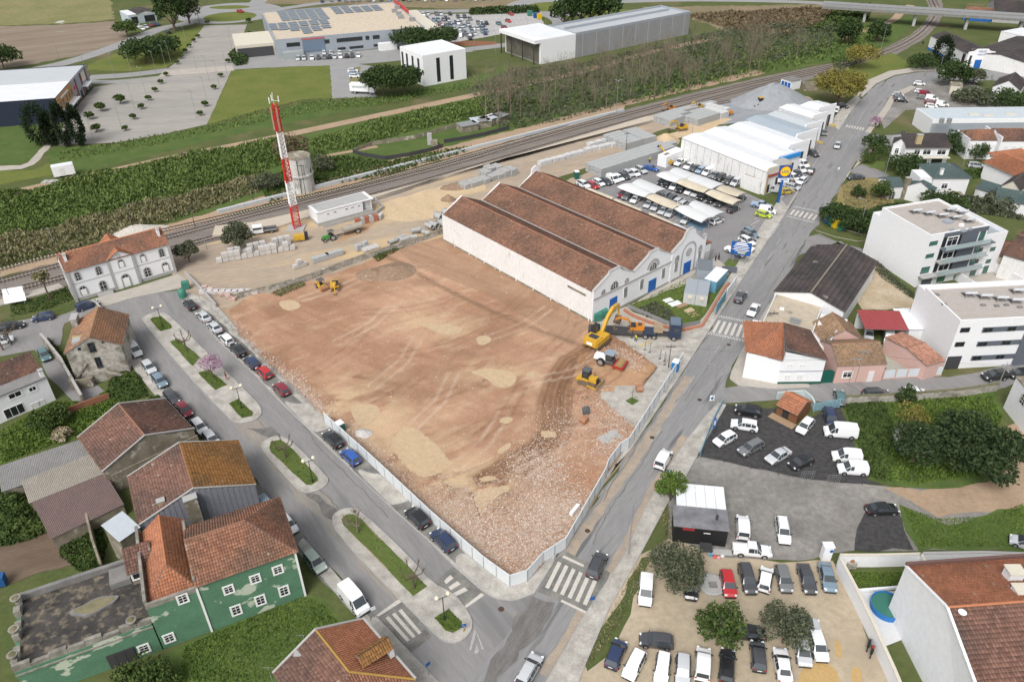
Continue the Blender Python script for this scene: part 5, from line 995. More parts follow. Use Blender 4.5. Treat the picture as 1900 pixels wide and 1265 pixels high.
RIDGEM={'old':mk('ridge_old',(.28,.14,.09),.85,(.2,.12,.08),1,.5),'orange':mk('ridge_orange',(.46,.18,.09),.85),'ochre':mk('ridge_ochre',(.42,.24,.05),.85,(.3,.2,.06),1,.5),'ware':mk('ridge_ware',(.33,.15,.085),.85,(.27,.12,.08),1,.5),'station':MATS['ridge_orange'],'dark':ASB,'green':mk('ridge_green',(.08,.12,.12),.8),'brown':mk('ridge_brown',(.30,.15,.09),.85),'pinkish':MATS['ridge_old'],'ruin':mk('ridge_ruin',(.34,.22,.10),.9)}
def house(name,label,cat,A,B,C,ze,zr,ax='x',pal='old',wall=WALLW,hip=(0,0),over=.3,rib=.27,row=.42,hgt=.075,group=None,mat=None,rows=True,zb=0,rp=.5):
 0
 b=Bd(name,label,cat,A,B,ze,group);b.D=b.l(*C,ze)[1]
 b.box(0,0,b.W,b.D,zb,ze,wall);roof2(b,0,0,b.W,b.D,ze,zr,ax,pal,hip,over,wall,rib,row,hgt,mat=mat,rows=rows,ridgepos=rp);return b
def chimney(b,x,y,z0,z1,mat=WALLW,w=.7,d=.5):
 o=MB().box((x,y,z0),(w,d,z1-z0)).bd('chimney',mat,b.t);MB().box((x,y,z1),(w+.2,d+.2,.12)).bd('chimney_cap',CONC,o);return o
# ================= 1 station =================
b=Bd('station_house','white two storey station house with orange tiled roof and arched windows','building',(141.5,560),(327,505));W=b.W;D=b.l(98,474.7,9.6)[1]*2
b.box(0,0,W,D,0,7.2,WALLC);b.box(-.06,-.06,W+.06,D+.06,0,.7,STFR,'plinth')
roof2(b,0,0,W,D,7.2,9.6,'x','station',(0,0),.35,WALLC,.3,.42)
x0,x1=8.1,12.9;b.box(x0,-.25,x1,0,0,7.2,WALLC,'centre_bay');pk=(x0+x1)/2
MB().ext([(x0,-.25,7.2),(x1,-.25,7.2),(pk,-.25,8.5)],(0,.3,0)).bd('gable_wall',WALLC,b.t)
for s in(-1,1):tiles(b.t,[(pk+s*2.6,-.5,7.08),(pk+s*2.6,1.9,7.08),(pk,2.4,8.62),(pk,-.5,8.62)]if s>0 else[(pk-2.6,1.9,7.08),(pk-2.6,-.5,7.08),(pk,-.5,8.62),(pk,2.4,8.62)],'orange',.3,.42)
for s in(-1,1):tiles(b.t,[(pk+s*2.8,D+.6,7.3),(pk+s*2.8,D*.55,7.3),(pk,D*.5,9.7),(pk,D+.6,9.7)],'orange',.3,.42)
for x in(0.15,8.1,12.9,W-.15):b.box(x-.28,-.32,x+.28,-.0 if x<1 or x>W-1 else-.25,0,7.15,STFR,'pilaster')
for x in(0.15,):b.box(-.07,.0,0,.6,0,7.1,STFR,'pilaster')
b.box(0.4,-.06,7.8,0,3.85,4.0,STFR,'string_course');b.box(13.2,-.06,W-.4,0,3.85,4.0,STFR,'string_course');b.box(8.4,-.31,12.6,-.25,3.85,4.0,STFR,'string_course')
Z5=lambda x,y:(90+x/7.576,410+y/7.576)
for x,y,st in[(410,780,'arch'),(705,700,'arch'),(1330,525,'archc'),(1590,450,'arch')]:c,z=b.F(*Z5(x,y));b.win('F',c,z-.85,.85,1.75,st)
b.win('F',b.F(*Z5(1025,610),-.25)[0],4.75,.9,1.75,'archc',-.25)
for x,y in[(505,1010),(1400,745),(1655,675)]:c,z=b.F(*Z5(x,y));b.win('F',c,.95,1.15,2.0,'archc' if x!=1400 else 'arch')
c,z=b.F(*Z5(780,940));b.win('F',c,.1,1.15,2.75,'arch',name='door',label='dark open entrance under a fanlight');b.win('F',b.F(*Z5(1100,850),-.25)[0],.1,1.4,2.9,'archc',-.25,name='door')
b.win('F',b.F(*Z5(985,500),-.25)[0],7.35,.35,.35,'round',-.25)
for y in(1.2,3.4,5.4):
 b.win('L',y,4.7,.85,1.7,'arch');b.win('L',y,.8,.95,1.9,'arch')
chimney(b,1.0,D*.30,7.8,9.9,WALLC,.5,.9);chimney(b,W-1.0,D*.30,7.8,10.1,WALLC,.5,.9)
mb=MB()
for i in range(4):mb.box((5.7,-.4-.3*i,0),(3.0,.35,.5-.12*i))
mb.bd('front_steps',STFR,b.t)
# ================= 2 ruin =================
Zr=lambda x,y:(x/6.764,560+y/6.764)
b=Bd('stone_ruin','abandoned rubble stone house with orange tiled roof and outside stairs','building',(142,706),(242,690));W=b.W;ze=b.F(122.7,654.6)[1];ze=max(4.6,min(ze,6.5));D=b.l(82.8,605.8,ze)[1];
mb=MB();mb.prism([(0,0),(W,0),(W,D),(0,D)],0,ze);mb.bd('wall',STONE,b.t)
roof2(b,0,0,W,D,ze,ze+2.4,'y','ruin',(0,0),.25,STONE,.27,.4)
for q,w_,h_ in[((1155,570),1.1,2.0),((1240,760),1.0,2.3)]:
 c,z=b.F(*Zr(*q));o=b.win('F',c,z-h_/2,w_,h_,'dark',name='broken_door' if h_>2 else 'broken_window')
for q in[(995,590),(1290,495)]:c,z=b.F(*Zr(*q));b.win('F',c,z-.3,.5,.6,'dark',name='broken_window')
c,z=b.F(*Zr(1240,830));
b.box(c-2.4,-1.6,c+1.2,-.02,0,1.7,STONE,'stair_landing');mb=MB()
for i in range(8):mb.box((c+1.2+.35*(i+.5),-.9,0),(.35,1.4,1.6-.2*i))
mb.bd('outside_stairs',MOLD,b.t)
mb=MB();mb.bar((c+1.2,-1.6,2.0),(c+4.0,-1.6,.5),.12,.5);mb.bar((c-2.4,-1.6,2.0),(c+1.2,-1.6,2.0),.12,.6);mb.bar((c-4.2,-.2,.4),(c-1.6,-.2,3.4),.3,.35);mb.bd('stair_parapet',STONE,b.t)
mb=MB();mb.box((c-2.6,-2.9,0),(3.4,.3,2.0));mb.box((c-4.2,-2.2,0),(.3,1.6,2.3));mb.box((c-1.0,-2.2,0),(.3,1.6,1.6));mb.bd('outbuilding_walls',MOLD,b.t)
chimney(b,.5,D-1.6,ze-.5,ze+2.0,STONE,1.0,2.2)
bx,by=b.l(118,625,ze+.8);MB().box((1.9,1.6,ze+.2),(1.3,1.6,1.3)).bd('roof_patch',CONC,b.t);MB().box((1.9,2.5,ze+1.45),(1.7,.35,.12)).bd('patch_capping',mk('ochre_lichen',(.42,.30,.10),.9),b.t)
def WL(name,label,px,h,w,mat,z=0,cap=None,cat='wall',rough=0,piece=None):
 pts=[P(u,v,z)for u,v in px];t=TH(name,label,cat,(*pts[0][:2],z));mb=MB();cm=MB();o=pts[0];
 for a,c in zip(pts[:-1],pts[1:]):
  L=np.linalg.norm(c-a);n=max(1,int(L/2.5));
  for i in range(n):
   p=a+(c-a)*i/n-o;q=a+(c-a)*(i+1)/n-o;hh=h*(1+(rough*(vn(p[0],p[1],.9,2,3)-.5)*2 if rough else 0));mb.bar((p[0],p[1],hh/2),(q[0],q[1],hh/2),w,hh)
   if cap:cm.bar((p[0],p[1],hh+.04),(q[0],q[1],hh+.04),w+.1,.08)
 mb.bd('wall_body',mat,t)
 if cap:cm.bd('coping',cap,t)
 return t
WL('garden_wall','old pale wall with green hedge beside the alley of the ruin',[(82,636),(118,680),(140,720),(158,752)],2.2,.35,MOLD,rough=.1,cap=STFR)
WL('garden_wall','curved mossy wall around the tree bed above the ruin',[(162,572),(172,566),(182,570),(200,596),(217,622)],1.2,.3,MOLD,cap=STFR)
WL('brick_wall','low red brick wall below the ruin garden',[(118,775),(158,758),(205,742)],1.5,.25,mk('red_brick_wall',(.33,.14,.08),.9,(.24,.11,.07),3,.7,6,.3,8))
# ================= 3 white house left =================
b=Bd('white_house','white two storey house with brown tiled roof at the left edge','building',(-60,812),(104,742));W=b.W;ze=b.F(82.8,699)[1];ze=max(5,min(7.5,ze));D=7
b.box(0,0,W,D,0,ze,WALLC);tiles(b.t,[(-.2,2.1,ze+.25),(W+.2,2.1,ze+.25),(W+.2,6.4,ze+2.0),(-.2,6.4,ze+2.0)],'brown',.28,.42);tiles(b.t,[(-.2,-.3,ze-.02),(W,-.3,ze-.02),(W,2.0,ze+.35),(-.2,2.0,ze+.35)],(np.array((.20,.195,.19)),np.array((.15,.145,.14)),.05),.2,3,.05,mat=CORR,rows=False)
Zw=lambda x,y:(x/3.954,620+y/3.954)
c,z=b.F(*Zw(110,445));b.win('F',c,z-.45,1.9,.95,'stdw');c,z=b.F(*Zw(238,400));b.win('F',c,z-.4,1.1,.8,'stdw');c,z=b.F(*Zw(265,520));b.win('F',c,z-.6,1.5,1.2,'shut');c,z=b.F(*Zw(105,560));b.win('F',c,z-1.0,3.0,1.9,'plain',name='porch_opening');b.win('F',W-2.2,z-1.2,1.0,1.1,'shut')
chimney(b,W-.4,.4,ze-1,ze+1.3,WALLC,.6,.6)
# ================= 4 brown roofed house, 5 ochre =================
b=house('brown_roofed_house','old house with brown tiled roof and mouldy bare gable','building',(191,874),(359,795),(159,806),4.6,7.3,'y','brown',MOLD,over=.1,rib=.30,row=.42);W,D=b.W,b.D
for y in(-.1,D+.1):
 for a in(-.15,W+.15):MB().bar((a,y,4.7),(W/2,y,7.45),.2,.14).bd('gable_coping',STFR,b.t);b.box(W-.05,0,W+.15,D,4.2,5.0,STFR,'street_parapet')
b=house('ochre_roofed_house','old house whose right roof slope is yellow with lichen','building',(257,974),(473,898),(222,890),5.4,8.3,'y','brown',MOLD,over=.1,rib=.30,row=.42);W,D=b.W,b.D
k=(8.3-5.4)/(W/2);
tiles(b.t,[(W+.12,-.12,5.43-.0+.06),(W+.12,D+.12,5.49),(W/2,D+.12,8.39),(W/2,-.12,8.39)],'ochre',.30,.42,thick=.03)
for y in(-.1,D+.1):
 for a in(-.15,W+.15):MB().bar((a,y,5.45),(W/2,y,8.5),.2,.14).bd('gable_coping',STFR,b.t)
mb=MB();n=22
for i in range(n):
 x=W*(i+.5)/n;zt=5.4+(2.9)*(1-abs(x-W/2)/(W/2));mb.box((x,-.1,0),(W/n*.6,.06,zt-.15));
 mb.box((x,-.06,0),(W/n,.06,zt-.18))
mb.bd('sheet_cladding',CORRL,b.t);chimney(b,W*.45,-.6,0,7.6,MOLD,1.6,1.2);chimney(b,W*.22,1.2,5.6,7.2,mk('tan_chimney',(.42,.34,.2),.9),.9,.7);MB().box((W*.62,D*.3,7.2),(.7,.7,.12)).bd('skylight',STEEL,b.t)
b=Bd('infill_wall','narrow mossy yard wall between the brown and ochre roofed houses','wall',(205,880),(365,805),3.5);b.box(0,-.2,b.W,0,0,3.4,MOLD,'wall_body')
# ================= sheds =================
def shed(name,label,A,B,C,za,zb_,mat,wall,rib=.22,hgt=.05,cat='shed',over=.15,slope='y',group=None):
 0
 b=Bd(name,label,cat,A,B,za,group);D=b.l(*C,zb_)[1];W=b.W;b.D=D
 if slope=='y':mb=MB();mb.ext([(0,0,0),(0,D,0),(0,D,zb_-.1),(0,0,za-.1)],(W,0,0));pts=[(-over,-over,za),(W+over,-over,za),(W+over,D+over,zb_),(-over,D+over,zb_)]
 mb.bd('wall',wall,b.t);TC['_']=(np.array((.2,.2,.2)),np.array((.2,.2,.2)),0);tiles(b.t,pts,'_',rib,5,hgt,mat=mat,rows=False,thick=.06);return b
shed('corrugated_shed','long grey corrugated shed reaching the left edge',(5,911),(178,852),(-8,868),2.8,3.4,CORR,MOLD)
shed('corrugated_shed','tan corrugated shed with a yellow mossy edge',(56,932),(196,876),(43,892),3.0,3.9,CORRT,MOLD)
b=shed('brick_shed','purple brown corrugated shed with a white water tank at its corner',(96,998),(228,935),(56,934),2.2,3.0,CORRR,MOLD)
t=TH('water_tank','white plastic water cube on the ground behind the terrace','tank',P(134,983,0));MB().box((0,0,.1),(1.2,1.0,1.1)).bd('cube',WHITE,t);mb=MB()
for i in range(5):mb.box((-.5+.25*i,0,1.2),(.05,1.0,.03));
mb.bd('cage',STEEL,t)
# ================= 6 green building =================
b=Bd('green_house','large green painted house with flaking walls, tiled roofs and a flat terrace','building',(20,1310),(568,1105));W=b.W;zt=8.6
xt=b.F(568,1105)[0];x_dp=b.F(394.5,1172)[0];x_t=b.F(318,1134)[0];xw=W
zter=b.F(250,1166)[1];zter=max(4.2,min(zter,5.6))
x_t=b.F(318,1131,0)[0]
zmid=b.F(335,1120)[1];zmid=7.6
D1=b.l(480,936,zt)[1];D1=max(8,min(13,D1))
mb=MB();mb.prism([(x_dp,0),(W,0),(W,D1),(x_dp,D1)],0,zt);mb.bd('wall',GREENW,b.t)
b.box(x_dp-5.6,.0,x_dp-.02,12.0,0,7.5,GREENW,'middle_wing')
roof2(b,x_dp,0,W,D1,zt,zt+2.7,'x','old',(0,4.5),.3,GREENW,.31,.42)
b.box(x_dp-.15,-.12,x_dp+.1,-.0,0,zt-.1,WFR,'downpipe');b.box(W-.2,-.05,W+.06,0,0,zt,WFR,'corner_strip')
b.box(x_dp-.2,.4,x_dp+.1,D1+1,zt-.2,zt+.6,OLDST,'party_parapet')
xm0,xm1=x_dp-5.4,x_dp-1.0
roof2(b,xm0+.2,.9,xm1+.9,12.5,7.5,9.5,'y','orange',(3.0,0),.1,GREENW,.31,.42);b.box(xm0-.2,-.05,x_dp-.2,.3,7.5,8.2,OLDST,'parapet')
b.box(xm0-.35,.3,xm0+.0,13,7.0,8.6,OLDST,'side_parapet')
q=[b.l3(236.6,1062.7,7.6),b.l3(290,1031+14,7.6),b.l3(276,982,9.4),b.l3(231,1013.5,9.4)]
x0,x1=q[0][0],xm0-.4;y0,y1=q[0][1],q[3][1]
x1=max(x1,x0+3)
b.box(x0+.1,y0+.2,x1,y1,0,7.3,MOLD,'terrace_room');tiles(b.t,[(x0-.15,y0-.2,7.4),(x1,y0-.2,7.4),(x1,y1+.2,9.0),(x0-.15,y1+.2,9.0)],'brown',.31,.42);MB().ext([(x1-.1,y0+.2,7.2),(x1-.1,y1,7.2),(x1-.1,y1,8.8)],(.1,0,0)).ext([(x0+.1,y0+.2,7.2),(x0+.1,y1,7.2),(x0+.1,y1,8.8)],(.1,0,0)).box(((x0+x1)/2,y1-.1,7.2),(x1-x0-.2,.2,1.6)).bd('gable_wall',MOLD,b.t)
b.win('F',(x0+x1)/2,zter+.9,min(3.2,x1-x0-.6),1.3,'stdw',y0+.2,name='veranda_window')
b.box(x0-2.4,y0+.6,x0-.1,y0+3.2,0,6.0,CONCD,'terrace_annex')
xa=b.l(40,1113,zter)[0]-.5;ya=b.l(40,1113,zter)[1];xl=b.F(24,1245)[0];xl=min(xl,b.l(42,1224,zter)[0]-.6)
yb=b.l(206,1054,zter)[1];ytb=max(6,min(yb,14))
b.box(xl,0,xm0-.35,ytb,0,zter-.1,GREENW,'terrace_wing');MB().prism([(xl+.5,.5),(xm0-.36,.5),(xm0-.36,ytb-.5),(xl+.5,ytb-.5)],zter-.1,zter+.02).bd('terrace_floor',TERR,b.t)
mb=MB();n=int((xm0-xl)/1.7)
for i in range(n):
 x=xl+(xm0-xl)*(i+.5)/n;h=[.85,.45,.85,.6][i%4];mb.box((x,.25,zter-.1),((xm0-xl)/n*.98,.45,h+.1))
mb.bd('parapet_blocks',OLDST,b.t);b.box(xl,-.12,xm0-.3,.0,zter-.75,zter-.55,OLDST,'cornice');b.box(xl,ytb-.5,xm0-2,ytb,zter-.1,zter+.9,CONCD,'back_parapet')
mb=MB()
for i in range(6):mb.box((xl+.3,.9+(ytb-1.5)*i/5,zter-.1),(.7,.9,1.1 if i%2==0 else .5))
mb.bd('side_parapet_blocks',OLDST,b.t)
bl=[]
for x,y in[(xl+.3,1.2),(xl+.3,4.8),(xl+.3,ytb-1.2),(b.l(244,1148,zter+1)[0],.3)]:
 t=TH('stone_planter','round stone urn planter on the terrace parapet, '+{0:'nearest the bottom corner',1:'second along the left side',2:'at the far left corner',3:'alone on the front parapet'}[len(bl)],'planter',(*(b.o+b.x*x+b.y*y),zter+(.95 if len(bl)!=3 else .75)),0,'urn planters on the terrace');bl.append(t)
 MB().lathe((0,0,0),[(.25,0),(.3,.1),(.55,.35),(.6,.6),(.52,.62)],12).bd('urn',OLDST,t);MB().lathe((0,0,.55),[(.5,0),(.3,.14),(.05,.2)],8).bd('plant',MOSS,t)
pb=b.l(175,1125,zter+.3)
cp=P(177,1127,zter);t=TH('ornamental_basin','empty cloud shaped concrete basin lying on the dark terrace','basin',(*cp[:2],zter+.05),b.a)
def cloud(s):
 return[(1.9*s*math.cos(a)*(1+.12*math.sin(3*a)),.72*s*math.sin(a)*(1+.18*math.cos(4*a+1)))for a in np.linspace(0,2*math.pi,36,endpoint=False)]
MB().prism(cloud(1.35),0,.35).bd('rim',CONCD,t);MB().prism(cloud(1.12),.35,.38).bd('basin_floor',mk('mossy_basin',(.24,.21,.12),.9,(.15,.14,.09),1,.7),t)
Zg=lambda x,y:(x/3.777,930+y/3.777);Zh=lambda x,y:(470+x/3.777,930+y/3.777)
for q in[Zg(1600,610),Zh(12,535),Zh(170,472),Zg(1655,760),Zh(50,690),Zh(215,625)]:
 c,z=b.F(*q);b.win('F',c,z-.75,1.0,1.5 if z<5 else 1.2,'std')
for q in[Zg(1280,680),Zg(1185,955),Zg(1010,1030)]:
 c,z=b.F(*q);b.win('F',c,z-.65,1.0,1.3,'std')
c,z=b.F(*Zg(860,1095));b.door('F',c,max(0,z-1.3),3.0,2.4,DSTEEL)
shed('tin_shed','pale metal roofed lean-to behind the green house',(222,1003),(258,978),(208,962),5.6,6.4,mk('pale_tin',(.50,.54,.58),.4,(.42,.46,.50),1,.4),MOLD,.3,.03)
WL('yard_wall','mouldy inner wall of the back yard behind the terrace',[(196,1068),(180,1020),(166,962),(200,945)],2.4,.3,MOLD)
# ================= 7 bottom house =================
ze,zr=5.2,8.0
b=Bd('terracotta_house','house with terracotta hip roof and dormer cut by the bottom edge','building',(505,1290),(800,1290),ze)
o_=b.o
V2=lambda p:np.array(p);PK=V2(b.l(586,1168,zr));TR=V2(b.l(674,1148,ze));RE=V2(b.l(648,1246,zr));d_=RE-PK;L0=2*PK-TR;BR=TR+d_*1.5;BL=L0+d_*1.5
mb=MB();i_=.12;mb.prism([tuple(p)for p in(L0+(TR-L0)*.02+d_*.02,TR-(TR-L0)*.02+d_*.02,BR-(TR-L0)*.02,BL+(TR-L0)*.02)],0,ze-.15);mb.bd('wall',WALLW,b.t)
t3=lambda p,z:(p[0],p[1],z)
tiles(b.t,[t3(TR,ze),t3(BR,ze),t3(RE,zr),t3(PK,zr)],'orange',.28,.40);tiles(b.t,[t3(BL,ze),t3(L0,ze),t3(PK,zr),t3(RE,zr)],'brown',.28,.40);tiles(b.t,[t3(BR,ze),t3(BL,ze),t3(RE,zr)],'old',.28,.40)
MB().ext([t3(L0,ze-.2),t3(TR,ze-.2),t3(PK,zr-.1)],(d_[0]*.02,d_[1]*.02,0)).bd('gable_wall',WALLW,b.t)
for A_,B_ in(((*TR,ze+.2),(*BR,ze+.2)),((*L0,ze+.1),(*PK,zr+.15)),((*TR,ze+.1),(*PK,zr+.15))):MB().bar(A_,B_,.25,.2).bd('roof_coping',STFR,b.t)
mb=MB();mb.tube((*PK,zr+.05),(*RE,zr+.05),.13);mb.tube((*RE,zr+.05),(*BR,ze+.1),.13);mb.bd('ridge_tiles',RIDGEM['ochre'],b.t)
d1=b.l3(722,1190,zr-.6);d0=b.l3(664,1222,zr-.1)
vx=np.array(d1)-np.array(d0);vx[2]=0;L_=np.linalg.norm(vx);vx/=L_;ny=np.array([-vx[1],vx[0],0])
for s in(-1,1):
 e0=np.array(d0)+ny*s*.95+[0,0,-.55];e1=np.array(d1)+ny*s*.95+[0,0,-.15];r0=np.array(d0)+[0,0,.35];r1=np.array(d1)+[0,0,.75];tiles(b.t,[e0,e1,r1,r0]if s<0 else[e1,e0,r0,r1],'ochre',.28,.4,name='dormer_roof')
mb=MB();c=np.array(d1);mb.ext([c+ny*.9+[0,0,-1.6],c-ny*.9+[0,0,-1.6],c-ny*.9+[0,0,-.2],c+[0,0,.65],c+ny*.9+[0,0,-.2]],-vx*.5);mb.bd('dormer_wall',WALLW,b.t)
cx,cy=b.l(556,1215,ze+1);chimney(b,cx,cy,ze-1,ze+1.5,CONC,.8,.8)
for u,v in[(558,1180),(498,1240)]:
 x,y=b.l(u,v,ze+2);MB().tube((x,y,ze-.5),(x,y,ze+2.4),.03,n=4).bar((x-.5,y,ze+2.2),(x+.5,y,ze+2.2),.03,.03).bd('aerial',STEEL,b.t)
# ================= 9 warehouse =================
b=Bd('three_nave_warehouse','long white warehouse with three brown tiled roofs and blue doors','building',(1098.5,598),(1306,491));W=b.W;D=48.6;Z2=lambda x,y:(1080+x/7.027,420+y/7.027)
n3=11.72;ze,zr=6.6,9.4
b.box(0,.35,3*n3,D,0,ze,WALLD,'long_walls')
for i in range(3):roof2(b,i*n3+.05,.4,(i+1)*n3-.05,D-.3,ze,zr-(.0),'y','ware',(0,0),.0,WALLD,.30,.45,.06)
mb=MB()
for i in(1,2):mb.bar((i*n3,.5,ze+.12),(i*n3,D-.3,ze+.12),.5,.1)
mb.bd('valley_gutter',STFR,b.t)
def front(i,top,ex):
 a=i*n3;c=n3/2
 if not ex:return[(a,ze-.1),(a+.0,ze+.35),(a+c-1.6,zr-.25),(a+c-1.45,zr+.25),(a+c+1.45,zr+.35),(a+c+1.6,zr-.25),(a+n3,ze+.35)]
 return[(a,ze+.35),(a+c-2.2,zr-.45),(a+c-1.8,zr+.1),(a+c-1.5,zr+.9),(a+c-.7,zr+1.45),(a+c+.7,zr+1.45),(a+c+1.5,zr+.9),(a+c+1.8,zr+.1),(a+c+2.2,zr-.45),(a+n3-.9,ze+.2),(a+n3-.9,ze+1.0),(a+n3,ze+1.0)]
pts=[(0,0)]+front(0,0,0)[1:]+front(1,0,0)[2:]+front(2,0,1)[1:]+[(3*n3,0)]
f=MB();pp=[(x,-.0,z)for x,z in pts];n=len(pp);i0=len(f.v)
f.v+=[tuple(p)for p in pp]+[(p[0],.4,p[2])for p in pp]
for k in range(n):f.f.append((k,(k+1)%n,n+(k+1)%n,n+k));f.m.append(0)
for tr in tessellate_polygon([[Vector((p[0],p[2],0))for p in pp]]):f.f.append(tr);f.f.append(tuple(n+q for q in tr[::-1]));f.m+=[0,0]
f.bd('facade',WALLC,b.t)
cp_=MB()
for(xa_,za_),(xb_,zb_)in zip(pts[1:-2],pts[2:-1]):cp_.bar((xa_,.2,za_+.06),(xb_+.001,.2,zb_+.06),.6,.12)
cp_.bd('gable_coping',STFR,b.t)
b.box(.05,-.18,23.4,0,5.0,5.35,STFR,'cornice');b.box(.05,-.08,3*n3,0,0,.45,STFR,'plinth');b.box(23.4,-.12,24.0,0,0,ze,WALLC,'pilaster')
for q in[(565,855),(775,755),(1055,630),(1222,545),(1525,405)]:c,z=b.F(*Z2(*q));b.win('F',c,1.9,1.15,2.5,'grid')
for q in[(1238,425),(1540,290)]:c,z=b.F(*Z2(*q));b.win('F',c,z-.75,1.1,1.5,'archw')
for q,w_ in[((275,855),.9),((580,720),.9)]:c,z=b.F(*Z2(*q));b.win('F',c,5.4,w_,.9,'archw')
b.win('F',n3/2,5.4,2.0,1.5,'archw');b.win('F',n3*1.5,5.4,2.0,1.5,'archw');
b.win('F',n3*2.5,4.6,1.5,1.5,'round')
for x,w_ in((5.9,2.2),(17.8,2.4),(29.3,2.4)):b.door('F',x,.25 if x>6 else .6,w_,2.75,BLUED,label=None)
mb=MB();R_=2.1;cc=n3*2.5
for k in range(24):
 a0,a1=math.pi*k/24,math.pi*(k+1)/24;q=[(cc+R_*math.cos(a0),-.1,5.3+R_*math.sin(a0)),(cc+(R_+.4)*math.cos(a0),-.1,5.3+(R_+.4)*math.sin(a0)),(cc+(R_+.4)*math.cos(a1),-.1,5.3+(R_+.4)*math.sin(a1)),(cc+R_*math.cos(a1),-.1,5.3+R_*math.sin(a1))];mb.ext(q,(0,.1,0))
for s in(-1,1):mb.box((cc+s*(R_+.2),-.05,.1),(.42,.1,5.2))
mb.bd('portal_arch',STFR,b.t)
mb=MB();R_=1.35;cc=n3*1.5
for k in range(20):
 a0,a1=math.pi*k/20,math.pi*(k+1)/20;q=[(cc+R_*math.cos(a0),-.06,5.9+R_*math.sin(a0)),(cc+(R_+.6)*math.cos(a0),-.06,5.9+(R_+.6)*math.sin(a0)),(cc+(R_+.6)*math.cos(a1),-.06,5.9+(R_+.6)*math.sin(a1)),(cc+R_*math.cos(a1),-.06,5.9+R_*math.sin(a1))];mb.ext(q,(0,.06,0))
mb.bd('arch_surround',STFR,b.t)
mb=MB()
for i in range(3):a=i*n3;mb.ext([(a,D-.3,ze-.1),(a+n3,D-.3,ze-.1),(a+n3/2,D-.3,zr+.25)],(0,.35,0))
mb.ext([(2*n3+n3/2-1.6,D-.25,zr-.8),(2*n3+n3/2+1.6,D-.25,zr-.8),(2*n3+n3/2+1.2,D-.25,zr+.9),(2*n3+n3/2,D-.25,zr+1.5),(2*n3+n3/2-1.2,D-.25,zr+.9)],(0,.3,0));mb.bd('rear_gable',WALLC,b.t)
for i in range(9):b.box(-.35,.6+i*5.4,0,.8+i*5.4,0,.9,WALLD,'buttress')
b.box(-.25,.3,0,D,0,.35,MOLD,'damp_plinth')
for i in range(4):y,z=b.S(838+i*5.8,423+i*4.6);b.win('L',y,z-.2,.35,.5,'plain')
b.box(3*n3+.02,1.0,3*n3+3.5,8,0,4.0,WALLC,'side_annex');tiles(b.t,[(3*n3+3.7,.8,4.0),(3*n3+3.7,8.2,4.0),(3*n3,8.2,5.0),(3*n3,.8,5.0)],'orange',.3,.42)
mb=MB();
for i in range(22):mb.box((3*n3+.2+i*.16,-.02,0.05),(.03,.03,2.8))
mb.box((3*n3+1.9,-.02,2.85),(3.7,.05,.06));mb.bd('side_gate',STEEL,b.t)
y,z=b.S(1085,550);b.box(-.12,2.0,0,7.0,5.1,5.5,MOLD,'broken_plaster')
# ================= 10 hut, mast, tank =================
b=Bd('white_hut','low white hut with grey flat roof beside the railway platform','building',(591,421),(692.6,393.5));W=b.W;D=b.l(571,383,3.6)[1];b.box(0,0,W,D,0,.9,CONC,'plinth');b.box(.05,.05,W-2.6,D-.05,.9,3.5,WALLC);b.box(W-2.6,1.2,W-.05,D-.05,.9,3.5,WALLC,'porch_wall');b.box(-.1,-.1,W+.4,D+.1,3.5,3.72,WALLC,'roof_slab')
mb=MB()
for i in range(9):mb.box((.6+(W-1.0)*(i+.5)/9,D/2,3.72),((W-1)/9*.96,D-.5,.05))
mb.bd('roof_panel',CONC,b.t,kind='stuff')
for u,v in[(609,400),(622,396.5),(643,390.5),(654,387),(666,383.5)]:c,z=b.F(u,v);b.win('F',c,2.5,.8,.4,'plain',.05)
for x in(W-.25,):b.box(x-.1,.1,x+.1,.3,.9,3.5,WALLC,'porch_post')
b.door('F',W-2.0,.95,1.0,2.1,STFR,1.2)
WL('ramp_wall','low concrete ramp wall around the end of the white hut',[(695,371),(712,388),(700,397),(600,424)],.9,.2,CONC)
p0=P(549.9,424);H=30.5;t=TH('lattice_mast','red and white lattice mast standing on a concrete pad','mast',p0);RED=mk('mast_red',(.52,.025,.02),.5);WM=mk('mast_white',(.78,.78,.78),.5)
MB().box((0,0,0),(4.2,3.6,.35)).bd('concrete_pad',CONC,t)
bounds=[0,.27,.27];segs=[(.35,6.2,RED),(6.2,12.1,WM),(12.1,17.9,RED),(17.9,24,WM),(24,H,RED)]
wid=lambda z:1.15-.45*z/H
for z0,z1,m_ in segs:
 mb=MB();k=6
 for i in range(3):
  a=2*math.pi*i/3+.4;a2=2*math.pi*(i+1)/3+.4
  c0=(wid(z0)*math.cos(a),wid(z0)*math.sin(a),z0);c1=(wid(z1)*math.cos(a),wid(z1)*math.sin(a),z1);mb.tube(c0,c1,.14,n=6)
  for j in range(k):
   za=z0+(z1-z0)*j/k;zb2=z0+(z1-z0)*(j+1)/k;A1=(wid(za)*math.cos(a),wid(za)*math.sin(a),za);B1=(wid(zb2)*math.cos(a2),wid(zb2)*math.sin(a2),zb2);A2=(wid(za)*math.cos(a2),wid(za)*math.sin(a2),za);B2=(wid(zb2)*math.cos(a),wid(zb2)*math.sin(a),zb2)
   mb.tube(A1,B1,.05,n=4,cap=False);mb.tube(A2,B2,.05,n=4,cap=False);mb.tube(A1,A2,.04,n=4,cap=False)
 mb.bd('lattice_section',m_,t)
mb=MB();mb.tube((0,0,H-.3),(0,0,H+2.4),.06);
for a in(0,2.1,4.2):mb.bar((0,0,H+.6),(1.3*math.cos(a),1.3*math.sin(a),H+.6),.07,.07);mb.tube((1.2*math.cos(a),1.2*math.sin(a),H+.3),(1.2*math.cos(a),1.2*math.sin(a),H+1.6),.12)
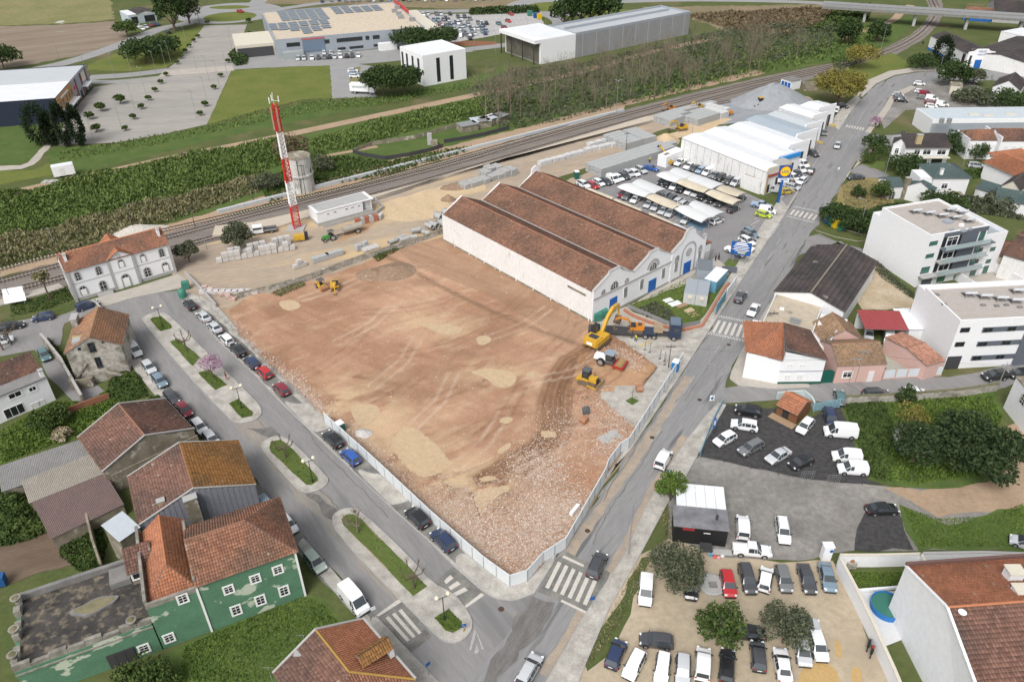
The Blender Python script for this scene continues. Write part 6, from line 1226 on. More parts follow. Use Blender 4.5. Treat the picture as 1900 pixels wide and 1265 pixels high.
mb.bd('antenna',WM,t)
mb=MB();
for i in range(3):a=2*math.pi*i/3+1.2;mb.box((wid(27)*1.15*math.cos(a),wid(27)*1.15*math.sin(a),24.5),(.3,.3,5.2),a)
mb.bd('panel_antenna',mk('faded_red',(.45,.22,.2),.6),t)
p0=P(562,352);t=TH('water_tank','weathered white cylindrical water tower beside the railway','water tower',p0);h=HT(562,352,289)
r=3.3;MB().lathe((0,0,0),[(r*1.02,0),(r*.96,h*.42),(r*.98,h*.46),(r*1.06,h*.47),(r*1.06,h*.52),(r,h*.53),(r,h),(r*.94,h),(r*.94,h-1.6),(.1,h-1.6)],28).bd('drum',mk('stained_white_tower',(.62,.61,.58),.9,(.40,.39,.36),.5,.9,8,.2,3,stretch=(.5,.5,3),col3=(.10,.09,.08),scale3=.45,thr3=.62,w3=.12),t,smooth=False)
MB().lathe((0,0,h-.02),[(r*1.03,0),(r*1.03,.12),(r*.93,.12),(r*.93,0)],28).bd('rusty_rim',MOLD,t);MB().tube((.5,-r-.1,0),(.5,-r-.1,h),.08).bd('pipe',DSTEEL,t)
# ================= 13 workshops along the road =================
Z8=lambda x,y:(1240+x/5.9375,180+y/5.9375)
b=Bd('workshop_row','row of stepped white and blue grey roofed workshops along the main road','building',Z8(1090,830),Z8(1365,745),6.3);zz=6.3;TC['_']=(np.array((.5,.5,.5)),np.array((.5,.5,.5)),0)
LG=mk('light_grey_roof',(.50,.53,.55),.5,(.45,.48,.5),.2,.4);rd=random.Random(2)
for i,(x0,x1,y0,y1,z,rm)in enumerate([(0,9.2,0,31.5,6.3,MEMB),(9.2,18.4,4.7,32,6.2,MEMB),(18.4,27.5,8.9,31.5,6.1,MEMB),(27.5,36.9,13.7,33,6.1,BLUER),(36.9,44.8,18.2,33,5.9,LG),(44.8,52.2,22.2,35,6.2,MEMB),(52.2,61,26,33,6.2,MEMB)]):
 wm=WALLD if i==0 else WALLC;b.box(x0+.02,y0,x1-.02,y1,0,z,wm);roof2(b,x0+.02,y0+.3,x1-.02,y1,z,z+.55,'y','_',(0,0),.08,wm,1.1,6,.03,mat=rm,rows=False,ridge=False,th=.1)
 mb=MB();mb.ext([(x0,y0-.05,z-.5),(x1,y0-.05,z-.5),(x1,y0-.05,z+.95),(x0+.4,y0-.05,z+.95),(x0,y0-.05,z+.3)],(0,.3,0));mb.bd('facade_parapet',CREAMW if i==0 else WALLC,b.t)
 b.box(x1-.06,y0+.2,x1+.06,y0+4.4,z-.05,z+.2,STFR,'side_coping');m_=(x0+x1)/2+.8;b.win('F',m_,.1,3.6,4.0,'plain',y0-.06,name='workshop_door');b.box(x1-1.2,y0-2.2,x1-.7,y0-.1,.15,.75,YPAINT,'yellow_kerb')
 b.box(x0+.3,y0-.12,x0+.9,y0-.06,0.2,z-.6,mk('tan_pilaster',(.42,.30,.17),.8),'pilaster')
 if i==1:b.box(x0+.4,y0-.5,x1-.2,y0-.06,z-.6,z+.5,mk('sky_blue_fascia',(.03,.25,.60),.5),'blue_fascia')
 if i==2:b.box(x0+.8,y0-.4,x0+2.2,y0-.06,z-2.6,z-.4,mk('cyan_fascia',(.05,.35,.55),.5),'cyan_panel')
 if i==0:b.box(x0+.6,y0-.3,x1-1,y0-.06,z-1.6,z-.9,mk('dull_red_fascia',(.30,.08,.06),.6),'sign_band');b.box(x1-4,y0+.3,x1,y0+3,z,z+1.1,CONC,'roof_enclosure');b.win('F',1.2,.3,1.3,2.3,'dark',-.01)
for i in range(12):b.box(-.04,31.5*(i+.5)/12-.04,0.02,31.5*(i+.5)/12+.04,.3,zz-.1,CONC,'panel_joint')
b=Bd('substation_block','small off white block beside the car park lawn','building',(1373,348),(1408,361));D=b.l(1410,345,0)[1];D=5;b.box(0,0,b.W,D,0,3.6,WALLD);b.box(.2,.2,b.W-.2,D-.2,3.6,3.7,MOLD,'flat_roof');b.para(0,0,b.W,D,3.6,.25,WALLD)
b=Bd('white_container','white container office beside the long warehouse wall','container',(1235,312),(1268,297));b.box(0,0,b.W,3,0,3.2,WALLC,'container_body');b.box(1,1,3,2,3.2,3.3,MOLD,'rusty_patch')
# ================= containers by the warehouse =================
Z7=lambda x,y:(940+x/3.954,310+y/3.954)
b=Bd('office_containers','two grey site office containers side by side with air conditioners','container',Z7(1290,1003),Z7(1465,1028));W=b.W;D=b.l(*Z7(1460,830),0)[1]*.75;D=6.2
for i in range(2):
 o=b.box(W*i/2+.03,0,W*(i+1)/2-.03,D,.1,2.6,mk('container_grey',(.50,.51,.50),.6,(.44,.45,.44),1,.3),'container');MB().box((W*(i+.55)/2,-.15,1.5),(.75,.3,.55)).bd('air_conditioner',CREAMW,o);b.box(W*i/2,0,W*(i+1)/2-.05,D,2.6,2.68,GREYCL,'roof')
b=Bd('white_site_container','white roofed blue sided container behind the grey ones','container',Z7(1530,925),Z7(1600,850));b.box(-.2,0,6,2.6,.1,2.7,mk('container_blue_side',(.12,.30,.42),.6),'container_body');b.box(-.25,-.05,6.05,2.65,2.7,2.8,MEMB,'roof')
b=Bd('dark_roof_container','container with dark flat roof between the warehouse and the white container','container',Z7(1385,830),Z7(1470,838));b.box(0,0,3.4,5.5,.1,2.4,GREYCL,'container_body');b.box(.1,.1,3.3,5.4,2.4,2.45,mk('dark_blue_grey_roof',(.16,.18,.2),.5),'roof')
for i,(x,y,w_,d_,m_,l_)in enumerate([(1185,980,2.0,1.3,WHITE,'white panel lying on the lawn, nearest the warehouse'),(1235,1005,2.6,1.6,WHITE,'larger white panel lying on the lawn before the containers'),(1285,1025,2.2,1.0,mk('timber',(.38,.27,.17),.8,(.28,.19,.12),3,.6),'stack of brown planks on the lawn'),(1340,1060,1.9,1.2,mk('pale_timber',(.52,.42,.28),.8,(.42,.33,.2),3,.5),'pale boards on the lawn near the containers')]):
 p=P(*Z7(x,y));t=TH('panel_on_lawn' if i<2 else 'timber_stack',l_,'building material',p,.5)
 for k in range(3 if i>1 else 1):
  for j in range(3 if i>1 else 2):MB().box((0,-d_/2+d_*(j+.5)/(3 if i>1 else 2),.08+k*.12),(w_,d_/(3 if i>1 else 2)*.9,.1),.03*k).bd('board',m_,t)
p=P(*Z7(1385,1095));t=TH('wooden_pallet_frame','pale wooden frame lying at the lawn corner','frame',p,.4);mb=MB();mb.bar((-1,0,.08),(1,0,.08),.1,.08).bar((-1,1,.08),(1,1,.08),.1,.08).bar((-.8,0,.14),(.8,1,.14),.1,.08).bar((.8,0,.14),(.2,1,.14),.1,.08);mb.bd('battens',MATS['pale_timber'],t)
BRICKP=mk('salmon_brick',(.45,.20,.13),.85,(.36,.16,.10),3,.6,6)
WL('planter_wall','low salmon brick wall curving round the warehouse lawn',[(1158,577),(1175,588),(1205,600),(1236,609),(1268,614),(1302,607),(1345,535),(1352,528)],.55,.5,BRICKP)
WL('metal_railing','grey metal fence line along the warehouse lawn edge',[(1165,572),(1238,603),(1265,609),(1298,602)],1.0,.05,STEEL)
def hoard(name,label,px,h=2.3,mat=None,post=True,cat='fence',w=2.4,top=None):
 mat=mat or mk('white_hoarding',(.70,.73,.745),.5,(.62,.65,.67),.5,.4,5)
 pts=[P(u,v)for u,v in px];o=pts[0];t=TH(name,label,cat,o)
 for a,c in zip(pts[:-1],pts[1:]):
  L=np.linalg.norm(c-a);n=max(1,round(L/w));d=(c-a)/L;aa=math.atan2(d[1],d[0])
  k=('hp',round(L/n,2),h,mat.name)
  if k not in WIN:
   mb=MB();m=10;l=L/n-.02
   for i in range(m):x=-l/2+l*(i+.5)/m;mb.box((x,0,.05),(l/m*.96,.05 if i%2 else .09,h-.1))
   mb.box((0,0,h-.06),(l,.12,.08));me=bpy.data.meshes.new('panel');me.from_pydata(mb.v,[],mb.f);me.materials.append(mat)
   pb=MB();pb.box((0,-.0,0),(.1,.14,h+.02));pm=bpy.data.meshes.new('post');pm.from_pydata(pb.v,[],pb.f);pm.materials.append(STEEL);WIN[k]=(me,pm)
  me,pm=WIN[k]
  for i in range(n):
   p=a+(c-a)*(i+.5)/n-o;x=link('panel',me,t);x.location=(p[0],p[1],.12+.02*random.random());x.rotation_euler=(0,.0,aa+random.uniform(-.012,.012))
   if post:p=a+(c-a)*i/n-o;x=link('post',pm,t);x.location=(p[0],p[1],.1);x.rotation_euler=(0,0,aa)
 return t
hoard('site_hoarding','white sheet metal hoarding along the left side of the dirt site',[(603,785),(700,873),(800,968),(898,1054),(946,1089)],2.2)
hoard('site_hoarding','white sheet metal hoarding along the main road side of the dirt site, with a kink',[(946,1089),(978,1079),(1007,1046),(1050,1018),(1092,943),(1122,890),(1128,872),(1150,842),(1166,832),(1212,758),(1266,672)],2.2)
t=TH('plastic_barrier','pale plastic barrier standing inside the hoarding near the road','barrier',P(1066,951));MB().box((0,0,.1),(.5,2.2,.8),-.6).bd('barrier_block',WHITE,t)
wire=[(405,560),(470,640),(540,712),(600,772)]
def posts_fence(name,label,px,h,step,mat=DSTEEL,wires=3,cat='fence',r=.035):
 pts=[P(u,v)for u,v in px];o=pts[0];t=TH(name,label,cat,o);l=resample([p[:2]for p in pts],step)
 pm=None;
 for p,d in l:
  if pm is None:
   pb=MB();pb.tube((0,0,0),(0,0,h),r,n=5);pm=bpy.data.meshes.new('post');pm.from_pydata(pb.v,[],pb.f);pm.materials.append(mat)
  x=link('post',pm,t);x.location=(p[0]-o[0],p[1]-o[1],0)
 mb=MB()
 for a,c in zip(l[:-1],l[1:]):
  for k in range(wires):z=h*(k+1)/wires-.05;mb.bar((a[0][0]-o[0],a[0][1]-o[1],z),(c[0][0]-o[0],c[0][1]-o[1],z),.02,.02)
 if mb.f:mb.bd('wires',mat,t)
 return t
posts_fence('wire_fence','thin wire mesh fence on the pavement beside the parked cars',[(372,560),(430,612),(520,702),(598,776)],1.6,3.0,STEEL,4)
# ================= grey roofed warehouse, beige roof =================
Z8b=lambda x,y:(1420+x/3.954,310+y/3.954)
b=house('fibre_cement_warehouse','big low warehouse with dark fibre cement roof beside the main road','building',(1438,541),(1566,578),(1487,449),4.6,6.6,'y','dark',WALLW,over=.3,rib=.9,row=1.1,hgt=.03,mat=None)
MB().bar((b.W/2,0,6.68),(b.W/2,b.D*1.0,6.68),.25,.08).bd('pale_ridge_strip',mk('cream_strip',(.45,.38,.28),.9),b.t)
b=Bd('flat_roofed_house','house with stained beige flat roof in front of the dark roofed warehouse','building',(1406,617),(1500,640),4.2);D=b.l(1452,534,4.2)[1];b.box(0,0,b.W,D,0,4.1,WALLW);b.box(.15,.15,b.W-.15,D-.15,4.1,4.15,BEIGER,'flat_roof');b.para(0,0,b.W,D,4.1,.3,WALLW,.15);MB().box((b.W*.6,D*.35,4.15),(1.6,1.2,.5)).box((b.W*.6,D*.35,4.75),(2.0,.35,.35)).bd('roof_tank',STEEL,b.t);MB().box((b.W*.25,D*.55,4.15),(.8,.5,.35)).bd('roof_hatch',WHITE,b.t)
b.box(b.W+.0,1.5,b.W+4.5,6.5,0,3.4,WALLW,'side_wing');b.box(b.W+.3,7.0,b.W+5.0,11,0,4.8,WALLD,'rear_wing');MB().tube((b.W+3,3,3.4),(b.W+3.8,5,5.5),.22,n=8).bd('flue',STEEL,b.t)
# ================= orange roof house, pink houses =================
b=Bd('white_corner_house','white two storey corner house with bright orange and brown roof','building',(1441,713),(1521,712));W=b.W;Zq=lambda x,y:(1420+x/3.954,620+y/3.954);he=b.F(1530,668)[1];he=5.2
D=b.l(1461,619,he+1.6)[1];D=9
mb=MB();P1=b.l(1377,701,0);mb.prism([(0,0),(W,0),(W,D),(P1[0]+4,D+4),(P1[0],P1[1])],0,he);mb.bd('wall',WALLC,b.t)
a0=b.l(1387,652,he);
tiles(b.t,[(a0[0]-.4,a0[1]-.2,he),(-.05,-.3,he+.05),(W*.35,D,he+1.72)],'orange',.28,.4)
tiles(b.t,[(-.05,-.3,he+.05),(.05,-.28,he+1.7),(W*.35,D,he+1.72)],'orange',.28,.4)
tiles(b.t,[(W+.25,-.3,he),(W+.25,D+.2,he),(W*.35,D+.2,he+1.7),(-.02,-.3,he+1.72)],'brown',.28,.4)
tiles(b.t,[(a0[0]-.4,a0[1]-.2,he),(W*.35,D,he+1.75),(P1[0]+2,D+3.5,he)],'orange',.28,.4)
MB().ext([(0,0,he-.1),(W,0,he-.1),(.05,0,he+1.6)],(0,.2,0)).bd('gable_wall',WALLC,b.t)
for q in[(180,230),(272,230)]:c,z=b.F(*Zq(*q));b.win('F',c,z-.4,1.1,.7,'shut')
for q in[(158,328),(248,328)]:c,z=b.F(*Zq(*q));b.win('F',c,max(.9,z-.6),1.1,1.2,'shut')
b.box(.05,-.06,W,0,0,.55,mk('dark_green_plinth',(.02,.09,.06),.7),'plinth');b.box(0,-.08,W,0,2.75,2.9,GREYCL,'string_course')
b=Bd('green_gate','arched dark green gate between the white corner house and the pink house','gate',(1521,711),(1544,710));W=b.W;mb=MB();pts=[(0,0,0),(W,0,0),(W,0,2.1)]+[(W/2+W/2*math.cos(a),0,2.1+.7*math.sin(a))for a in np.linspace(0,math.pi,8)];mb.ext(pts,(0,.15,0));mb.bd('gate_leaf',mk('dark_green_paint',(.01,.09,.07),.5),b.t)
b=Bd('pink_house','pink house with tan tiled roof on the side street','building',(1546,711),(1634,707));W=b.W;D=b.l(1552,640,3.8)[1];D=7.5;ze=3.9
b.box(0,0,W,D,0,ze,PINKW);roof2(b,0,0,W,D,ze,ze+1.9,'x','tan',(0,0),.2,PINKW,.27,.4);c,z=b.F(*Zq(595,315));b.win('F',c,1.2,1.5,1.2,'stdw');c,z=b.F(*Zq(765,325));b.door('F',c,.05,1.0,2.2,SHUT)
b.box(.3,D+.05,W-.8,D+5.8,0,ze,PINKW,'rear_wing');roof2(b,.3,D+.1,W-.8,D+5.8,ze,ze+2.2,'y','tan',(0,0),.1,PINKW,.27,.4)
Zc=lambda x,y:(1600+x/6.327,520+y/6.327)
b=shed('red_roof_carport','open carport with dark red metal roof over the parked van','carport' and(1607,610),(1685,612),(1597,576),3.3,4.0,mk('red_metal_roof',(.30,.06,.06),.5,(.26,.05,.055),.5,.3),MATS['stained_concrete'],.45,.05)
for ch in list(b.t.children):
 if ch.name.startswith('wall'):bpy.data.objects.remove(ch)
b.box(0,b.D-.2,b.W,b.D,0,3.4,WALLW,'back_wall');
for x in(.1,b.W-.1):b.box(x-.08,.1,x+.08,.3,0,3.3,STEEL,'post')
b.t['label']='open carport with dark red metal roof above the parked white van';b.t['category']='carport'
b=shed('white_lean_to','white sheet roof between the carport and the apartment block',(1688,611),(1718,610),(1663,573),3.2,3.5,MEMB,WALLW,1.0,.02)
b=house('pink_annex','pink annex with mottled pinkish tiles below the white apartment block','building',(1720,678),(1753,668),(1684,615),3.2,3.9,'x','pinkish',PINKW,over=.15,rib=.27,row=.4)
b=Bd('street_wall','low wall of white panels and pink posts along the side street','wall',(1636,704),(1746,697));W=b.W
for i in range(5):b.box(W*i/5+.25,0,W*(i+1)/5-.05,.12,.3,1.9,mk('pale_blue_panel',(.55,.60,.63),.5),'panel');b.box(W*i/5,-.05,W*i/5+.22,.2,0,2.0,PINKW,'post')
b.box(0,-.02,W,.15,0,.3,PINKW,'plinth')
# ================= apartment blocks =================
Z3=lambda x,y:(1600+x/6.327,370+y/6.327);BALC=mk('balcony_glass',(.35,.42,.44),.1,spec=.6)
b=Bd('apartment_block','tall white apartment block with grey balconies and solar heaters on the roof','building',(1696.4,533),(1842,505));W=b.W;H=11.6;D=14.3
mb=MB();mb.prism([(0,0),(W*.72,0),(W*.72,D),(0,D)],0,H);mb.prism([(W*.72,.0),(W,.0),(W,D),(W*.72,D)],0,H-2.7);mb.bd('wall',WALLC,b.t,kind=None)
b.box(0,D,W*.9,D+2.2,0,H-1.6,WALLC,'rear_step')
b.box(.3,.3,W*.72-.3,D-.3,H,H+.06,GRAVR,'gravel_roof');b.para(0,0,W*.72,D,H,.45,WALLC,.3);b.para(W*.72,0,W,D,H-2.7,.9,WALLC,.2);b.box(W*.72+.2,.2,W-.2,D-.2,H-2.7,H-2.65,GREYCL,'terrace_floor')
x0,x1=b.F(*Z3(965,425))[0],W*.72-.1
b.box(x0,-.12,x1,0,H-2.0+1.4,H+.3,GLB,'dark_fascia');
for i,(zz_,hh)in enumerate([(H-2.9,2.3),(H-5.8,2.4),(H-8.7,2.4)]):
 b.box(x0,-.06,x0+(x1-x0)*.42,-.0,zz_,zz_+hh,WINDK,'loggia_opening');b.win('F',x0+(x1-x0)*.22,zz_+.1,2.6,2.0,'stdw',-.06);b.box(x0+(x1-x0)*.42,-.10,x0+(x1-x0)*.8,0,zz_,zz_+hh+.5,GLB,'dark_panel');b.win('F',x0+(x1-x0)*.9,zz_+.1,1.4,2.1,'darkg',-.03)
 o=b.box(x0-.2 if i<2 else 0,-1.5,x1+(1.6 if i==0 else .8),-.1,zz_-.3,zz_-.08,GLB if i==0 else CONC,'balcony');MB().box(((x0+x1)/2,-1.48,zz_-.08),(x1-x0+.2,.05,1.0)).bd('balcony_rail',BALC,o)
for q,w_,h_ in[((835,515),2.0,.95),((790,662),2.0,.9),((735,830),2.1,1.5)]:c,z=b.F(*Z3(*q));b.win('F',c,z-h_/2,w_,h_,'darkg')
for q,w_,h_ in[((1530,582),1.3,.9),((1478,725),1.3,.9),((1385,592),1.2,.9),((1335,728),1.2,.9),((1285,890),1.5,1.7),((1420,885),1.3,1.8),((1085,965),1.5,1.0),((900,988),2.0,1.6)]:c,z=b.F(*Z3(*q));b.win('F',c,max(.2,z-h_/2),w_,h_,'darkg' if w_>1.2 else 'dark')
c,z=b.F(*Z3(738,1000));b.door('F',c,.05,2.6,2.3,GLB)
def heater(b,x,y,z,a=0,n=0):
 a+=math.pi;t=TH('solar_heater',b+' solar water heater, '+ORD[n]+' from the left','solar heater',(x,y,z),a,'solar water heaters on the flat roofs')
 MB().tube((-1.0,0,.95),(1.0,0,.95),.26,n=10).bd('tank',mk('heater_tank',(.62,.64,.67),.3,metal=.3),t,smooth=False);MB().ext([(-.95,-.2,.75),(.95,-.2,.75),(.95,-1.5,.15),(-.95,-1.5,.15)],(0,0,.08)).bd('collector',mk('collector_glass',(.04,.05,.08),.1),t)
 mb=MB()
 for s in(-.8,.8):mb.bar((s,.1,0),(s,.1,.8),.06,.06).bar((s,.1,.05),(s,-1.5,.05),.06,.06)
 mb.bar((-.8,.1,.4),(.8,.1,.4),.05,.05)
 mb.bd('stand',STEEL,t)
for i,q in enumerate([(650,125),(805,148),(960,175),(1120,200),(1280,232)]):p=P(*Z3(*q),H+1);heater('front row of the tall block,',p[0],p[1],H+.06,b.a-.15,i)
for i,q in enumerate([(1055,110),(1195,135)]):p=P(*Z3(*q),H+1);heater('back row of the tall block,',p[0],p[1],H+.06,b.a-.15,i)
for q,w_ in[((1000,275),1.9),((1180,380),1.2),((1045,370),.8),((1258,362),.8),((1160,315),.9)]:x,y=b.l(*Z3(*q),H);MB().box((x,y,H+.06),(w_,w_*.7,.45)).bd('roof_vent',GREYCL if w_!=.9 else WHITE,b.t)
b.box(W*.5,-7,W*.5+.2,0,0,2,WALLC,'yard_wall');b.box(W,-8,W+.2,2,0,2.2,WALLC,'yard_wall');b.box(W*.5+.2,-6,W,-.2,.05,.12,C_pave,'yard_paving')
b=Bd('apartment_block','lower white apartment block with dark window bands behind the pink annex','building',(1749,685),(1874,678));W=26;H=9.9;D=11.4;Zd=Zc
b.box(0,0,W,D,0,H,WALLC);b.box(.3,.3,W-.3,D-.3,H,H+.06,GRAVR,'gravel_roof');b.para(0,0,W,D,H,.4,WALLC,.3)
b.box(0,D,W,D+2.2,0,H-.3,WALLC,'rear_step')
for q,w_,h_ in[((1205,582),1.7,.95),((1142,750),1.7,.95)]:c,z=b.F(*Zd(*q));b.win('F',c,z-h_/2,w_,h_,'dark')
xb=b.F(*Zd(1400,600))[0];zr_=[b.F(*Zd(1460,580))[1],b.F(*Zd(1400,745))[1],b.F(*Zd(1340,910))[1]]
xs2=[b.F(*Zd(1400,600))[0],b.F(*Zd(1335,770))[0],b.F(*Zd(1268,935))[0]]
for z,x in zip(zr_,xs2):
 b.box(x,-.08,W,0,z-.5,z+.5,GLB,'window_band');b.win('F',x+1.0,z-.42,1.6,.85,'dark',-.08);b.win('F',x+5.3,z-.42,1.5,.85,'dark',-.08)
b.box(xs2[0]+8,-.16,W,-.08,0,zr_[0]-.4,GLB,'dark_cladding');c,z=b.F(*Zd(1065,955));b.door('F',c,.05,2.6,2.7,DSTEEL)
for i,q in enumerate([(1280,150),(1460,175),(1650,200),(1830,225)]):p=P(*Zd(*q),H+1);heater('front row of the lower block,',p[0],p[1],H+.06,b.a-.1,i)
p=P(*Zd(1845,110),H+1);heater('back row of the lower block,',p[0],p[1],H+.06,b.a-.1,0)
for q in[(1415,300),(1575,310),(1685,300),(1845,325),(870,180),(958,292)]:x,y=b.l(*Zd(*q),H);MB().box((x,y,H+.06),(.8,.5,.3)).bd('roof_vent',CONCD,b.t)
WL('plot_wall','grey concrete block wall at the foot of the tall apartment block',[(1697,548),(1712,562),(1722,568)],2.4,.25,CONC)
# ================= villas in the north east =================
Zv=lambda x,y:(1600+x/6.327,180+y/6.327)
b=house('dark_roofed_villa','villa with dark tiled roof, big chimney and white balcony','building',Zv(515,580),Zv(1040,580),Zv(450,440),5.6,7.6,'x','dark',WALLW,over=.6,rib=.3,row=.4);W=b.W
b.box(0,-1.6,W,-.6,2.6,2.85,CREAMW,'balcony');
for x_,w_ in((.28,1.6),(.5,2.2),(.83,2.4)):b.win('F',W*x_,3.2,w_,1.5,'stdw')
for x_ in(.2,.5):b.win('F',W*x_,.6,1.3,1.2,'dark')
b.box(W*.66,-.1,W*.9,0,.05,2.3,WINDK,'garage_opening');chimney(b,W*.28,.9,6.0,8.6,MATS['tan_chimney'],1.5,1.0)
b=house('dark_roofed_villa_wing','white gabled wing with dark roof left of the villa','building',Zv(370,540),Zv(515,560),Zv(320,440),5.4,6.9,'y','dark',WALLW,over=.3,rib=.3);b.win('F',b.W*.4,2.5,1.0,1.6,'stdw')
def win_row(b,n,z,w,h,style,x0=.08,x1=.95):
 for i in range(n):b.win('F',b.W*(x0+(x1-x0)*(i+.5)/n),z,w,h,style)
b=house('terraced_house','white terraced house with brown hip roof left of its twin','building',Zv(1275,510),Zv(1635,512),Zv(1110,400),5.6,7.4,'x','old',WALLC,hip=(2.5,0),over=.1,rib=.3);b.box(-.3,0,-.05,b.D,0,5.9,WALLC,'party_wall');win_row(b,4,3.4,1.2,1.1,'shut');win_row(b,4,.6,1.2,1.3,'shut')
b=house('terraced_house','white terraced house with brown roof touching the right edge','building',Zv(1640,520),Zv(1960,520),Zv(1570,385),6.0,8.0,'x','brown',WALLC,over=.1,rib=.3);b.box(-.3,-.1,0,b.D,0,7.2,WALLC,'party_wall');win_row(b,3,3.6,1.2,1.1,'shut');win_row(b,3,.7,1.2,1.3,'shut')
b=house('orange_roofed_house','white house with big orange hip roof at the right edge','building',Zv(1460,720),Zv(2100,1000),Zv(1500,690),5.6,8.2,'x','orange',WALLC,hip=(4,4),over=.5,rib=.3)
b=Bd('orange_roofed_house','white house with wide orange roof right of the parked silver car','building',Zv(1430,880),Zv(1680,1050));
W=b.W;b.D=10;b.box(0,0,W,10,0,5.6,WALLC);roof2(b,0,0,W+3,10,5.6,8,'x','orange',(4,4),.6,WALLC,.3);win_row(b,3,3.4,1.2,1.1,'dark');win_row(b,3,.8,1.3,1.2,'dark')
b=house('cream_gabled_house','cream gabled house with dark roof below the orange roofed house','building',Zv(1640,1040),Zv(1850,1095),Zv(1720,850),4.5,6.4,'y','dark',CREAMW,over=.2,rib=.3)
b=house('green_roofed_house','large white house with green hip roof, its wall streaked and overgrown','building',Zv(850,940),Zv(1270,940),Zv(790,790),6.6,8.6,'x','green',WALLW,hip=(3,4),over=.4,rib=.3);W=b.W
b.win('F',W*.35,3.5,1.5,1.4,'stdw');b.win('F',W*.3,.8,1.8,1.2,'dark');b.box(W*.5,-2.2,W*.75,-.05,0,2.6,WALLW,'porch');b.box(W*.48,-2.3,W*.85,0,2.6,2.75,MOLD,'porch_roof');b.box(-3.2,.5,-.05,6,0,6.2,WALLC,'side_wing');chimney(b,W*.2,.8,6.8,8.4,WALLC,.7,.6)
b=house('green_roofed_cottage','white cottage with green roof and tall dark chimney stack','building',Zv(520,1040),Zv(820,1110),Zv(600,920),3.8,5.6,'y','green',WALLW,over=.3,rib=.3)
b=house('green_roofed_annex','low annex with green roof and brick arch left of the chimney','building',Zv(335,1050),Zv(500,1040),Zv(370,940),3.6,4.6,'x','green',WALLW,over=.3,rib=.3);b.win('F',b.W*.25,.1,1.3,2.0,'arch',name='arched_door');chimney(b,b.W+.3,-.3,0,5.8,MATS['mossy_plaster'],1.3,.9)
b=house('green_roofed_pavilion','green roofed open pavilion with pale posts','building',Zv(1340,1060),Zv(1560,1130),Zv(1480,1000),3.0,4.2,'x','green',WALLW,over=.3,rib=.3)
b=house('green_roofed_outbuilding','dark green roof cut by the right edge','building',Zv(1560,1190),Zv(1960,1260),Zv(1640,1090),3.6,5.2,'x','green',WALLW,over=.3,rib=.3)
b=house('weathered_white_house','white house with brown roof behind the tall apartment block','building',(1863,472),(1960,500),(1865,412),5.5,7,'x','brown',WALLD,over=.2,rib=.3)
b=house('small_tiled_house','house with brown tiles and shuttered terrace right of the apartment block','building',(1855,475),(1920,473),(1862,448),4.0,5.2,'x','brown',CREAMW,over=.2,rib=.3)
b=Bd('long_white_hall','long white hall with flat pale blue roof and two roof fans','building',(1722,253),(1960,250));W=b.W;H=5.2;D=b.l(1675,225,0)[1];D=b.l(1683,201,H)[1];b.box(0,0,W,D,0,H,WALLC);b.box(.3,.3,W-.3,D-.3,H,H+.05,mk('pale_blue_roof',(.50,.56,.60),.5,(.45,.50,.54),.2,.4),'flat_roof');b.box(0.02,-.05,W,0,.0,H-1.2,GREYCL,'blue_grey_front')
for u in(1748,1762):x,y=b.l(u,222,H+1);MB().tube((x,y,H),(x,y,H+1.3),.7,n=10).bd('roof_fan',STEEL,b.t)
for u,v in((1806,213),(1833,216),(1875,213)):x,y=b.l(u,v,H);MB().box((x,y,H),(3,1.2,.3)).bd('roof_hatch',CREAMW,b.t)
# ================= NERZEI building & neighbours =================
Zn=lambda x,y:(1420+x/3.954,y/3.954)
def text(body,size,mat,parent,loc,rot,name='lettering',ext=.02):
 cu=bpy.data.curves.new(name,'FONT');cu.body=body;cu.size=size;cu.align_x='CENTER';cu.align_y='CENTER';cu.extrude=ext;cu.materials.append(mat)
 o=bpy.data.objects.new(name,cu);COL.objects.link(o);dg=bpy.context.evaluated_depsgraph_get();me=bpy.data.meshes.new_from_object(o.evaluated_get(dg));bpy.data.objects.remove(o);o=link(name,me,parent);o.location=loc;o.rotation_euler=rot;return o
INKB=mk('blue_lettering',(.02,.07,.28),.5);INKW=mk('white_lettering',(.8,.8,.8),.5);INKR=mk('red_lettering',(.55,.03,.03),.5);INKK=mk('black_lettering',(.03,.03,.03),.5)
b=Bd('white_workshop_hall','white hall with blue base, dark roof and blue lettering on its gable','building',Zn(1455,503),Zn(1650,500));W=b.W;D=b.l(*Zn(1100,365),0)[1];H=5.6
b.box(0,0,W,D,0,H,WALLC);roof2(b,0,.4,W,D,H,H+1.6,'y','dark',(0,0),.2,WALLC,1.0,1.4,.03);b.box(-.06,.3,0,D,0,1.0,mk('blue_plinth',(.03,.16,.45),.6),'plinth')
MB().ext([(0,-.02,0),(W,-.02,0),(W,-.02,H+.6),(W*.8,-.02,H+.9),(W*.7,-.02,H+1.7),(W*.3,-.02,H+1.7),(W*.2,-.02,H+.9),(0,-.02,H+.6)],(0,-.25,0)).bd('stepped_gable',WALLC,b.t);b.door('F',W*.45,.05,2.6,3.2,BLUED,-.3)
text('NERZEI',.95,INKB,b.t,(W*.5,-.3,H+.7),(math.pi/2,0,0));text('NERZEI',.95,INKB,b.t,(W*.5,-.3,H-.5),(math.pi/2,0,0))
for x_ in(.12,.86):b.win('F',W*x_,1.5,.9,3.4,'dark',-.3)
for u,v in[(1159,315),(1269,352),(1350,390),(1390,408)]:y,z=b.S(*Zn(u,v));b.win('L',y,z-.5,1.4,1.0,'dark')
b.box(-.2,1.2,-.0,3.0,1.2,5.0,mk('dark_banner',(.05,.02,.03),.6),'banner')
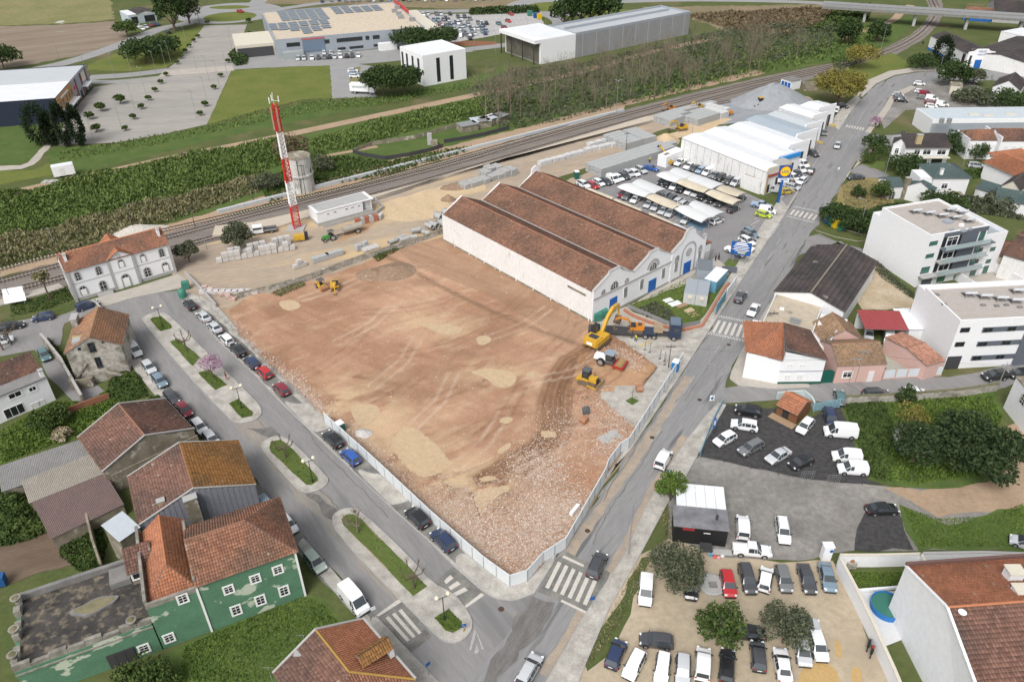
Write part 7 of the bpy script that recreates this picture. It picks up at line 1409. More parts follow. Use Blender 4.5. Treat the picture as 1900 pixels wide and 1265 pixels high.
b=house('long_grey_roofed_shed','long low shed with weathered dark roof behind the lettered hall','building',Zn(1480,390),Zn(1960,480),Zn(1260,170),4.6,6.2,'y','dark',WALLD,over=.1,rib=1.0,row=1.4,hgt=.03)
b=Bd('white_roofed_hall','white roofed hall at the right edge by the viaduct','building',Zn(1725,250),Zn(1960,300),3.5);b.box(0,0,b.W,14,0,4.5,WALLC);b.box(-.1,-.1,b.W,14.1,4.5,4.6,MEMB,'flat_roof')
b=Bd('red_roofed_hall','long hall with dull red roof beyond the viaduct','building',Zn(1450,150),Zn(1650,165));b.box(0,0,b.W,12,0,3.6,mk('pale_blue_wall',(.45,.52,.56),.7));b.box(0,-.05,b.W,0,0,1.2,BLUED,'plinth');roof2(b,0,0,b.W,12,3.6,5.2,'x','old',(0,0),.2,WALLW,.8,1.2,.03)
b=Bd('dark_roofed_hall','large hall with dark vaulted roof beyond the viaduct','building',Zn(1660,165),Zn(1990,185));b.box(0,0,b.W,26,0,4.6,CONC);roof2(b,0,0,b.W,26,4.6,8,'x','dark',(0,0),.3,CONC,1.2,1.4,.03)
b=Bd('white_gabled_house','white gabled house with dark broken roof near the right edge','building',Zn(1645,715),Zn(1840,745));b.box(0,0,b.W,13,0,3.8,WALLW);roof2(b,0,0,b.W,13,3.8,6.4,'y','dark',(0,0),.2,WALLW,.4);b.win('F',b.W*.4,.2,1.2,1.8,'dark');b.win('F',b.W*.55,.9,.9,1,'dark')
b=Bd('small_concrete_shed','tan concrete shed beside the round dark tree','shed',Zn(1345,690),Zn(1450,700));b.box(0,0,b.W*.8,5,0,3,CREAMW);b.box(-.1,-.1,b.W*.8+.1,5.1,3,3.12,MOLD,'flat_roof')
pa,pb_=P(1600,13.5,6.5),P(1960,36,6.5);t=TH('viaduct','long concrete road viaduct crossing the railway at the top right','bridge',(pa[0],pa[1],0),ang(pa,pb_));L=np.linalg.norm(pb_-pa);MB().box((L/2-6,0,5.4),(L+24,9,1.1)).bd('deck',CONCD,t)
for s in(-1,1):MB().box((L/2-6,s*4.4,6.5),(L+24,.25,.9)).bd('guard_rail',STEEL,t)
for x in np.arange(2,L,22):MB().box((x,0,0),(1.2,5,5.4)).bd('pier',CONC,t)
b=Bd('railway_shed','small white shed with blue doors beside the gravel heap','shed',Zn(182,665),Zn(300,640));b.box(0,0,b.W*.6,5,0,3.2,WALLC);b.box(-.2,-.2,b.W*.6+.2,5.2,3.2,3.35,CONCD,'flat_roof')
for y in(.9,2.4,3.9):b.door('L',y,.1,1.2,2.4,BLUED)
b=Bd('roofless_ruin','roofless ruined block beside the railway shed','building',Zn(285,668),Zn(385,668));W=b.W
for x0,y0,x1,y1 in((0,0,W,.3),(0,4,W,4.3),(0,.3,.3,4),(W-.3,.3,W,4),(W/2,.3,W/2+.25,4)):b.box(x0,y0,x1,y1,0,2.6-.8*random.random(),MOLD)
# ================= far north: supermarket etc. =================
b=Bd('supermarket','large grey supermarket with beige roof covered by dark solar panels','building',(516,108),(790,82));W=b.W;H=6.8;D=b.l(507,17,H)[1];D=62
b.box(0,0,W,D,0,H,GREYCL);b.box(.4,.4,W-.4,D-.4,H,H+.06,mk('beige_membrane',(.55,.47,.37),.9,(.49,.42,.33),.05,.4),'flat_roof');b.para(0,0,W,D,H,.5,GREYCL,.4)
SOL=mk('solar_panel_blue',(.15,.18,.215),.35,(.18,.21,.245),.2,.4);
Zs=lambda x,y:(470+x/3.954,y/3.954)
for k,(q0,q1,q2,q3)in enumerate([((165,75),(500,62),(540,140),(205,150)),((555,52),(920,40),(940,75),(600,105)),((110,175),(540,140),(560,175),(115,225)),((180,215),(560,180),(570,200),(420,245),(190,250))[:4]]):
 c=[b.l(*Zs(*q),H+.3)for q in(q0,q1,q2,q3)];xa_=min(p[0]for p in c);xb_=max(p[0]for p in c);ya_=min(p[1]for p in c);yb_=max(p[1]for p in c)
 nx=int((xb_-xa_)/4.2);ny=max(1,int((yb_-ya_)/3.2));poly=c
 for i in range(nx):
  for j in range(ny):
   x=xa_+(i+.5)*(xb_-xa_)/nx;y=ya_+(j+.5)*(yb_-ya_)/ny
   if inpoly([x],[y],poly)[0]and 1<x<W-1 and 1<y<D-1:MB().box((x,y,H+.25+.02*k),(3.9,2.9,.1)).bd('solar_panel',SOL,b.t)
for i in range(13):
 for j in range(5):MB().box((W*.45+i*2.6,6+j*8.5,H+.06),(.5,.9,.25)).bd('skylight',CREAMW,b.t)if W*.45+i*2.6<W-3 else None
for x_,w_ in((.09,3),(.13,3),(.33,2),(.42,3.4),(.46,1.8),(.52,6),(.60,1.6),(.66,3)):b.win('F',W*x_,4.0,w_,1.6,'dark')
for x_,w_ in((.42,3.4),(.52,6),(.66,3)):b.win('F',W*x_,.9,w_,1.0,'dark')
b.box(W*.17,-.3,W*.31,-.05,1.5,H-.5,mk('blue_grey_louvre',(.14,.19,.26),.6),'louvre_panel');b.box(W*.165,-.35,W*.315,-.31,H-.5,H+.1,mk('red_strip',(.45,.1,.1),.6),'red_strip')
b.box(W+.05,2,W+10,D*.9,0,3.6,GREYCL,'entrance_arcade');b.box(W+.05,2,W+10.3,D*.9,3.6,3.8,CREAMW,'arcade_roof');b.box(W+.1,D*.5,W+.6,D*.95,H-.5,H+2.0,mk('red_sign_band',(.5,.04,.04),.5),'red_sign_band')
for i in range(5):MB().box((W*.94+random.uniform(-3,3),D*(.25+.12*i),H),(2.4,2,1.6)).bd('roof_plant',STEEL,b.t)
b.box(-16,6,-.1,30,0,5,CREAMW,'loading_wing');b.box(-15.5,5.5,-1,6,.1,3.8,DSTEEL,'loading_dock')
b.box(W*.03,-5,W*.16,-1,0,2.8,mk('service_block',(.3,.33,.33),.7),'service_block');b.box(W*.66,-5,W*.78,-2,0,2.9,WALLW,'service_container')
b=Bd('white_cube_building','plain white cube building with tall dark slit windows','building',(788,161),(866,146));W=b.W;D=b.l(722,98,10.0)[1];H=10.3;D=max(18,min(D,30));b.box(0,0,W,D,0,H,WALLC);b.box(.4,.4,W-.4,D-.4,H,H+.05,MEMB,'flat_roof');b.para(0,0,W,D,H,.8,WALLC,.3)
for x_ in(.34,.65):b.win('F',W*x_,.8,1.5,H-1.6,'dark')
for y_ in(.2,.45,.7,.9):b.win('L',D*y_,.8,1.5,H-1.6,'dark')
b=Bd('long_panel_hall','long grey panel hall with pale metal roof behind the bare poplars','building',(1067,108),(1277,64));W=b.W;H=9;D=b.l(1012,52,H)[1];D=max(14,min(D,30));b.box(0,0,W,D,0,H,PANELG);b.box(.3,.3,W-.3,D-.3,H,H+.05,mk('metal_roof',(.46,.48,.50),.4,(.42,.44,.46),.2,.3),'flat_roof');b.para(0,0,W,D,H,.9,GREYCL,.3);b.box(3,D*.55,W-3,D*.6,H,H+.9,GREYCL,'roof_ridge')
for i in range(9):b.box(W*(i+.5)/9,-.06,W*(i+.5)/9+.3,0,0,H,CONC,'panel_joint')
b=Bd('white_porch_hall','white roofed hall with big glazed corner next to the long panel hall','building',(1003,120),(1067,108));W=b.W;b.box(0,0,W,26,0,9.5,WALLC);b.box(.2,.2,W-.2,25.8,9.5,9.56,MEMB,'flat_roof');b.box(-.2,1,-.02,25,.3,7.6,mk('reflective_glazing',(.10,.10,.09),.1,(.2,.18,.14),.3,.8),'glazing');b.box(-3,0,0,26,8.2,9.6,WALLC,'canopy')
for y in(1,9,17,25):b.box(-2.8,y,-2.4,y+.4,0,8.2,DSTEEL,'canopy_post')
b=Bd('navy_store','navy clad store with white roofs and coloured shop fronts','building',(118,227),(170,160));W=b.W;H=7.6;D=b.l(0,180,H)[1]+26;D=48;b.box(0,0,W,D,0,H,NAVY)
for i in range(2):b.box(W*i/2+.3,.3,W*(i+1)/2-.3,D,H,H+.3-.1*i,MEMB if i==0 else MATS['light_grey_roof'],'roof')
b.para(0,0,W,D,H,.4,NAVY,.25);b.box(.1,-.2,W*.45,0,2.6,H+.2,mk('tan_front',(.45,.25,.10),.7),'tan_front');b.box(W*.45,-.2,W,0,.2,H+.3,GREYCL,'grey_front')
for x_ in(.55,.72,.9):b.box(W*x_,-.35,W*x_+1.2,-.21,.3,H+.2,mk('maroon_pier',(.25,.05,.05),.7),'maroon_pier')
for x_ in(.07,.14,.25,.33,.40):b.win('F',W*x_,4.2,1.4,1.8,'dark',-.2)
for x_ in(.12,.3,.5,.65,.8):b.win('F',W*x_,.3,2.6,2.4,'dark',-.2,name='shop_window')
b.box(.5,-2.4,W*.42,-.2,3.0,3.3,WHITE,'canopy');b.box(W*.7,-2.4,W*.86,-.2,3.2,3.5,WHITE,'canopy');b.box(W*.1,-.26,W*.32,-.21,6.5,7.1,INKW,'print_line');b.box(W*.48,-.26,W*.53,-.21,4.7,5.9,INKR,'red_emblem');b.box(W*.76,-.4,W*.88,-.36,4.2,7.4,mk('cream_banner',(.6,.6,.5),.6),'banner')
b=Bd('small_blue_workshop','small pale blue workshop with grey roof by the fields','building',(242,46),(292,39));W=b.W;b.box(0,0,W,14,0,4.2,mk('pale_blue_cladding',(.42,.48,.52),.7));roof2(b,W*.3,0,W,14,4.2,5.2,'y','dark',(0,0),.1,WALLW,1,1.4,.02);b.box(0,0,W*.3,14,4.2,4.4,MEMB,'flat_roof');b.win('F',W*.75,.2,5,3,'dark');b.win('F',W*.2,.2,3,3,'dark')
b=Bd('white_trailer','white box trailer standing on the dirt track at the left','trailer',(102,333),(142,326));b.box(0,0,b.W,2.5,.6,3.4,WALLC,'box_body');b.box(.1,.1,b.W-.1,2.4,3.4,3.46,MEMB,'roof')
for x in(1,b.W-1):AW(b.t,x,.3,.4,.25);AW(b.t,x,2.2,.4,.25)
b.box(b.W*.3,-.06,b.W*.55,0,1.0,2.8,SHUT,'hatch');t=TH('concrete_slabs','pale slabs lying beside the white trailer','slab',P(84,338));
for i in range(3):MB().box((i*1.6,.2*i,.03),(1.4,2.2,.2),.1*i).bd('slab',CONC,t)
for i,(A,B,dd,l_)in enumerate([((858,248),(888,242),4,'rusty tin shack, leftmost of the allotment shacks'),((880,240),(912,236),5,'pale tin shack in the middle of the allotment'),((905,236),(928,228),4,'tin shack under the bare poplar'),((925,232),(945,224),4,'small tin shack, rightmost of the allotment')]):
 b=Bd('tin_shack',l_,'shack',A,B);b.box(0,0,b.W,dd,0,2.1,MOLD);b.box(-.2,-.2,b.W+.2,dd+.2,2.1,2.2,[STEEL,MATS['pale_tin'],WALLD,CORR][i],'roof')
 if i!=0:b.box(b.W*.3,-.4,b.W*.8,dd*.5,2.22,2.34,[WALLD,CORR,MATS['pale_tin'],STEEL][i],'loose_sheet')
WL('allotment_fence','dark screen fence round the allotment north of the railway',[(655,284),(672,290),(715,297),(760,290),(800,281),(822,274)],1.2,.1,DSTEEL);WL('allotment_fence','weathered plank fence on the far side of the allotment',[(658,282),(690,270),(770,258),(860,232)],1.2,.12,MOLD)
WL('allotment_fence','dark screen fence below the tin shacks',[(824,266),(860,260),(900,252),(945,240)],1.2,.1,DSTEEL)
t=TH('brick_chimney_stub','small pale chimney like block in the allotment','chimney',P(798,268));MB().box((0,0,0),(1.4,1.4,3.4)).bd('stub',CONC,t);MB().box((1.5,-1,0),(2,2,1.6)).bd('block_base',MOLD,t)
a0,a1=P(404,396),P(1157,207);t=TH('platform_wall','long pale concrete wall on the far side of the railway','wall',a0,ang(a0,a1));L=np.linalg.norm(a1-a0);n=40
for i in range(n):MB().box((L*(i+.5)/n,0,0),(L/n-.04,.9,.9)).bd('wall_segment',mk('pale_wall_concrete',(.50,.52,.53),.8,(.42,.44,.45),1,.5),t)
# ================= bottom right house and garden =================
b=Bd('white_gabled_hall','big white house with orange ribbed roof at the bottom right','building',(1540,1500),(1960,1500),0)
zg=8.5;A1=P(1677,1049,zg+1.2);A2=P(1756,1127,zg+2.4);A3=P(1812,1290,zg)
t=b.t;o=b.o
def Lc(p):q=np.array(p[:2])-o;return(float(q@b.x),float(q@b.y),float(p[2]))
za,zr_,zb2=8.4,10.6,8.0
TLc=P(1680,1050,za);RDG=P(1757,1127,zr_);BTm=P(1832,1330,zb2);TRc=P(1990,1028,za);RDGr=RDG+(TRc-TLc);BTr=BTm+(TRc-TLc)
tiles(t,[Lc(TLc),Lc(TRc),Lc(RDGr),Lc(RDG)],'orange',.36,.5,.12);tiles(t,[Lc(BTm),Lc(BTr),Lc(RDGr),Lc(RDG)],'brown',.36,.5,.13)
mb=MB();f1=[TLc,RDG,BTm];pts=[Lc((p[0],p[1],p[2]-.1))for p in f1]+[Lc((BTm[0],BTm[1],0)),Lc((TLc[0],TLc[1],0))];mb.poly(pts);mb.poly([Lc((TLc[0],TLc[1],0)),Lc((TRc[0],TRc[1],0)),Lc((TRc[0],TRc[1],za)),Lc((TLc[0],TLc[1],za))]);
mb.bd('wall',mk('white_gable_render',(.76,.77,.79),.7,(.72,.73,.75),.15,.3,5),t)
mb=MB();mb.bar(Lc((TLc[0],TLc[1],za+.3)),Lc((TRc[0],TRc[1],za+.3)),.35,.6);mb.bd('eave_parapet',mk('dark_brown_parapet',(.14,.08,.07),.8),t)
mb=MB();
for p,q in((TLc,RDG),(RDG,BTm)):mb.bar(Lc((p[0],p[1],p[2]+.12)),Lc((q[0],q[1],q[2]+.12)),.3,.2)
mb.bd('verge_coping',WALLC,t);mb=MB();mb.tube(Lc((RDG[0],RDG[1],zr_+.1)),Lc((RDGr[0],RDGr[1],zr_+.1)),.14);mb.bd('ridge_tiles',RIDGEM['orange'],t)
for u,v,w_ in[(1880,1065,1.6),(1895,1100,1.8)]:
 p=P(u,v,10);x,y,z=Lc(p);c=MB().box((x,y,8.8),(w_,1.3,1.9)).bd('chimney',WALLC,t);MB().box((x,y,10.7),(w_+.3,1.6,.12)).bd('chimney_cap',CREAMW,c)
p=P(1786,1135,10.8);x,y,z=Lc(p);MB().lathe((x,y,10.3),[(.05,0),(.3,.25),(.45,.5)],12).bd('satellite_dish',WHITE,t)
b.D=1
WL('garden_wall','tall white wall between the sandy lot and the garden',[(1552,1058),(1580,1112),(1608,1170),(1650,1265),(1668,1310)],2.4,.3,WALLC,cap=CREAMW);WL('garden_wall','white back wall of the small green garden',[(1552,1050),(1620,1050),(1700,1048),(1712,1070)],2.2,.3,WALLC,cap=CREAMW);WL('garden_wall','long white wall behind the orange roofed house',[(1704,1047),(1815,1045),(1960,1050)],2.2,.3,WALLC,cap=STFR);WL('garden_wall','low white terrace wall between lawn and pool',[(1592,1098),(1668,1092)],.5,.3,WALLC)
reg('garden_lawn',[(1563,1060),(1700,1058),(1712,1080),(1700,1100),(1590,1098)],G_lawn,.06,.1);reg('pool_terrace',[(1590,1100),(1700,1094),(1690,1180),(1640,1200),(1628,1170)],mk('white_paving',(.62,.62,.62),.8,(.55,.55,.55),1,.4),.07,0)
t=TH('round_pool','round blue framed above ground pool half hidden by the big white gable','pool',P(1645,1130));MB().lathe((0,0,0),[(2.0,0),(2.1,.95),(1.98,.95),(1.95,.75),(.05,.75)],24).bd('pool_wall',mk('pool_blue',(.02,.16,.45),.5),t);MB().lathe((0,0,.7),[(1.96,0),(1.96,.08),(.02,.08)],24).bd('water',mk('green_pool_water',(.04,.16,.12),.05,spec=.6),t)
t=TH('garden_oven','small terracotta topped garden oven by the white wall','oven',P(1633,1042));MB().box((0,0,0),(1.0,.9,.9)).bd('base',WALLC,t);MB().lathe((0,0,.9),[(.4,0),(.35,.3),(.1,.5)],10).bd('dome',MATS['red_brick_wall'],t)
t=TH('garden_oven','stone barbecue in the far garden corner','barbecue',P(1577,1050));MB().box((0,0,0),(1.2,1.0,1.1)).bd('base',STONE,t);MB().lathe((0,0,1.1),[(.4,0),(.3,.3),(.1,.4)],8).bd('top',mk('rust_top',(.28,.14,.08),.8),t)
b=Bd('white_arched_house','white house with stone framed arched windows at the right edge','building',(1861,756),(1930,845));b.D=8;b.box(0,0,b.W,8,0,6.3,WALLC);b.box(-.1,-.1,b.W,8.1,6.3,6.5,MOLD,'roof_edge')
for x_,z_ in((.3,3.6),(.75,3.6),(.75,.8)):b.win('F',b.W*x_,z_,1.0,1.7,'arch')
# ================= kiosk, hut, misc right =================
Zk=lambda x,y:(940+x/3.777,930+y/3.777)
b=Bd('black_kiosk','black food kiosk with grey metal roof and small lettering on its side','kiosk',(1252,974),(1354,984),3.3);W=b.W-.15;H=3.2
b.box(.0,0,W,3.6,.1,H,mk('black_cladding',(.015,.015,.016),.5));b.box(-.15,-.15,W+.15,3.75,H,H+.12,mk('patchy_metal_roof',(.34,.34,.36),.35,(.20,.2,.21),.6,.8,metal=.4),'roof');MB().box((W*.62,-.04,2.3),(.9,.03,.14)).bd('print_line',INKW,b.t);b.box(1.1,-.06,2.7,0,2.6,3.1,mk('dark_red_sign',(.3,.03,.04),.5),'sign_panel')
b.box(3.6,-1.6,5.2,-.05,.5,.62,DSTEEL,'serving_deck');MB().bar((3.6,-1.6,.6),(3.6,-1.6,1.6),.06,.06).bar((5.2,-1.6,.6),(5.2,-1.6,1.6),.06,.06).bar((3.6,-1.6,1.6),(5.2,-1.6,1.6),.06,.06).bd('deck_rail',DSTEEL,b.t);MB().tube((W*.8,1.8,H),(W*.8,1.8,H+.9),.18,n=8).bd('vent_pipe',DSTEEL,b.t)
for i in range(5):b.box(.4+i*1.35,3.85,.4+(i+1)*1.35-.04,8.3,3.1,3.2,MEMB,'canopy_panel')
for x in(.5,7.0):
 for y in(4,8):b.box(x-.06,y-.06,x+.06,y+.06,0,3.1,STEEL,'canopy_post')
t=TH('ramp_board','grey metal ramp leaning on debris below the kiosk','ramp',P(1335,1027));MB().box((0,0,.3),(3.2,1.0,.1),-.1).bd('ramp_plate',CONC,t)
for i,(c_,u,v)in enumerate([((.05,.3,.5),1318,1030),((.55,.1,.1),1326,1034),((.6,.3,.3),1333,1036),((.6,.6,.6),1340,1033)]):t=TH('rubbish_bag',['blue','red','pink','white'][i]+' rubbish bag under the kiosk ramp','bag',P(u,v));MB().lathe((0,0,0),[(.2,0),(.3,.15),(.25,.35),(.08,.45)],8).bd('bag_body',mk('bag_'+str(i),c_,.6),t)
b=Bd('wooden_hut','brown wooden garden hut with reddish shingle roof on the dark gravel lot','hut',(1439,768),(1476,787));W=b.W;D=4.2;WOODB=mk('brown_boards',(.20,.09,.045),.75,(.15,.07,.035),3,.5,stretch=(.3,.3,4))
b.D=D;
for i in range(9):b.box(0,0-.0,W,D,.1+i*.25,.33+i*.25,WOODB,'board')
roof2(b,0,0,W,D,2.35,3.5,'x','orange',(0,0),.45,WOODB,.35,.5,.03);b.box(W*.3,-.05,W*.6,-.0,.15,2.1,WINDK,'doorway');b.box(-.5,-1.6,W+.3,-.1,.0,.12,MATS['timber'],'deck')
b=Bd('white_plot_house','small white ruined block under the magnolia trees','building',(1661,836),(1738,848));b.box(0,0,b.W,4,0,2.2,WALLC);b.box(.2,.2,b.W-.2,3.8,2.2,2.26,MOLD,'flat_roof')
BGATE=mk('pale_blue_metal',(.22,.38,.46),.5)
WL('plot_wall','pale curved wall of the gravel lot beside the wooden hut',[(1440,741),(1465,738),(1490,737),(1503,748),(1509,760)],1.5,.25,mk('pale_aqua_wall',(.50,.58,.58),.8));
b=Bd('blue_gate','pale blue metal gate to the gravel lot','gate',(1509,765),(1556,757));
for i in range(7):b.box(0,0,b.W,.05,.25+i*.26,.38+i*.26,BGATE,'rail')
for x in(0,b.W/2,b.W):b.box(x-.06,-.03,x+.06,.1,0,2.1,BGATE,'post')
WL('mossy_wall','mossy stone wall between the overgrown plot and the side street',[(1560,748),(1620,746),(1700,742),(1780,735),(1848,724)],1.5,.4,STONE,rough=.15,cap=MOSS)
WL('railing','pale blue railing along the gravel lot beside the main road',[(1341,749),(1322,785),(1298,848)],1.3,.08,BGATE)
posts_fence('wire_fence','low wire fence between the two gravel lots',[(1294,850),(1360,862),(1430,880),(1510,893),(1640,905)],1.2,4.0)
for k,(u,v)in enumerate([(1497,876),(1545,883)]):t=TH('mesh_gate',['left','right'][k]+' mesh gate panel of the low wire fence','gate',P(u,v+12));mb=MB();[mb.bar((-1.0+.33*i,0,.1),(-1.0+.33*i,0,1.5),.03,.03)for i in range(7)];[mb.bar((-1.0,0,.1+.35*i),(1.0,0,.1+.35*i),.03,.03)for i in range(5)];mb.bd('gate_mesh',STEEL,t)
t=TH('stone_slab','round stone slab beside the red hatchback','slab',P(1320,1086));MB().lathe((0,0,0),[(1.7,0),(1.75,.3),(1.6,.38),(.1,.38)],18).bd('disc',CONC,t);MB().box((.1,-.2,.38),(1.0,.9,.12)).bd('cover',CONCD,t)
t=TH('transformer_cabinet','white cabinet with a round blue sign at the top of the garden wall','cabinet',P(1530,1036));MB().box((0,0,0),(1.2,.9,2.6)).bd('cabinet_body',WALLC,t);MB().box((0,0,2.6),(1.4,1.1,.12)).bd('cabinet_roof',WHITE,t);MB().tube((.35,-.47,2.0),(.35,-.52,2.0),.25,n=14).bd('round_sign',BLUED,t)
for u,v,k in[(1610,1200,0),(1616,1212,1)]:
 t=TH('motorbike',['dark motorbike leaning at the white garden wall','second dark motorbike below the first at the garden wall'][k],'motorbike',(*P(u,v)[:2],.05),1.0);AW(t,-.65,0,.31,.14);AW(t,.65,0,.31,.12);MB().box((0,0,.45),(.9,.3,.4),taper=.8).bd('engine',TRIM,t);MB().box((-.3,0,.82),(.7,.28,.12)).bd('seat',RUB,t);MB().box((.2,0,.8),(.45,.32,.25),taper=.7).bd('fuel_tank',[TRIM,TRED][k],t);MB().bar((.45,-.35,1.05),(.45,.35,1.05),.05,.05).bar((.45,0,1.05),(.68,0,.3),.06,.06).bd('handlebar',STEEL,t)
# ================= vegetation =================
LEAF=vcolmat('foliage',.85,.25,4,0,spec=.15);BARK=mk('bark',(.16,.12,.09),.95,(.09,.07,.055),2,.7,6,.5,6);BARKG=mk('pale_bark',(.24,.20,.145),.95,(.16,.13,.095),2,.6)
PALV={'dark':((.024,.045,.016),(.065,.10,.032)),'mid':((.035,.065,.018),(.09,.125,.035)),'bright':((.06,.11,.02),(.14,.20,.04)),'olive':((.055,.07,.04),(.13,.14,.085)),'yellow':((.13,.12,.03),(.26,.23,.06)),'pink':((.30,.17,.24),(.48,.32,.42)),'cypress':((.014,.028,.014),(.035,.05,.022)),'brown':((.10,.075,.045),(.19,.15,.09)),'reed':((.065,.11,.028),(.155,.205,.06)),'dry':((.13,.125,.06),(.25,.23,.13)),'magn':((.018,.036,.014),(.06,.085,.035)),'straw':((.3,.25,.16),(.45,.40,.28))}
def cards(pts,size,pal,seed=0,upright=0,asp=1.0):
 0
 rg=np.random.default_rng(seed);n=len(pts);a=rg.normal(size=(n,3));
 if upright:a[:,2]=np.abs(a[:,2])*upright+.4*upright
 a/=np.linalg.norm(a,axis=1)[:,None];b=np.cross(a,rg.normal(size=(n,3)));b/=np.linalg.norm(b,axis=1)[:,None]
 s=size*(.6+.8*rg.random((n,1)));V=np.empty((n,4,3));V[:,0]=pts-a*s*asp-b*s*.25;V[:,1]=pts-a*s*asp*.1+b*s*.55;V[:,2]=pts+a*s*asp+b*s*.1;V[:,3]=pts+a*s*asp*.1-b*s*.55
 lo,hi=map(np.array,PALV[pal]);k=np.clip(vn(pts[:,0]+pts[:,2]*.7,pts[:,1]-pts[:,2]*.4,.9,2,seed%7)*.9+rg.random(n)*.55-.25,0,1)[:,None];c=np.repeat(lo+(hi-lo)*k,4,0);F=np.arange(n*4).reshape(n,4);return V.reshape(-1,3),F,c
def crown_pts(blobs,n,rg,shell=.55):
 out=[];tot=sum(b[3]*b[4]*b[5]for b in blobs)
 for x,y,z,rx,ry,rz in blobs:
  m=max(20,int(n*rx*ry*rz/tot));d=rg.normal(size=(m,3));d/=np.linalg.norm(d,axis=1)[:,None];r=(shell+(1-shell)*rg.random((m,1))**.6);r*=.88+.24*rg.random((m,1));out.append(np.array([x,y,z])+d*r*np.array([rx,ry,rz]))
 return np.concatenate(out)
def limb(mb,a,d,L,r,lv,rg,sp=.5,up_=.15,n=3):
 a=np.array(a,float);d=np.array(d,float);d/=np.linalg.norm(d);mid=a+d*L*.5+rg.normal(size=3)*L*.04;b=mid+(d+rg.normal(size=3)*.12)*L*.5
 mb.tube(a,mid,r,r*.8,n=5 if r>.06 else 3,cap=False);mb.tube(mid,b,r*.8,r*.55,n=5 if r>.06 else 3,cap=False)
 if lv>0:
  for i in range(n):
   nd=d+rg.normal(size=3)*sp;nd[2]+=up_;limb(mb,a+(b-a)*(.55+.45*rg.random()),nd,L*(.55+.2*rg.random()),r*.55,lv-1,rg,sp,up_,n)
def tree(name,label,kind,u,v,h,r,n=1500,size=.3,group=None,z=0,seed=None,cat='tree',trunk=.35):
 p=P(u,v);seed=seed or int(u*3+v);rg=np.random.default_rng(seed);t=TH(name,label,cat,(p[0],p[1],z),0,group)
 if kind=='bare' or kind=='poplar' or kind=='pollard':
  mb=MB();
  if kind=='poplar':mb.tube((0,0,0),(0,0,h*.8),.22,.08,n=6);[limb(mb,(0,0,h*(.12+.66*i/14)),(rg.normal(),rg.normal(),1.7),h*.36*(1.1-.5*i/14),.06,2,rg,.45,.4,4)for i in range(14)]
  elif kind=='pollard':
   mb.tube((0,0,0),(0,0,h*.5),.16,.13,n=6)
   for i in range(6):a=i*1.05;d=np.array([math.cos(a),math.sin(a),.55]);q=np.array([0,0,h*.5])+d*r*.55;mb.tube((0,0,h*.5),q,.1,.07,n=5);e=q+np.array([math.cos(a)*.35,math.sin(a)*.35,.8])*r*.4;mb.tube(q,e,.08,.08,n=5);mb.tube(e,e+[0,0,.15],.13,.1,n=5);[mb.tube(e,e+rg.normal(size=3)*.16+[0,0,.4],.02,n=3)for _ in range(5)]
  else:mb.tube((0,0,0),(0,0,h*.35),.16,.12,n=6);[limb(mb,(0,0,h*.3),(rg.normal(),rg.normal(),1.3),h*.34,.09,3,rg,.5,.25,3)for i in range(6)]
  mb.bd('trunk' if kind!='bare' else 'branches',BARKG if kind!='pollard' else BARK,t);
  if kind=='bare':pass
  return t
 pal=kind;blobs=[];th=h*trunk
 if kind=='cypress':blobs=[(0,0,h*.5,r,r,h*.5)];th=.5
 else:
  k=10+int(r*1.6);ch=h-th
  for i in range(k):a=2.4*i+rg.random();e_=math.asin(min(1,-.35+1.3*(i+.5)/k));q=r*.68*math.cos(e_)*(.85+.3*rg.random());s=r*(.26+.16*rg.random());blobs.append((q*math.cos(a),q*math.sin(a),th+ch*(.42+.36*math.sin(e_)),s,s,max(s*.7,ch*.2)))
  blobs.append((0,0,th+ch*.5,r*.5,r*.5,ch*.3))
 pts=crown_pts(blobs,n,rg);V,F,c=cards(pts,size,pal,seed);mb=MB();mb.tube((0,0,0),(0,0,th+(h-th)*.3),max(.12,h*.03),max(.07,h*.018),n=6)
 if kind!='cypress':
  for b_ in blobs[:6]:mb.tube((0,0,th*.8),(b_[0],b_[1],b_[2]),h*.014+.03,.03,n=4,cap=False)
 mb.bd('trunk',BARK,t);rawmesh('crown',V,F,LEAF,t,col=c);return t
def copytree(src,label,u,v,s=1,rz=None,z=0,name=None):
 p=P(u,v);o=dup(src,(p[0],p[1],z),rz if rz is not None else random.uniform(0,6),label,None,s);return o
def SB(name,px,n,h,pal,size,label=None,seed=1,hm=None,z=0,blade=False,xy=None,asp=1.4,lo=.2):
 0
 poly=Q(px)if xy is None else xy;rg=np.random.default_rng(seed);a=np.array(poly);mn,mx=a.min(0),a.max(0);k=int(n*2.2);X_=rg.uniform(mn[0],mx[0],k);Y_=rg.uniform(mn[1],mx[1],k);m=inpoly(X_,Y_,poly);X_,Y_=X_[m][:n],Y_[m][:n]
 g=vn(X_,Y_,.16,3,seed);hh=h*(lo+(1-lo)*np.clip((g-.3)*2.6,0,1));e=np.minimum(1,segdist(X_,Y_,poly+[poly[0]])/(h*.6+.05));hh=hh*(.25+.75*e)
 pts=np.stack([X_,Y_,z+hh*rg.random(len(X_))**.55],1);V,F,c=cards(pts,size,pal,seed,upright=1.2 if blade else 0,asp=asp)
 o=rawmesh(name,V,F,LEAF,None,col=c,kind='stuff');
 if label:o['label']=label
 return o
SB('reeds',[(-60,372),(60,352),(130,335),(217,318),(330,293),(480,268),(540,256),(560,290),(480,322),(300,372),(120,418),(-60,452)],26000,2.4,'reed',.36,'tall green reeds between the dirt track and the railway',2,blade=True)
SB('reeds',[(-60,452),(120,420),(300,375),(480,325),(500,350),(320,410),(110,470),(-60,510)],16000,2.6,'dry',.34,'dry brown reeds and scrub along the railway',3,blade=True)
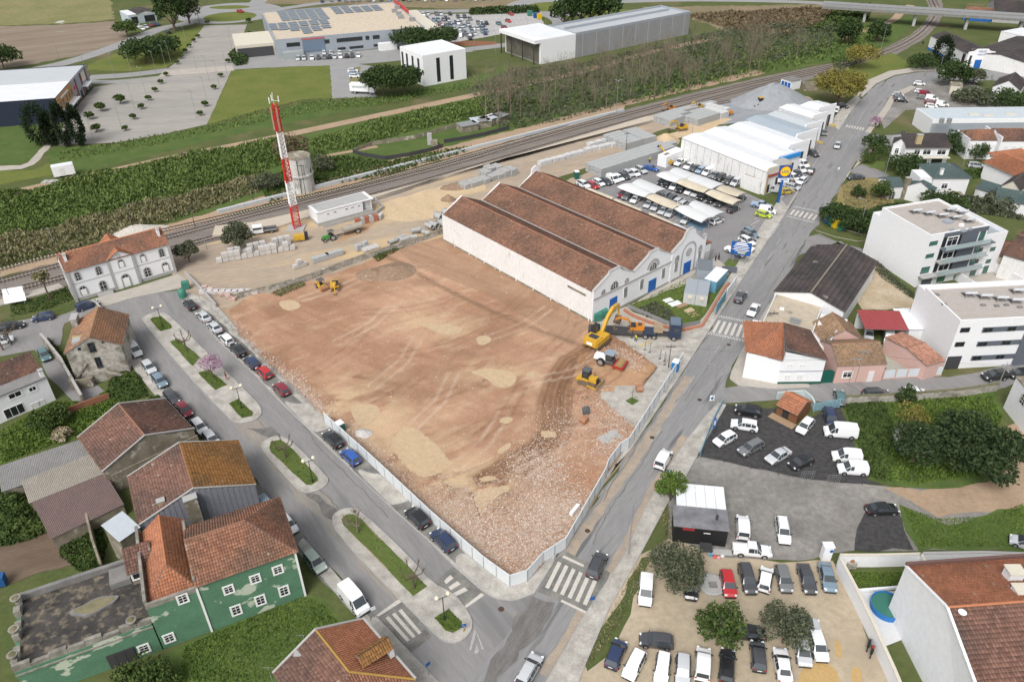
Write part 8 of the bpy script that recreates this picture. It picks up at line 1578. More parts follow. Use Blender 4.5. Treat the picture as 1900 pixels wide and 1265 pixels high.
SB('reeds',[(570,262),(650,240),(760,213),(900,182),(960,172),(1000,190),(900,215),(760,245),(640,280),(590,290)],15000,2.2,'reed',.36,'green reeds along the dirt track in the middle',4,blade=True)
SB('scrub',[(480,345),(560,300),(640,292),(720,302),(820,282),(880,272),(860,285),(700,330),(600,345),(500,378)],5000,1.2,'mid',.4,None,5,blade=True)
SB('scrub',[(870,165),(960,128),(1080,118),(1200,92),(1330,60),(1480,40),(1560,50),(1540,95),(1420,125),(1330,150),(1180,190),(1040,225),(930,245),(900,215)],26000,2.6,'olive',.42,'olive brown undergrowth beneath the bare poplars',6)
SB('scrub',[(1180,170),(1330,120),(1540,70),(1640,40),(1650,70),(1560,108),(1420,135),(1180,195)],7000,2.5,'reed',.5,None,7,blade=True)
SB('scrub',[(1270,30),(1420,20),(1560,14),(1600,28),(1520,48),(1460,68),(1380,62)],6000,1.8,'brown',.6,'brown scrub on the heath at the top',8)
SB('scrub',[(480,205),(560,188),(700,180),(900,150),(905,160),(700,198),(560,212),(400,245),(230,282),(110,300),(100,285),(380,235)],9000,.7,'reed',.3,None,9,blade=True)
SB('reeds',[(1480,60),(1560,18),(1620,12),(1610,40),(1560,60)],4000,3.0,'mid',.6,None,10)
SB('scrub',[(1540,112),(1580,100),(1640,86),(1600,110),(1580,130),(1550,132)],1200,1.2,'mid',.35,None,11,blade=True)
SB('weeds',[(1562,745),(1600,738),(1640,745),(1660,790),(1650,850),(1640,895),(1612,885),(1590,820)],7000,1.0,'mid',.22,'brambles and weeds on the overgrown plot',12)
SB('weeds',[(1640,745),(1840,735),(1860,775),(1850,800),(1860,850),(1830,880),(1700,900),(1645,895)],7000,.7,'bright',.20,None,13,blade=True)
SB('weeds',[(1675,940),(1740,962),(1830,958),(1898,935),(1898,1015),(1705,1015)],5000,.25,'bright',.13,None,14,blade=True)
SB('weeds',[(0,800),(100,745),(165,745),(240,700),(268,735),(240,740),(160,805),(0,862)],9000,.5,'bright',.18,'weeds and grass behind the left houses',15)
SB('ivy',[(205,700),(235,690),(262,700),(275,735),(240,745),(195,745)],3000,1.4,'mid',.22,'ivy heap at the foot of the ruin garden',16)
SB('weeds',[(0,915),(40,905),(90,985),(60,1000),(0,1015)],5000,3.5,'mid',.35,'dark bushes at the left edge behind the sheds',17)
SB('weeds',[(340,1200),(560,1105),(600,1120),(640,1165),(560,1200),(500,1265),(330,1265)],6000,.22,'bright',.14,None,18,blade=True)
SB('weeds',[(120,985),(180,970),(200,1000),(190,1050),(150,1060),(110,1030)],2500,1.2,'mid',.24,None,19)
SB('weeds',[(1165,1075),(1190,1035),(1235,1000),(1225,950),(1240,935),(1250,1000),(1200,1060),(1150,1160),(1090,1240),(1082,1235)],3500,.3,'dry',.15,None,20,blade=True)
SB('weeds',[(690,476),(735,452),(752,458),(700,488)],700,.9,'mid',.2,None,21);SB('weeds',[(500,545),(560,522),(570,530),(520,552)],700,.8,'dry',.2,None,22)
SB('shrubs',[(1180,575),(1215,560),(1245,575),(1262,600),(1240,598),(1200,590)],1500,.7,'olive',.2,'low grey green shrubs on the warehouse lawn',23)
SB('weeds',[(1620,478),(1660,515),(1700,548),(1690,555),(1640,520),(1612,490)],1200,.6,'olive',.18,None,24);SB('weeds',[(20,548),(60,556),(120,535),(140,555),(90,575),(20,588)],1500,.5,'mid',.2,None,25)
SB('hedge',[(84,632),(92,630),(128,672),(150,700),(142,706),(115,678)],2500,2.4,'mid',.22,'green ivy on the alley wall beside the ruin',26,lo=.8)
SB('hedge',[(425,104),(436,92),(462,62),(470,66),(458,120),(436,124)],2200,2.5,'dark',.5,'hedge between plaza and supermarket yard',27,lo=.7);SB('hedge',[(870,22),(1000,18),(1001,24),(872,29)],2200,3,'dark',.5,'dark hedge at the far side of the supermarket lot',28,lo=.8)
SB('scrub',[(1595,395),(1640,380),(1680,382),(1700,385),(1640,400),(1600,425)],2500,2.0,'dark',.3,None,29);SB('scrub',[(1700,370),(1900,380),(1900,410),(1840,400),(1780,395)],4500,2.6,'olive',.35,'brushwood behind the tall apartment block',30);SB('hedge',[(1775,322),(1830,318),(1832,330),(1780,335)],1800,1.6,'mid',.25,None,31,lo=.8)
for k,(poly,pl_)in enumerate([(gp[i],'bright')for i in range(7)]):SB('grass',poly,900,.12,pl_,.09,None,40+k,z=.2,blade=True)
SB('grass',[(1170,568),(1290,508),(1345,500),(1345,530),(1300,596),(1240,600)],5000,.12,'bright',.12,None,50,z=.06,blade=True);SB('grass',[(1565,1062),(1700,1060),(1712,1080),(1700,1098),(1592,1096)],3000,.15,'bright',.12,None,51,z=.06,blade=True)
SB('scrub',[(1560,345),(1600,332),(1650,345),(1655,380),(1600,412),(1570,400)],1500,.5,'dry',.2,None,52)
tree('evergreen_tree','large dark round tree, left of the pair by the box lorry','dark',712,178,10,8.5,5200,.42,'dark trees by the white cube');tree('evergreen_tree','dark round tree directly in front of the white cube','dark',752,176,10,8,4500,.42,'dark trees by the white cube')
tree('evergreen_tree','dark umbrella tree on the left before the supermarket','dark',764,92,8,9,3000,.5);tree('evergreen_tree','dark umbrella tree right of its twin behind the white cube','dark',817,90,8,8,3000,.5)
tree('umbrella_tree','broad flat topped tree on the roadside meadow','dark',273,117,9,10,3000,.5);tree('umbrella_tree','smaller flat topped tree behind the broad one','dark',303,105,8,8,2200,.5)
tree('pine_tree','tall dark pine by the small blue workshop','dark',325,58,22,8,3000,.6,trunk=.15);tree('pine_tree','dark pine right of the tall one near the roundabout','dark',352,44,17,7,2200,.6,trunk=.15);tree('bare_tree','bare tree between pines and roundabout','bare',371,46,20,5);tree('round_bush','dark bushy tree at the left edge above the navy store','dark',8,128,9,8,2000,.5);tree('round_bush','green bush below the ploughed field','mid',237,68,7,6,1200,.5)
for i,(u,v,h,r)in enumerate([(82,268,13,4.4),(100,270,10.5,2.2),(127,272,14,2.4),(152,271,13,2.2)]):tree('cypress_tree',['broad dark conifer at the corner of the navy store','narrow cypress leaning next to the broad conifer','dark pointed cypress, second from the right in the row','dark pointed cypress at the right end of the row'][i],'cypress',u,v,h,r,2200,.35,'cypresses by the navy store')
for i,(u,h)in enumerate([(1047,14),(1062,22),(1078,17),(1095,16),(1112,19),(1128,17)]):tree('pine_tree',f'dark pine behind the panel hall, {ORD[i]} from the left','dark',u,52-i*1.5,h,7,1200,.7,'pines behind the panel hall',trunk=.2)
tree('evergreen_tree','dark round tree beside the railway bend','dark',1571,84,12,5.5,2600,.5,trunk=.1);tree('evergreen_tree','dark tree nearer the rails in the railway bend','dark',1625,78,10,5,1800,.5,trunk=.1)
tree('yellow_green_tree','spreading yellow green tree at the end of the workshop row','yellow',1553,194,12,9,4200,.4,trunk=.25);tree('yellow_green_tree','loose yellow green tree beside the railway','yellow',1594,128,9,7,1800,.4)
tree('conifer_tree','dark conifer in front of the lettered hall','cypress',1742,124,12,3.8,2000,.4,trunk=.1);tree('round_bush','round dark bush beside the conifer','dark',1709,128,6,6,2000,.35,trunk=.05);tree('evergreen_tree','large round dark tree at the top of the gravel lot','dark',1766,160,10,6.3,3500,.4,trunk=.1);tree('round_bush','olive coloured tree right of the round dark tree','olive',1805,158,6,4,1200,.4);tree('round_bush','long bush along the gravel lot','olive',1802,192,5,6.5,1800,.4,trunk=.05);tree('round_bush','dark bush behind the pale blue hall','dark',1868,196,5,8,1800,.4,trunk=.05)
tree('round_tree','neat round tree in the villa garden','dark',1617,289,6.5,4.0,1800,.25,trunk=.3)
for i,(u,v,h,r)in enumerate([(1609,303,2.5,2.2),(1608,295,2,2),(1631,298,3.5,3.2),(1642,290,4,3)]):tree('topiary_bush',f'clipped green bush in the villa garden, {ORD[i]} from the left','mid',u,v,h,r,500,.2,'clipped bushes of the villa garden',trunk=.05)
tree('big_bush','wide dark bush below the villa','dark',1678,322,5,6,2000,.35,trunk=.03);tree('round_bush','dark bush right of the villa garage','dark',1785,288,5,3,1000,.3,trunk=.05);tree('round_bush','dark green bush beside the drive of the terraced houses','dark',1808,296,5.5,3.6,1300,.3,trunk=.05);tree('round_bush','dark bush behind the villa roof','dark',1768,282,7,4,1200,.3,trunk=.05)
tree('dark_shrub_tree','large dark bushy tree at the chequered crossing','dark',1549,416,5.5,4.2,3000,.3,trunk=.06);tree('dark_shrub_tree','second dark bushy tree behind the recycling bins','dark',1584,428,5.5,4.4,3000,.3,trunk=.06);tree('dark_shrub_tree','dark bush left of the tall apartment block','dark',1625,430,5,3.2,1600,.3,trunk=.06);tree('round_bush','round bush on the dry plot','dark',1591,366,3.2,2.2,700,.25,trunk=.05);tree('round_bush','tall bush beside the green roofed annex','mid',1633,368,5,2.8,1100,.3,trunk=.05);tree('round_bush','olive bush right of the solar heater roof','olive',1853,392,5,4.6,1800,.35,trunk=.05);tree('round_bush','dark bush behind the apartment roof','dark',1745,395,5.5,6,2000,.35,trunk=.05);tree('round_bush','bush at the foot of the small tiled house','mid',1880,505,3,4,900,.25,trunk=.05)
tree('magnolia_tree','large dark magnolia tree filling the overgrown plot','magn',1800,868,8.6,6.9,7000,.30,trunk=.15);tree('magnolia_tree','smaller dark magnolia over the white ruined block','magn',1690,858,7.0,4.6,2600,.26,trunk=.3);tree('small_conifer','small dark conifer at the mossy wall','dark',1677,752,4.5,1.6,500,.25,trunk=.1);tree('ornamental_tree','thin yellowish shrub on the overgrown plot','yellow',1690,788,3.5,3,500,.2)
tree('olive_tree','spreading grey green olive tree beside the black kiosk','olive',1255,1088,6.2,4.0,4200,.18,trunk=.25);tree('broadleaf_tree','broad leafed tree above the bottom row of cars','mid',1330,1196,6.8,3.1,1900,.24,trunk=.2);tree('olive_tree','grey green olive tree over the silver cars','olive',1452,1192,5.6,3.5,2600,.19,trunk=.25);tree('young_tree','fresh green young tree by the blue road sign','bright',1243,928,5.5,2.5,3000,.17,trunk=.15)
tree('olive_tree','round olive tree in the rail yard','olive',444,462,7,3.6,4200,.24,trunk=.12);tree('olive_tree','small olive tree beside the station','olive',352,487,5.5,2.8,2000,.24,trunk=.25);tree('palm_tree','slim palm with brown fronds left of the station','dry',93,556,6.5,1.6,260,.5,trunk=.75);tree('bush_tree','dark bush in front of the green house door','mid',272,1280,3.6,3.9,2600,.24,trunk=.05);tree('climbing_bush','green climber on the white house wall','mid',87,792,3.5,2.6,2500,.2,trunk=.05);tree('climbing_bush','second green climber right of the first','mid',108,785,4,2.4,2500,.2,trunk=.05);tree('pampas_grass','pampas grass with pale plumes','straw',118,812,1.8,1.6,600,.3,trunk=.05,cat='plant');tree('bush_tree','low green bush by the kerb of the brown roofed house','mid',288,745,1.4,1.1,500,.15,trunk=.05)
tree('scrub_tree','bare brownish tree behind the water tower','brown',543,300,9,5.5,1500,.35,trunk=.1);tree('scrub_tree','yellow green bush left of the water tower','olive',498,352,5,4,1300,.3,trunk=.05);tree('scrub_tree','yellow green bush right of the water tower','olive',600,318,5,3.5,1000,.3,trunk=.05);tree('pink_blossom_tree','small tree with pink blossom on the long island','pink',396,703,5,2.4,1300,.13,z=.2,trunk=.35);tree('pink_blossom_tree','pink tree on the corner of the villa lane','pink',1623,238,4,2,500,.2,trunk=.35)
for u,v,k,h in[(347,652,0,4),(531,850,1,3.6),(664,990,2,4.2),(768,1093,3,4.4)]:tree('pollarded_tree',['pollarded bare tree on the second grass bed','pollarded bare tree on the short middle island','thin bare young tree at the top of the lower island','knobbly pollarded tree at the end of the lower island'][k],'pollard' if k!=2 else 'bare',u,v,h,2.2 if k!=2 else 1,z=.2)
for u,v,k in[(22,640,0),(6,650,1)]:tree('bare_tree',['bare pollarded tree by the road at the left edge','second bare tree at the left edge'][k],'pollard',u,v,5,3)
srcs=[tree('poplar_tree',f'bare poplar beside the allotment shacks, {ORD[i]} from the left','poplar',u,v,h,3,group='bare poplars')for i,(u,v,h)in enumerate([(902,232,19),(925,228,16),(948,222,18)])]
rp=random.Random(5);k=0
for row,(n,a0,a1,b0,b1)in enumerate([(17,960,222,1400,118),(15,940,196,1420,98),(12,1000,168,1480,78),(10,1100,205,1500,112)]):
 for i in range(n):
  f=(i+rp.uniform(-.9,.9))/n;copytree(srcs[rp.randrange(3)],f'bare poplar in the {["front","second","third","fourth"][row]} line north of the tracks, {ORD[i]} from the left',a0+(b0-a0)*f,a1+(b1-a1)*f+rp.uniform(-7,7),rp.uniform(.42,.85))
pm=None
for i,(u,v,s)in enumerate([(224,193,1.5),(188,207,1.4),(167,222,1.2),(180,245,1.2),(276,187,.9),(263,203,.9),(248,222,.9),(233,243,.8),(288,171,.8),(299,156,.8),(309,142,.8),(329,120,.8),(337,109,.8),(344,98,.8),(352,89,.8),(360,79,.8),(368,71,.8),(385,46,.9),(410,144,.8),(398,166,.8),(381,198,.9),(372,215,.8),(424,117,.8),(429,106,.8),(441,85,.9),(449,74,.8),(462,43,1.1)]):
 if pm is None:
  pm=tree('dwarf_palm','','mid',u,v,3.2,1.9,420,.5,'dwarf palms on the paved plaza',trunk=.35);pm['label']='largest dwarf palm of the plaza, near the navy store'
 else:copytree(pm,f'dwarf palm on the paved plaza, {ORD[i-1] if i<27 else "last"} counting from the store towards the roundabout',u,v,s/1.5)
# ================= yard materials, street furniture, people =================
def stones(name,blist,n,smin,smax,cols,z=.1,seed=1,label=None):
 0
 rg=np.random.default_rng(seed);P_=[];w=[b[2]for b in blist];
 for px,r,k in blist:
  l=Q(px);m=int(n*k/sum(w));
  if len(l)==1:q=np.array(l[0])+rg.normal(size=(m,2))*r*.5
  else:
   i=rg.integers(0,len(l)-1,m);t_=rg.random((m,1));a=np.array(l);q=a[i]*(1-t_)+a[i+1]*t_+rg.normal(size=(m,2))*r*.5
  P_.append(q)
 q=np.concatenate(P_);q=q[inpoly(q[:,0],q[:,1],SITE_IN)]if blist[0][1]!=0 and name=='rubble' else q
 n=len(q);s=smin+(smax-smin)*rg.random(n)**3;base=np.array([[1,0,0],[-.5,.87,0],[-.5,-.87,0],[0,0,1.0],[.1,.1,-.6]]);F=np.array([[0,1,3],[1,2,3],[2,0,3]])
 th=rg.random(n)*6.28;c,s_=np.cos(th),np.sin(th);b=base[None]*(1+.35*rg.normal(size=(n,5,3)));x=b[...,0]*c[:,None]-b[...,1]*s_[:,None];y=b[...,0]*s_[:,None]+b[...,1]*c[:,None];V=np.stack([x,y,b[...,2]*.8],-1)*s[:,None,None]+np.stack([q[:,0],q[:,1],site_z(q)+.02 if name=='rubble' else np.full(n,z)],-1)[:,None]
 cc=np.array(cols)[rg.integers(0,len(cols),n)]*(.8+.4*rg.random((n,1)));FF=(F[None]+np.arange(n)[:,None,None]*5).reshape(-1,3);o=rawmesh(name,V.reshape(-1,3),FF,STONEC,None,col=np.repeat(cc,5,0),kind='stuff');
 if label:o['label']=label
STONEC=vcolmat('loose_stone',.9,.15,6,0);SITE_IN=[tuple(p)for p in site]
SC_=[(.48,.36,.28),(.52,.43,.36),(.36,.24,.17),(.56,.50,.45),(.42,.29,.21),(.44,.33,.26)]
stones('rubble',[([(430,602),(470,650),(520,700),(560,735)],2.2,.8),([(520,695),(560,735),(600,775)],2.4,1.3),([(640,795),(690,850),(760,915),(830,975),(900,1040)],2.6,1.8),([(830,930),(870,965),(905,1010),(950,1050)],6,4.2),([(960,960),(1020,960),(1060,940)],6,3),([(960,1040),(1010,1000),(1070,930)],4.5,2.2),([(1100,740),(1150,790),(1160,830),(1110,830)],4,1.4),([(1060,770),(1000,870),(960,890)],6,1.4),([(980,860),(1020,880)],4,1.2),([(800,700)],45,.5),([(1140,650),(1180,680)],3,.5)],95000,.04,.17,SC_,.14,1,'broken stone and rubble strewn over the dirt site')
def heap(name,label,u,v,rx,ry,h,mat,rz=0,seed=1,cat='heap',n=26,nst=0):
 p=P(u,v);rg=np.random.default_rng(seed);V=[];F=[]
 for j in range(9):
  r=j/8
  for k in range(n):a=2*math.pi*k/n;q=1+.16*(vn(math.cos(a)*2,math.sin(a)*2,1,2,seed)-.5)*2;z=h*(1-r**1.15)*(1+.25*(vn(j*.5+math.cos(a),k*.3,1.3,2,seed)-.5))if j<8 else-.05;V.append((rx*r*q*math.cos(a),ry*r*q*math.sin(a),z))
 for j in range(8):
  for k in range(n):F.append((j*n+k,(j+1)*n+k,(j+1)*n+(k+1)%n,j*n+(k+1)%n))
 me=bpy.data.meshes.new(name);me.from_pydata(V,[],F);me.materials.append(mat);o=link(name,me);o.location=(p[0],p[1],.05);o.rotation_euler=(0,0,rz);tag(o,label,cat);return o
SOILH=mk('brown_soil_heap',(.30,.205,.14),.95,(.22,.15,.10),1.2,.8,8,.7,4,col3=(.5,.42,.35),scale3=2.2,thr3=.66,w3=.05)
heap('soil_heap','larger brown soil heap by the mossy wall',729,505,6,4.2,1.5,SOILH,.3,1);heap('soil_heap','smaller brown soil heap touching the larger one',691,510,3.6,3.2,1.3,SOILH,0,2)
heap('gravel_heap','big blue grey gravel heap behind the workshops',1432,190,14,10,6.6,MATS['crushed_stone'],.2,3);heap('chalk_heap','pale rubble heap beyond the railway behind the station',255,430,7,3.2,1.8,mk('pale_rubble',(.55,.51,.46),.95,(.42,.39,.35),1.5,.8,7,.7,4),.3,4);heap('sand_heap','small conical sand heap beside the white warehouse',1235,262,4.5,4,2.4,MATS['light_sand'],0,5);heap('chalk_heap','white crumbly heap inside the fence near the portable toilet',672,806,1.7,1.4,.9,mk('white_rubble',(.60,.58,.55),.95,(.45,.43,.41),2,.8,6,.7,6),0,6);heap('soil_heap','reddish mound with dug edge near the rails',832,372,2.2,1.4,1.6,SOILH,0,7);heap('soil_heap','dark soil mound left of the sleeper stacks',855,345,6,3,.8,SOILH,.4,8)
WL('retaining_wall','mossy crumbling wall between the rail yard and the dirt site',[(432,556),(498,540),(560,524),(640,494),(712,470),(770,452),(832,430)],1.2,.5,STONE,rough=.12,cap=MOLD)
WL('low_wall','low pale wall beside the heaps of wrapped tiles near the station',[(345,512),(366,532),(402,572)],1.0,.25,CONC,cap=STFR)
def blocks(name,label,cat,group,line,n,d,mat,lv=1,jit=.05,rz=None,piece=None,seed=1,sub=1):
 a,b=P(*line[0]),P(*line[1]);A=ang(a,b);rg=random.Random(seed)
 for i in range(n):
  p=a+(b-a)*((i+.5)/n);t=TH(name,f'{label}, {ORD[i] if i<26 else "last"} from the left',cat,(p[0],p[1],.06),A+rg.uniform(-jit,jit),group)
  for l in range(lv if not isinstance(lv,list)else lv[i%len(lv)]):
   for s in range(sub):MB().box((0,(s-(sub-1)/2)*d[1]/sub,.12+l*(d[2]+.12)),(d[0],d[1]/sub*.97,d[2])).bd('block',mat,t)
   MB().box((0,0,l*(d[2]+.12)),(d[0]*.95,d[1]*.95,.11)).bd('pallet',MATS['timber'],t)
WRAP=mk('white_wrapped_blocks',(.55,.53,.51),.7,(.44,.42,.40),1.5,.5,5,.1,4);GB=mk('grey_concrete_blocks',(.42,.43,.43),.85,(.34,.35,.35),1.5,.5,5)
blocks('pallet_stack','wrapped pallet stack of the front line in the rail yard','pallet','wrapped pallets in the rail yard',((402,488),(548,462)),13,(1.25,1.2,.95),WRAP,[1,2,2,2,1,2],.08);blocks('pallet_stack','wrapped pallet stack of the back line in the rail yard','pallet','wrapped pallets in the rail yard',((425,478),(540,452)),10,(1.25,1.2,.95),WRAP,[2,2,1,2],.08,seed=3)
blocks('pallet_stack','white pallet near the low wall corner','pallet','pallets along the wall',((545,500),(568,492)),3,(1.1,1.0,.8),WRAP,[1,2,1]);blocks('concrete_stack','long pale concrete block on the yard wall','concrete block','concrete blocks on the wall',((582,488),(634,472)),2,(4.0,1.3,1.1),GB,1,.03,sub=2);blocks('pallet_stack','grey cube pallet by the roadway','pallet','pallets along the wall',((658,468),(684,456)),2,(1.2,1.2,1.3),GB)
blocks('slab_stack','leaning white slab on the yard wall','slab','white slabs on the wall',((672,467),(702,458)),4,(1.0,2.2,.4),WRAP,1,.1);blocks('brick_pallet','pallet of bricks beside the white hut','pallet','brick pallets by the hut',((661,418),(700,409)),5,(1.3,1.2,1.5),mk('orange_brick',(.40,.14,.08),.85,(.33,.12,.07),3,.6),1,.1,sub=2);
for o in list(COL.objects):
 if o.name.startswith('brick_pallet')and o.get('label','').split(', ')[1].split()[0]in('second','fourth'):
  for c in o.children:
   if c.name.startswith('block'):c.data.materials[0]=GB
blocks('wrapped_tiles','heap of white wrapped goods at the end of the left street','building material','wrapped goods by the low wall',((372,545),(478,545)),9,(1.5,1.3,.7),mk('white_wrap',(.62,.62,.63),.5,(.45,.40,.38),2,.7),1,.4,seed=5);blocks('wrapped_tiles','wrapped goods nearer the street, white with orange bits','building material','wrapped goods by the low wall',((374,535),(440,558)),6,(1.3,1.1,.6),mk('white_orange_wrap',(.60,.58,.57),.5,(.45,.20,.12),1.4,.9),1,.6,seed=6)
blocks('sack_pile','white sack by the brick pallets','sack','white sacks',((703,409),(709,402)),2,(1.0,1.0,1.0),WRAP)
def pipes(label,pts_,r,L,group,seed=1,up=0):
 rg=random.Random(seed)
 for i,(u,v,a,z)in enumerate(pts_):
  p=P(u,v);t=TH('concrete_pipe',f'{label}, {ORD[i]} from the left','pipe',(p[0],p[1],.06+z),a+rg.uniform(-.1,.1),group);n=14;mb=MB();
  for x0,x1,ro in((-L/2,L/2*.8,r),(L/2*.8,L/2,r*1.12)):
   for k in range(n):
    a0,a1=2*math.pi*k/n,2*math.pi*(k+1)/n;f=lambda R,a_,x:(x,R*math.cos(a_),r+R*math.sin(a_));ri=r*.8
    mb.poly([f(ro,a0,x0),f(ro,a0,x1),f(ro,a1,x1),f(ro,a1,x0)]);mb.poly([f(ri,a0,x0),f(ri,a1,x0),f(ri,a1,x1),f(ri,a0,x1)])
    for x in(x0,x1):mb.poly([f(ri,a0,x),f(ro,a0,x),f(ro,a1,x),f(ri,a1,x)])
  mb.bd('pipe_shell',CONC,t)
pipes('concrete pipe lying along the yard wall',[(729,452,.9,0),(742,446,.8,0),(750,448,.5,0),(764,444,.3,0),(772,435,.4,.6),(784,433,2.3,0),(792,436,2.4,0),(797,428,2.3,.7)],.55,2.4,'concrete pipes by the warehouse')
pipes('large concrete pipe at the warehouse corner',[(806,424,2.3,0),(815,415,2.2,1.1),(822,420,2.3,0),(829,409,2.2,1.1),(830,417,2.3,0)],.85,2.4,'large concrete pipes by the warehouse',2)
def bundle(label,A,B,C,h,n,rows,group=None,mat=None,name='concrete_beam_stack'):
 0
 a,b,c=P(*A),P(*B),P(*C);L=np.linalg.norm(b-a);x=(b-a)/L;y=np.array([-x[1],x[0],0]);W_=abs(float((c-a)@y));t=TH(name,label,'beam stack',(a[0],a[1],.06),ang(a,b),group)
 k=('beam',round(L,1),round(W_/n,2),h);mb=MB();mb.box((L/2,0,0),(L,W_/n*.93,h/rows*.9));me=bpy.data.meshes.new('beam');me.from_pydata(mb.v,[],mb.f);me.materials.append(mat or GB)
 for j in range(rows):
  for i in range(n):o=link('beam',me,t);o.location=(random.uniform(-.1,.1),W_*(i+.5)/n,j*h/rows)
bundle('long stack of grey concrete beams beside the car park',(1115,330),(1252,286),(1090,316),2.4,4,6);bundle('second half of the long grey beam stack, behind the first',(1125,318),(1256,276),(1112,314),2.0,2,5)
bundle('broad stack of grey beams with a dark pole in front, left half',(1162,281),(1192,272),(1123,262),2.3,5,6);bundle('broad stack of grey beams with a dark pole in front, right half',(1193,272),(1217,266),(1166,252),2.3,5,6)
bundle('grey beam stack in the middle of the far yard',(1244,236),(1284,222),(1233,219),2.2,5,5);bundle('grey beam stack right of the middle one',(1294,235),(1335,222),(1280,218),2.2,4,5);bundle('long beams lying behind the grey stacks',(1262,212),(1330,196),(1256,207),1.2,3,2)
SLB=mk('white_concrete_sleeper',(.60,.60,.60),.85,(.50,.50,.50),1,.4)
for i,(A,B,C,r_)in enumerate([((1338,222),(1352,217),(1318,206),5),((1346,214),(1354,211),(1322,198),5)]):bundle('stack of white sleepers at the gravel apron, '+['lower','upper'][i]+' one',A,B,C,1.9,4,r_,mat=SLB,name='sleeper_stack')
for i,(u,v)in enumerate([(1009,306),(1020,303),(1032,300),(1044,297),(1056,293),(1068,290),(1080,287),(1094,282),(1106,279),(1118,277),(1130,274),(1142,272),(1100,272),(1114,268),(1128,264)]):
 bundle(f'small white sleeper bundle along the rail yard track, {ORD[i]} from the left',(u-5,v+3),(u+5,v),(u-9,v-1),1.2,3,3,'white sleeper bundles',SLB,'sleeper_bundle')
for i,(u,v,L_)in enumerate([(868,350,0),(880,347,0),(892,343,0),(904,340,0),(906,330,1),(918,334,0),(930,331,0),(942,328,1),(954,325,1),(915,322,1),(928,320,1)]):
 bundle(f'pile of pale concrete channels, {ORD[i]} from the left',(u-4,v+3),(u+7,v-1),(u-10,v-6),1.8 if L_ else 1.3,4,5,'concrete channels behind the warehouse',CONC,'channel_pile')
SAILW=mk('white_sail_fabric',(.66,.67,.67),.6,(.58,.59,.60),.3,.4,5);SAILC=mk('cream_sail_fabric',(.60,.54,.43),.7,(.48,.42,.32),.5,.7,7)
def sail(label,q,zf,zb,mat,legs=True):
 pts=[P(u,v,z)for(u,v),z in zip(q,(zf,zb,zb,zf))];o=np.array([*pts[0][:2],0]);t=TH('parking_canopy',label,'canopy',o,0,'parking canopies');V=[];F=[];n,m=10,5
 for i in range(n+1):
  for j in range(m+1):s_,r_=i/n,j/m;p=(pts[0]*(1-r_)+pts[1]*r_)*(1-s_)+(pts[3]*(1-r_)+pts[2]*r_)*s_-o;p[2]+=.35*math.sin(math.pi*r_)*1-.22*math.sin(math.pi*s_)*(1-r_);V.append(tuple(p))
 for i in range(n):
  for j in range(m):F.append((i*(m+1)+j,(i+1)*(m+1)+j,(i+1)*(m+1)+j+1,i*(m+1)+j+1))
 me=bpy.data.meshes.new('canopy_fabric');me.from_pydata(V,[],F);me.materials.append(mat);me.polygons.foreach_set('use_smooth',[True]*len(F));link('canopy_fabric',me,t)
 for a,c in((pts[0],pts[1]),(pts[3],pts[2])):
  a=a-o;c=c-o;MB().bar(a+[0,0,-.08],c+[0,0,-.08],.12,.12).bd('crossbeam',STEEL,t);f=c*.75+a*.25;MB().bar((f[0],f[1],.0),(f[0],f[1],f[2]),.16,.16).bd('post',STEEL,t);MB().bar((f[0],f[1],1.0),(a*.6+c*.4)+[0,0,-.1],.1,.1).bd('brace',STEEL,t)
Sq=[('white canopy, near row, left end, rear half',[(1172,340),(1190,332),(1236,351),(1214,359)],SAILW,1),('white canopy, near row, left end, front half',[(1144,347),(1171,340),(1213,359),(1196,366)],SAILW,0),('cream curved canopy in the middle of the near row',[(1197,366),(1217,360),(1268,381),(1248,388)],SAILC,0),('white canopy, near row, right end, rear half',[(1277,380),(1292,372),(1345,394),(1323,403)],SAILW,1),('white canopy, near row, right end, front half',[(1251,388),(1276,381),(1322,403),(1301,413)],SAILW,0),('white canopy, far row, left end, rear half',[(1241,318),(1257,311),(1293,324),(1272,332)],SAILW,1),('white canopy, far row, left end, front half',[(1217,325),(1240,318),(1271,332),(1253,339)],SAILW,0),('pale canopy, far row, middle, rear half',[(1273,332),(1294,324),(1344,342),(1321,351)],SAILW,1),('cream curved canopy, far row, middle, front half',[(1254,339),(1272,332),(1320,351),(1306,358)],SAILC,0),('cream canopy, far row, right end, rear half',[(1328,351),(1345,344),(1385,358),(1368,365)],SAILC,1),('cream canopy, far row, right end, front half',[(1308,359),(1326,352),(1377,372),(1359,380)],SAILC,0),('cream canopy behind the warehouse roof, first from the left',[(1087,352),(1098,350),(1141,367),(1133,373)],SAILC,0),('cream canopy behind the warehouse roof, second from the left',[(1135,373),(1146,370),(1195,390),(1185,395)],SAILC,0),('cream canopy behind the warehouse roof, third from the left',[(1200,400),(1211,396),(1252,414),(1246,421)],SAILC,0),('white canopy behind the warehouse roof, next to the arched gable',[(1245,420),(1255,415),(1280,427),(1271,434)],SAILW,0)]
for lb,q,m_,rear in Sq:sail(lb,q,2.5 if not rear else 2.9,2.9 if not rear else 2.5,m_)
mb=MB()
for(a,b_,n)in(((1150,372),(1300,438),17),((1222,345),(1370,398),16),((1078,350),(1200,318),10),((1400,408),(1350,480),7)):
 for i in range(n):u=a[0]+(b_[0]-a[0])*i/n;v=a[1]+(b_[1]-a[1])*i/n;p,q=P(u,v),P(u+(16 if n!=10 else-8),v-(9 if n!=10 else 6));mb.bar((p[0],p[1],.062),(q[0],q[1],.062),.12,.01)
mb.bd('bay_lines',WPAINT,kind='stuff')
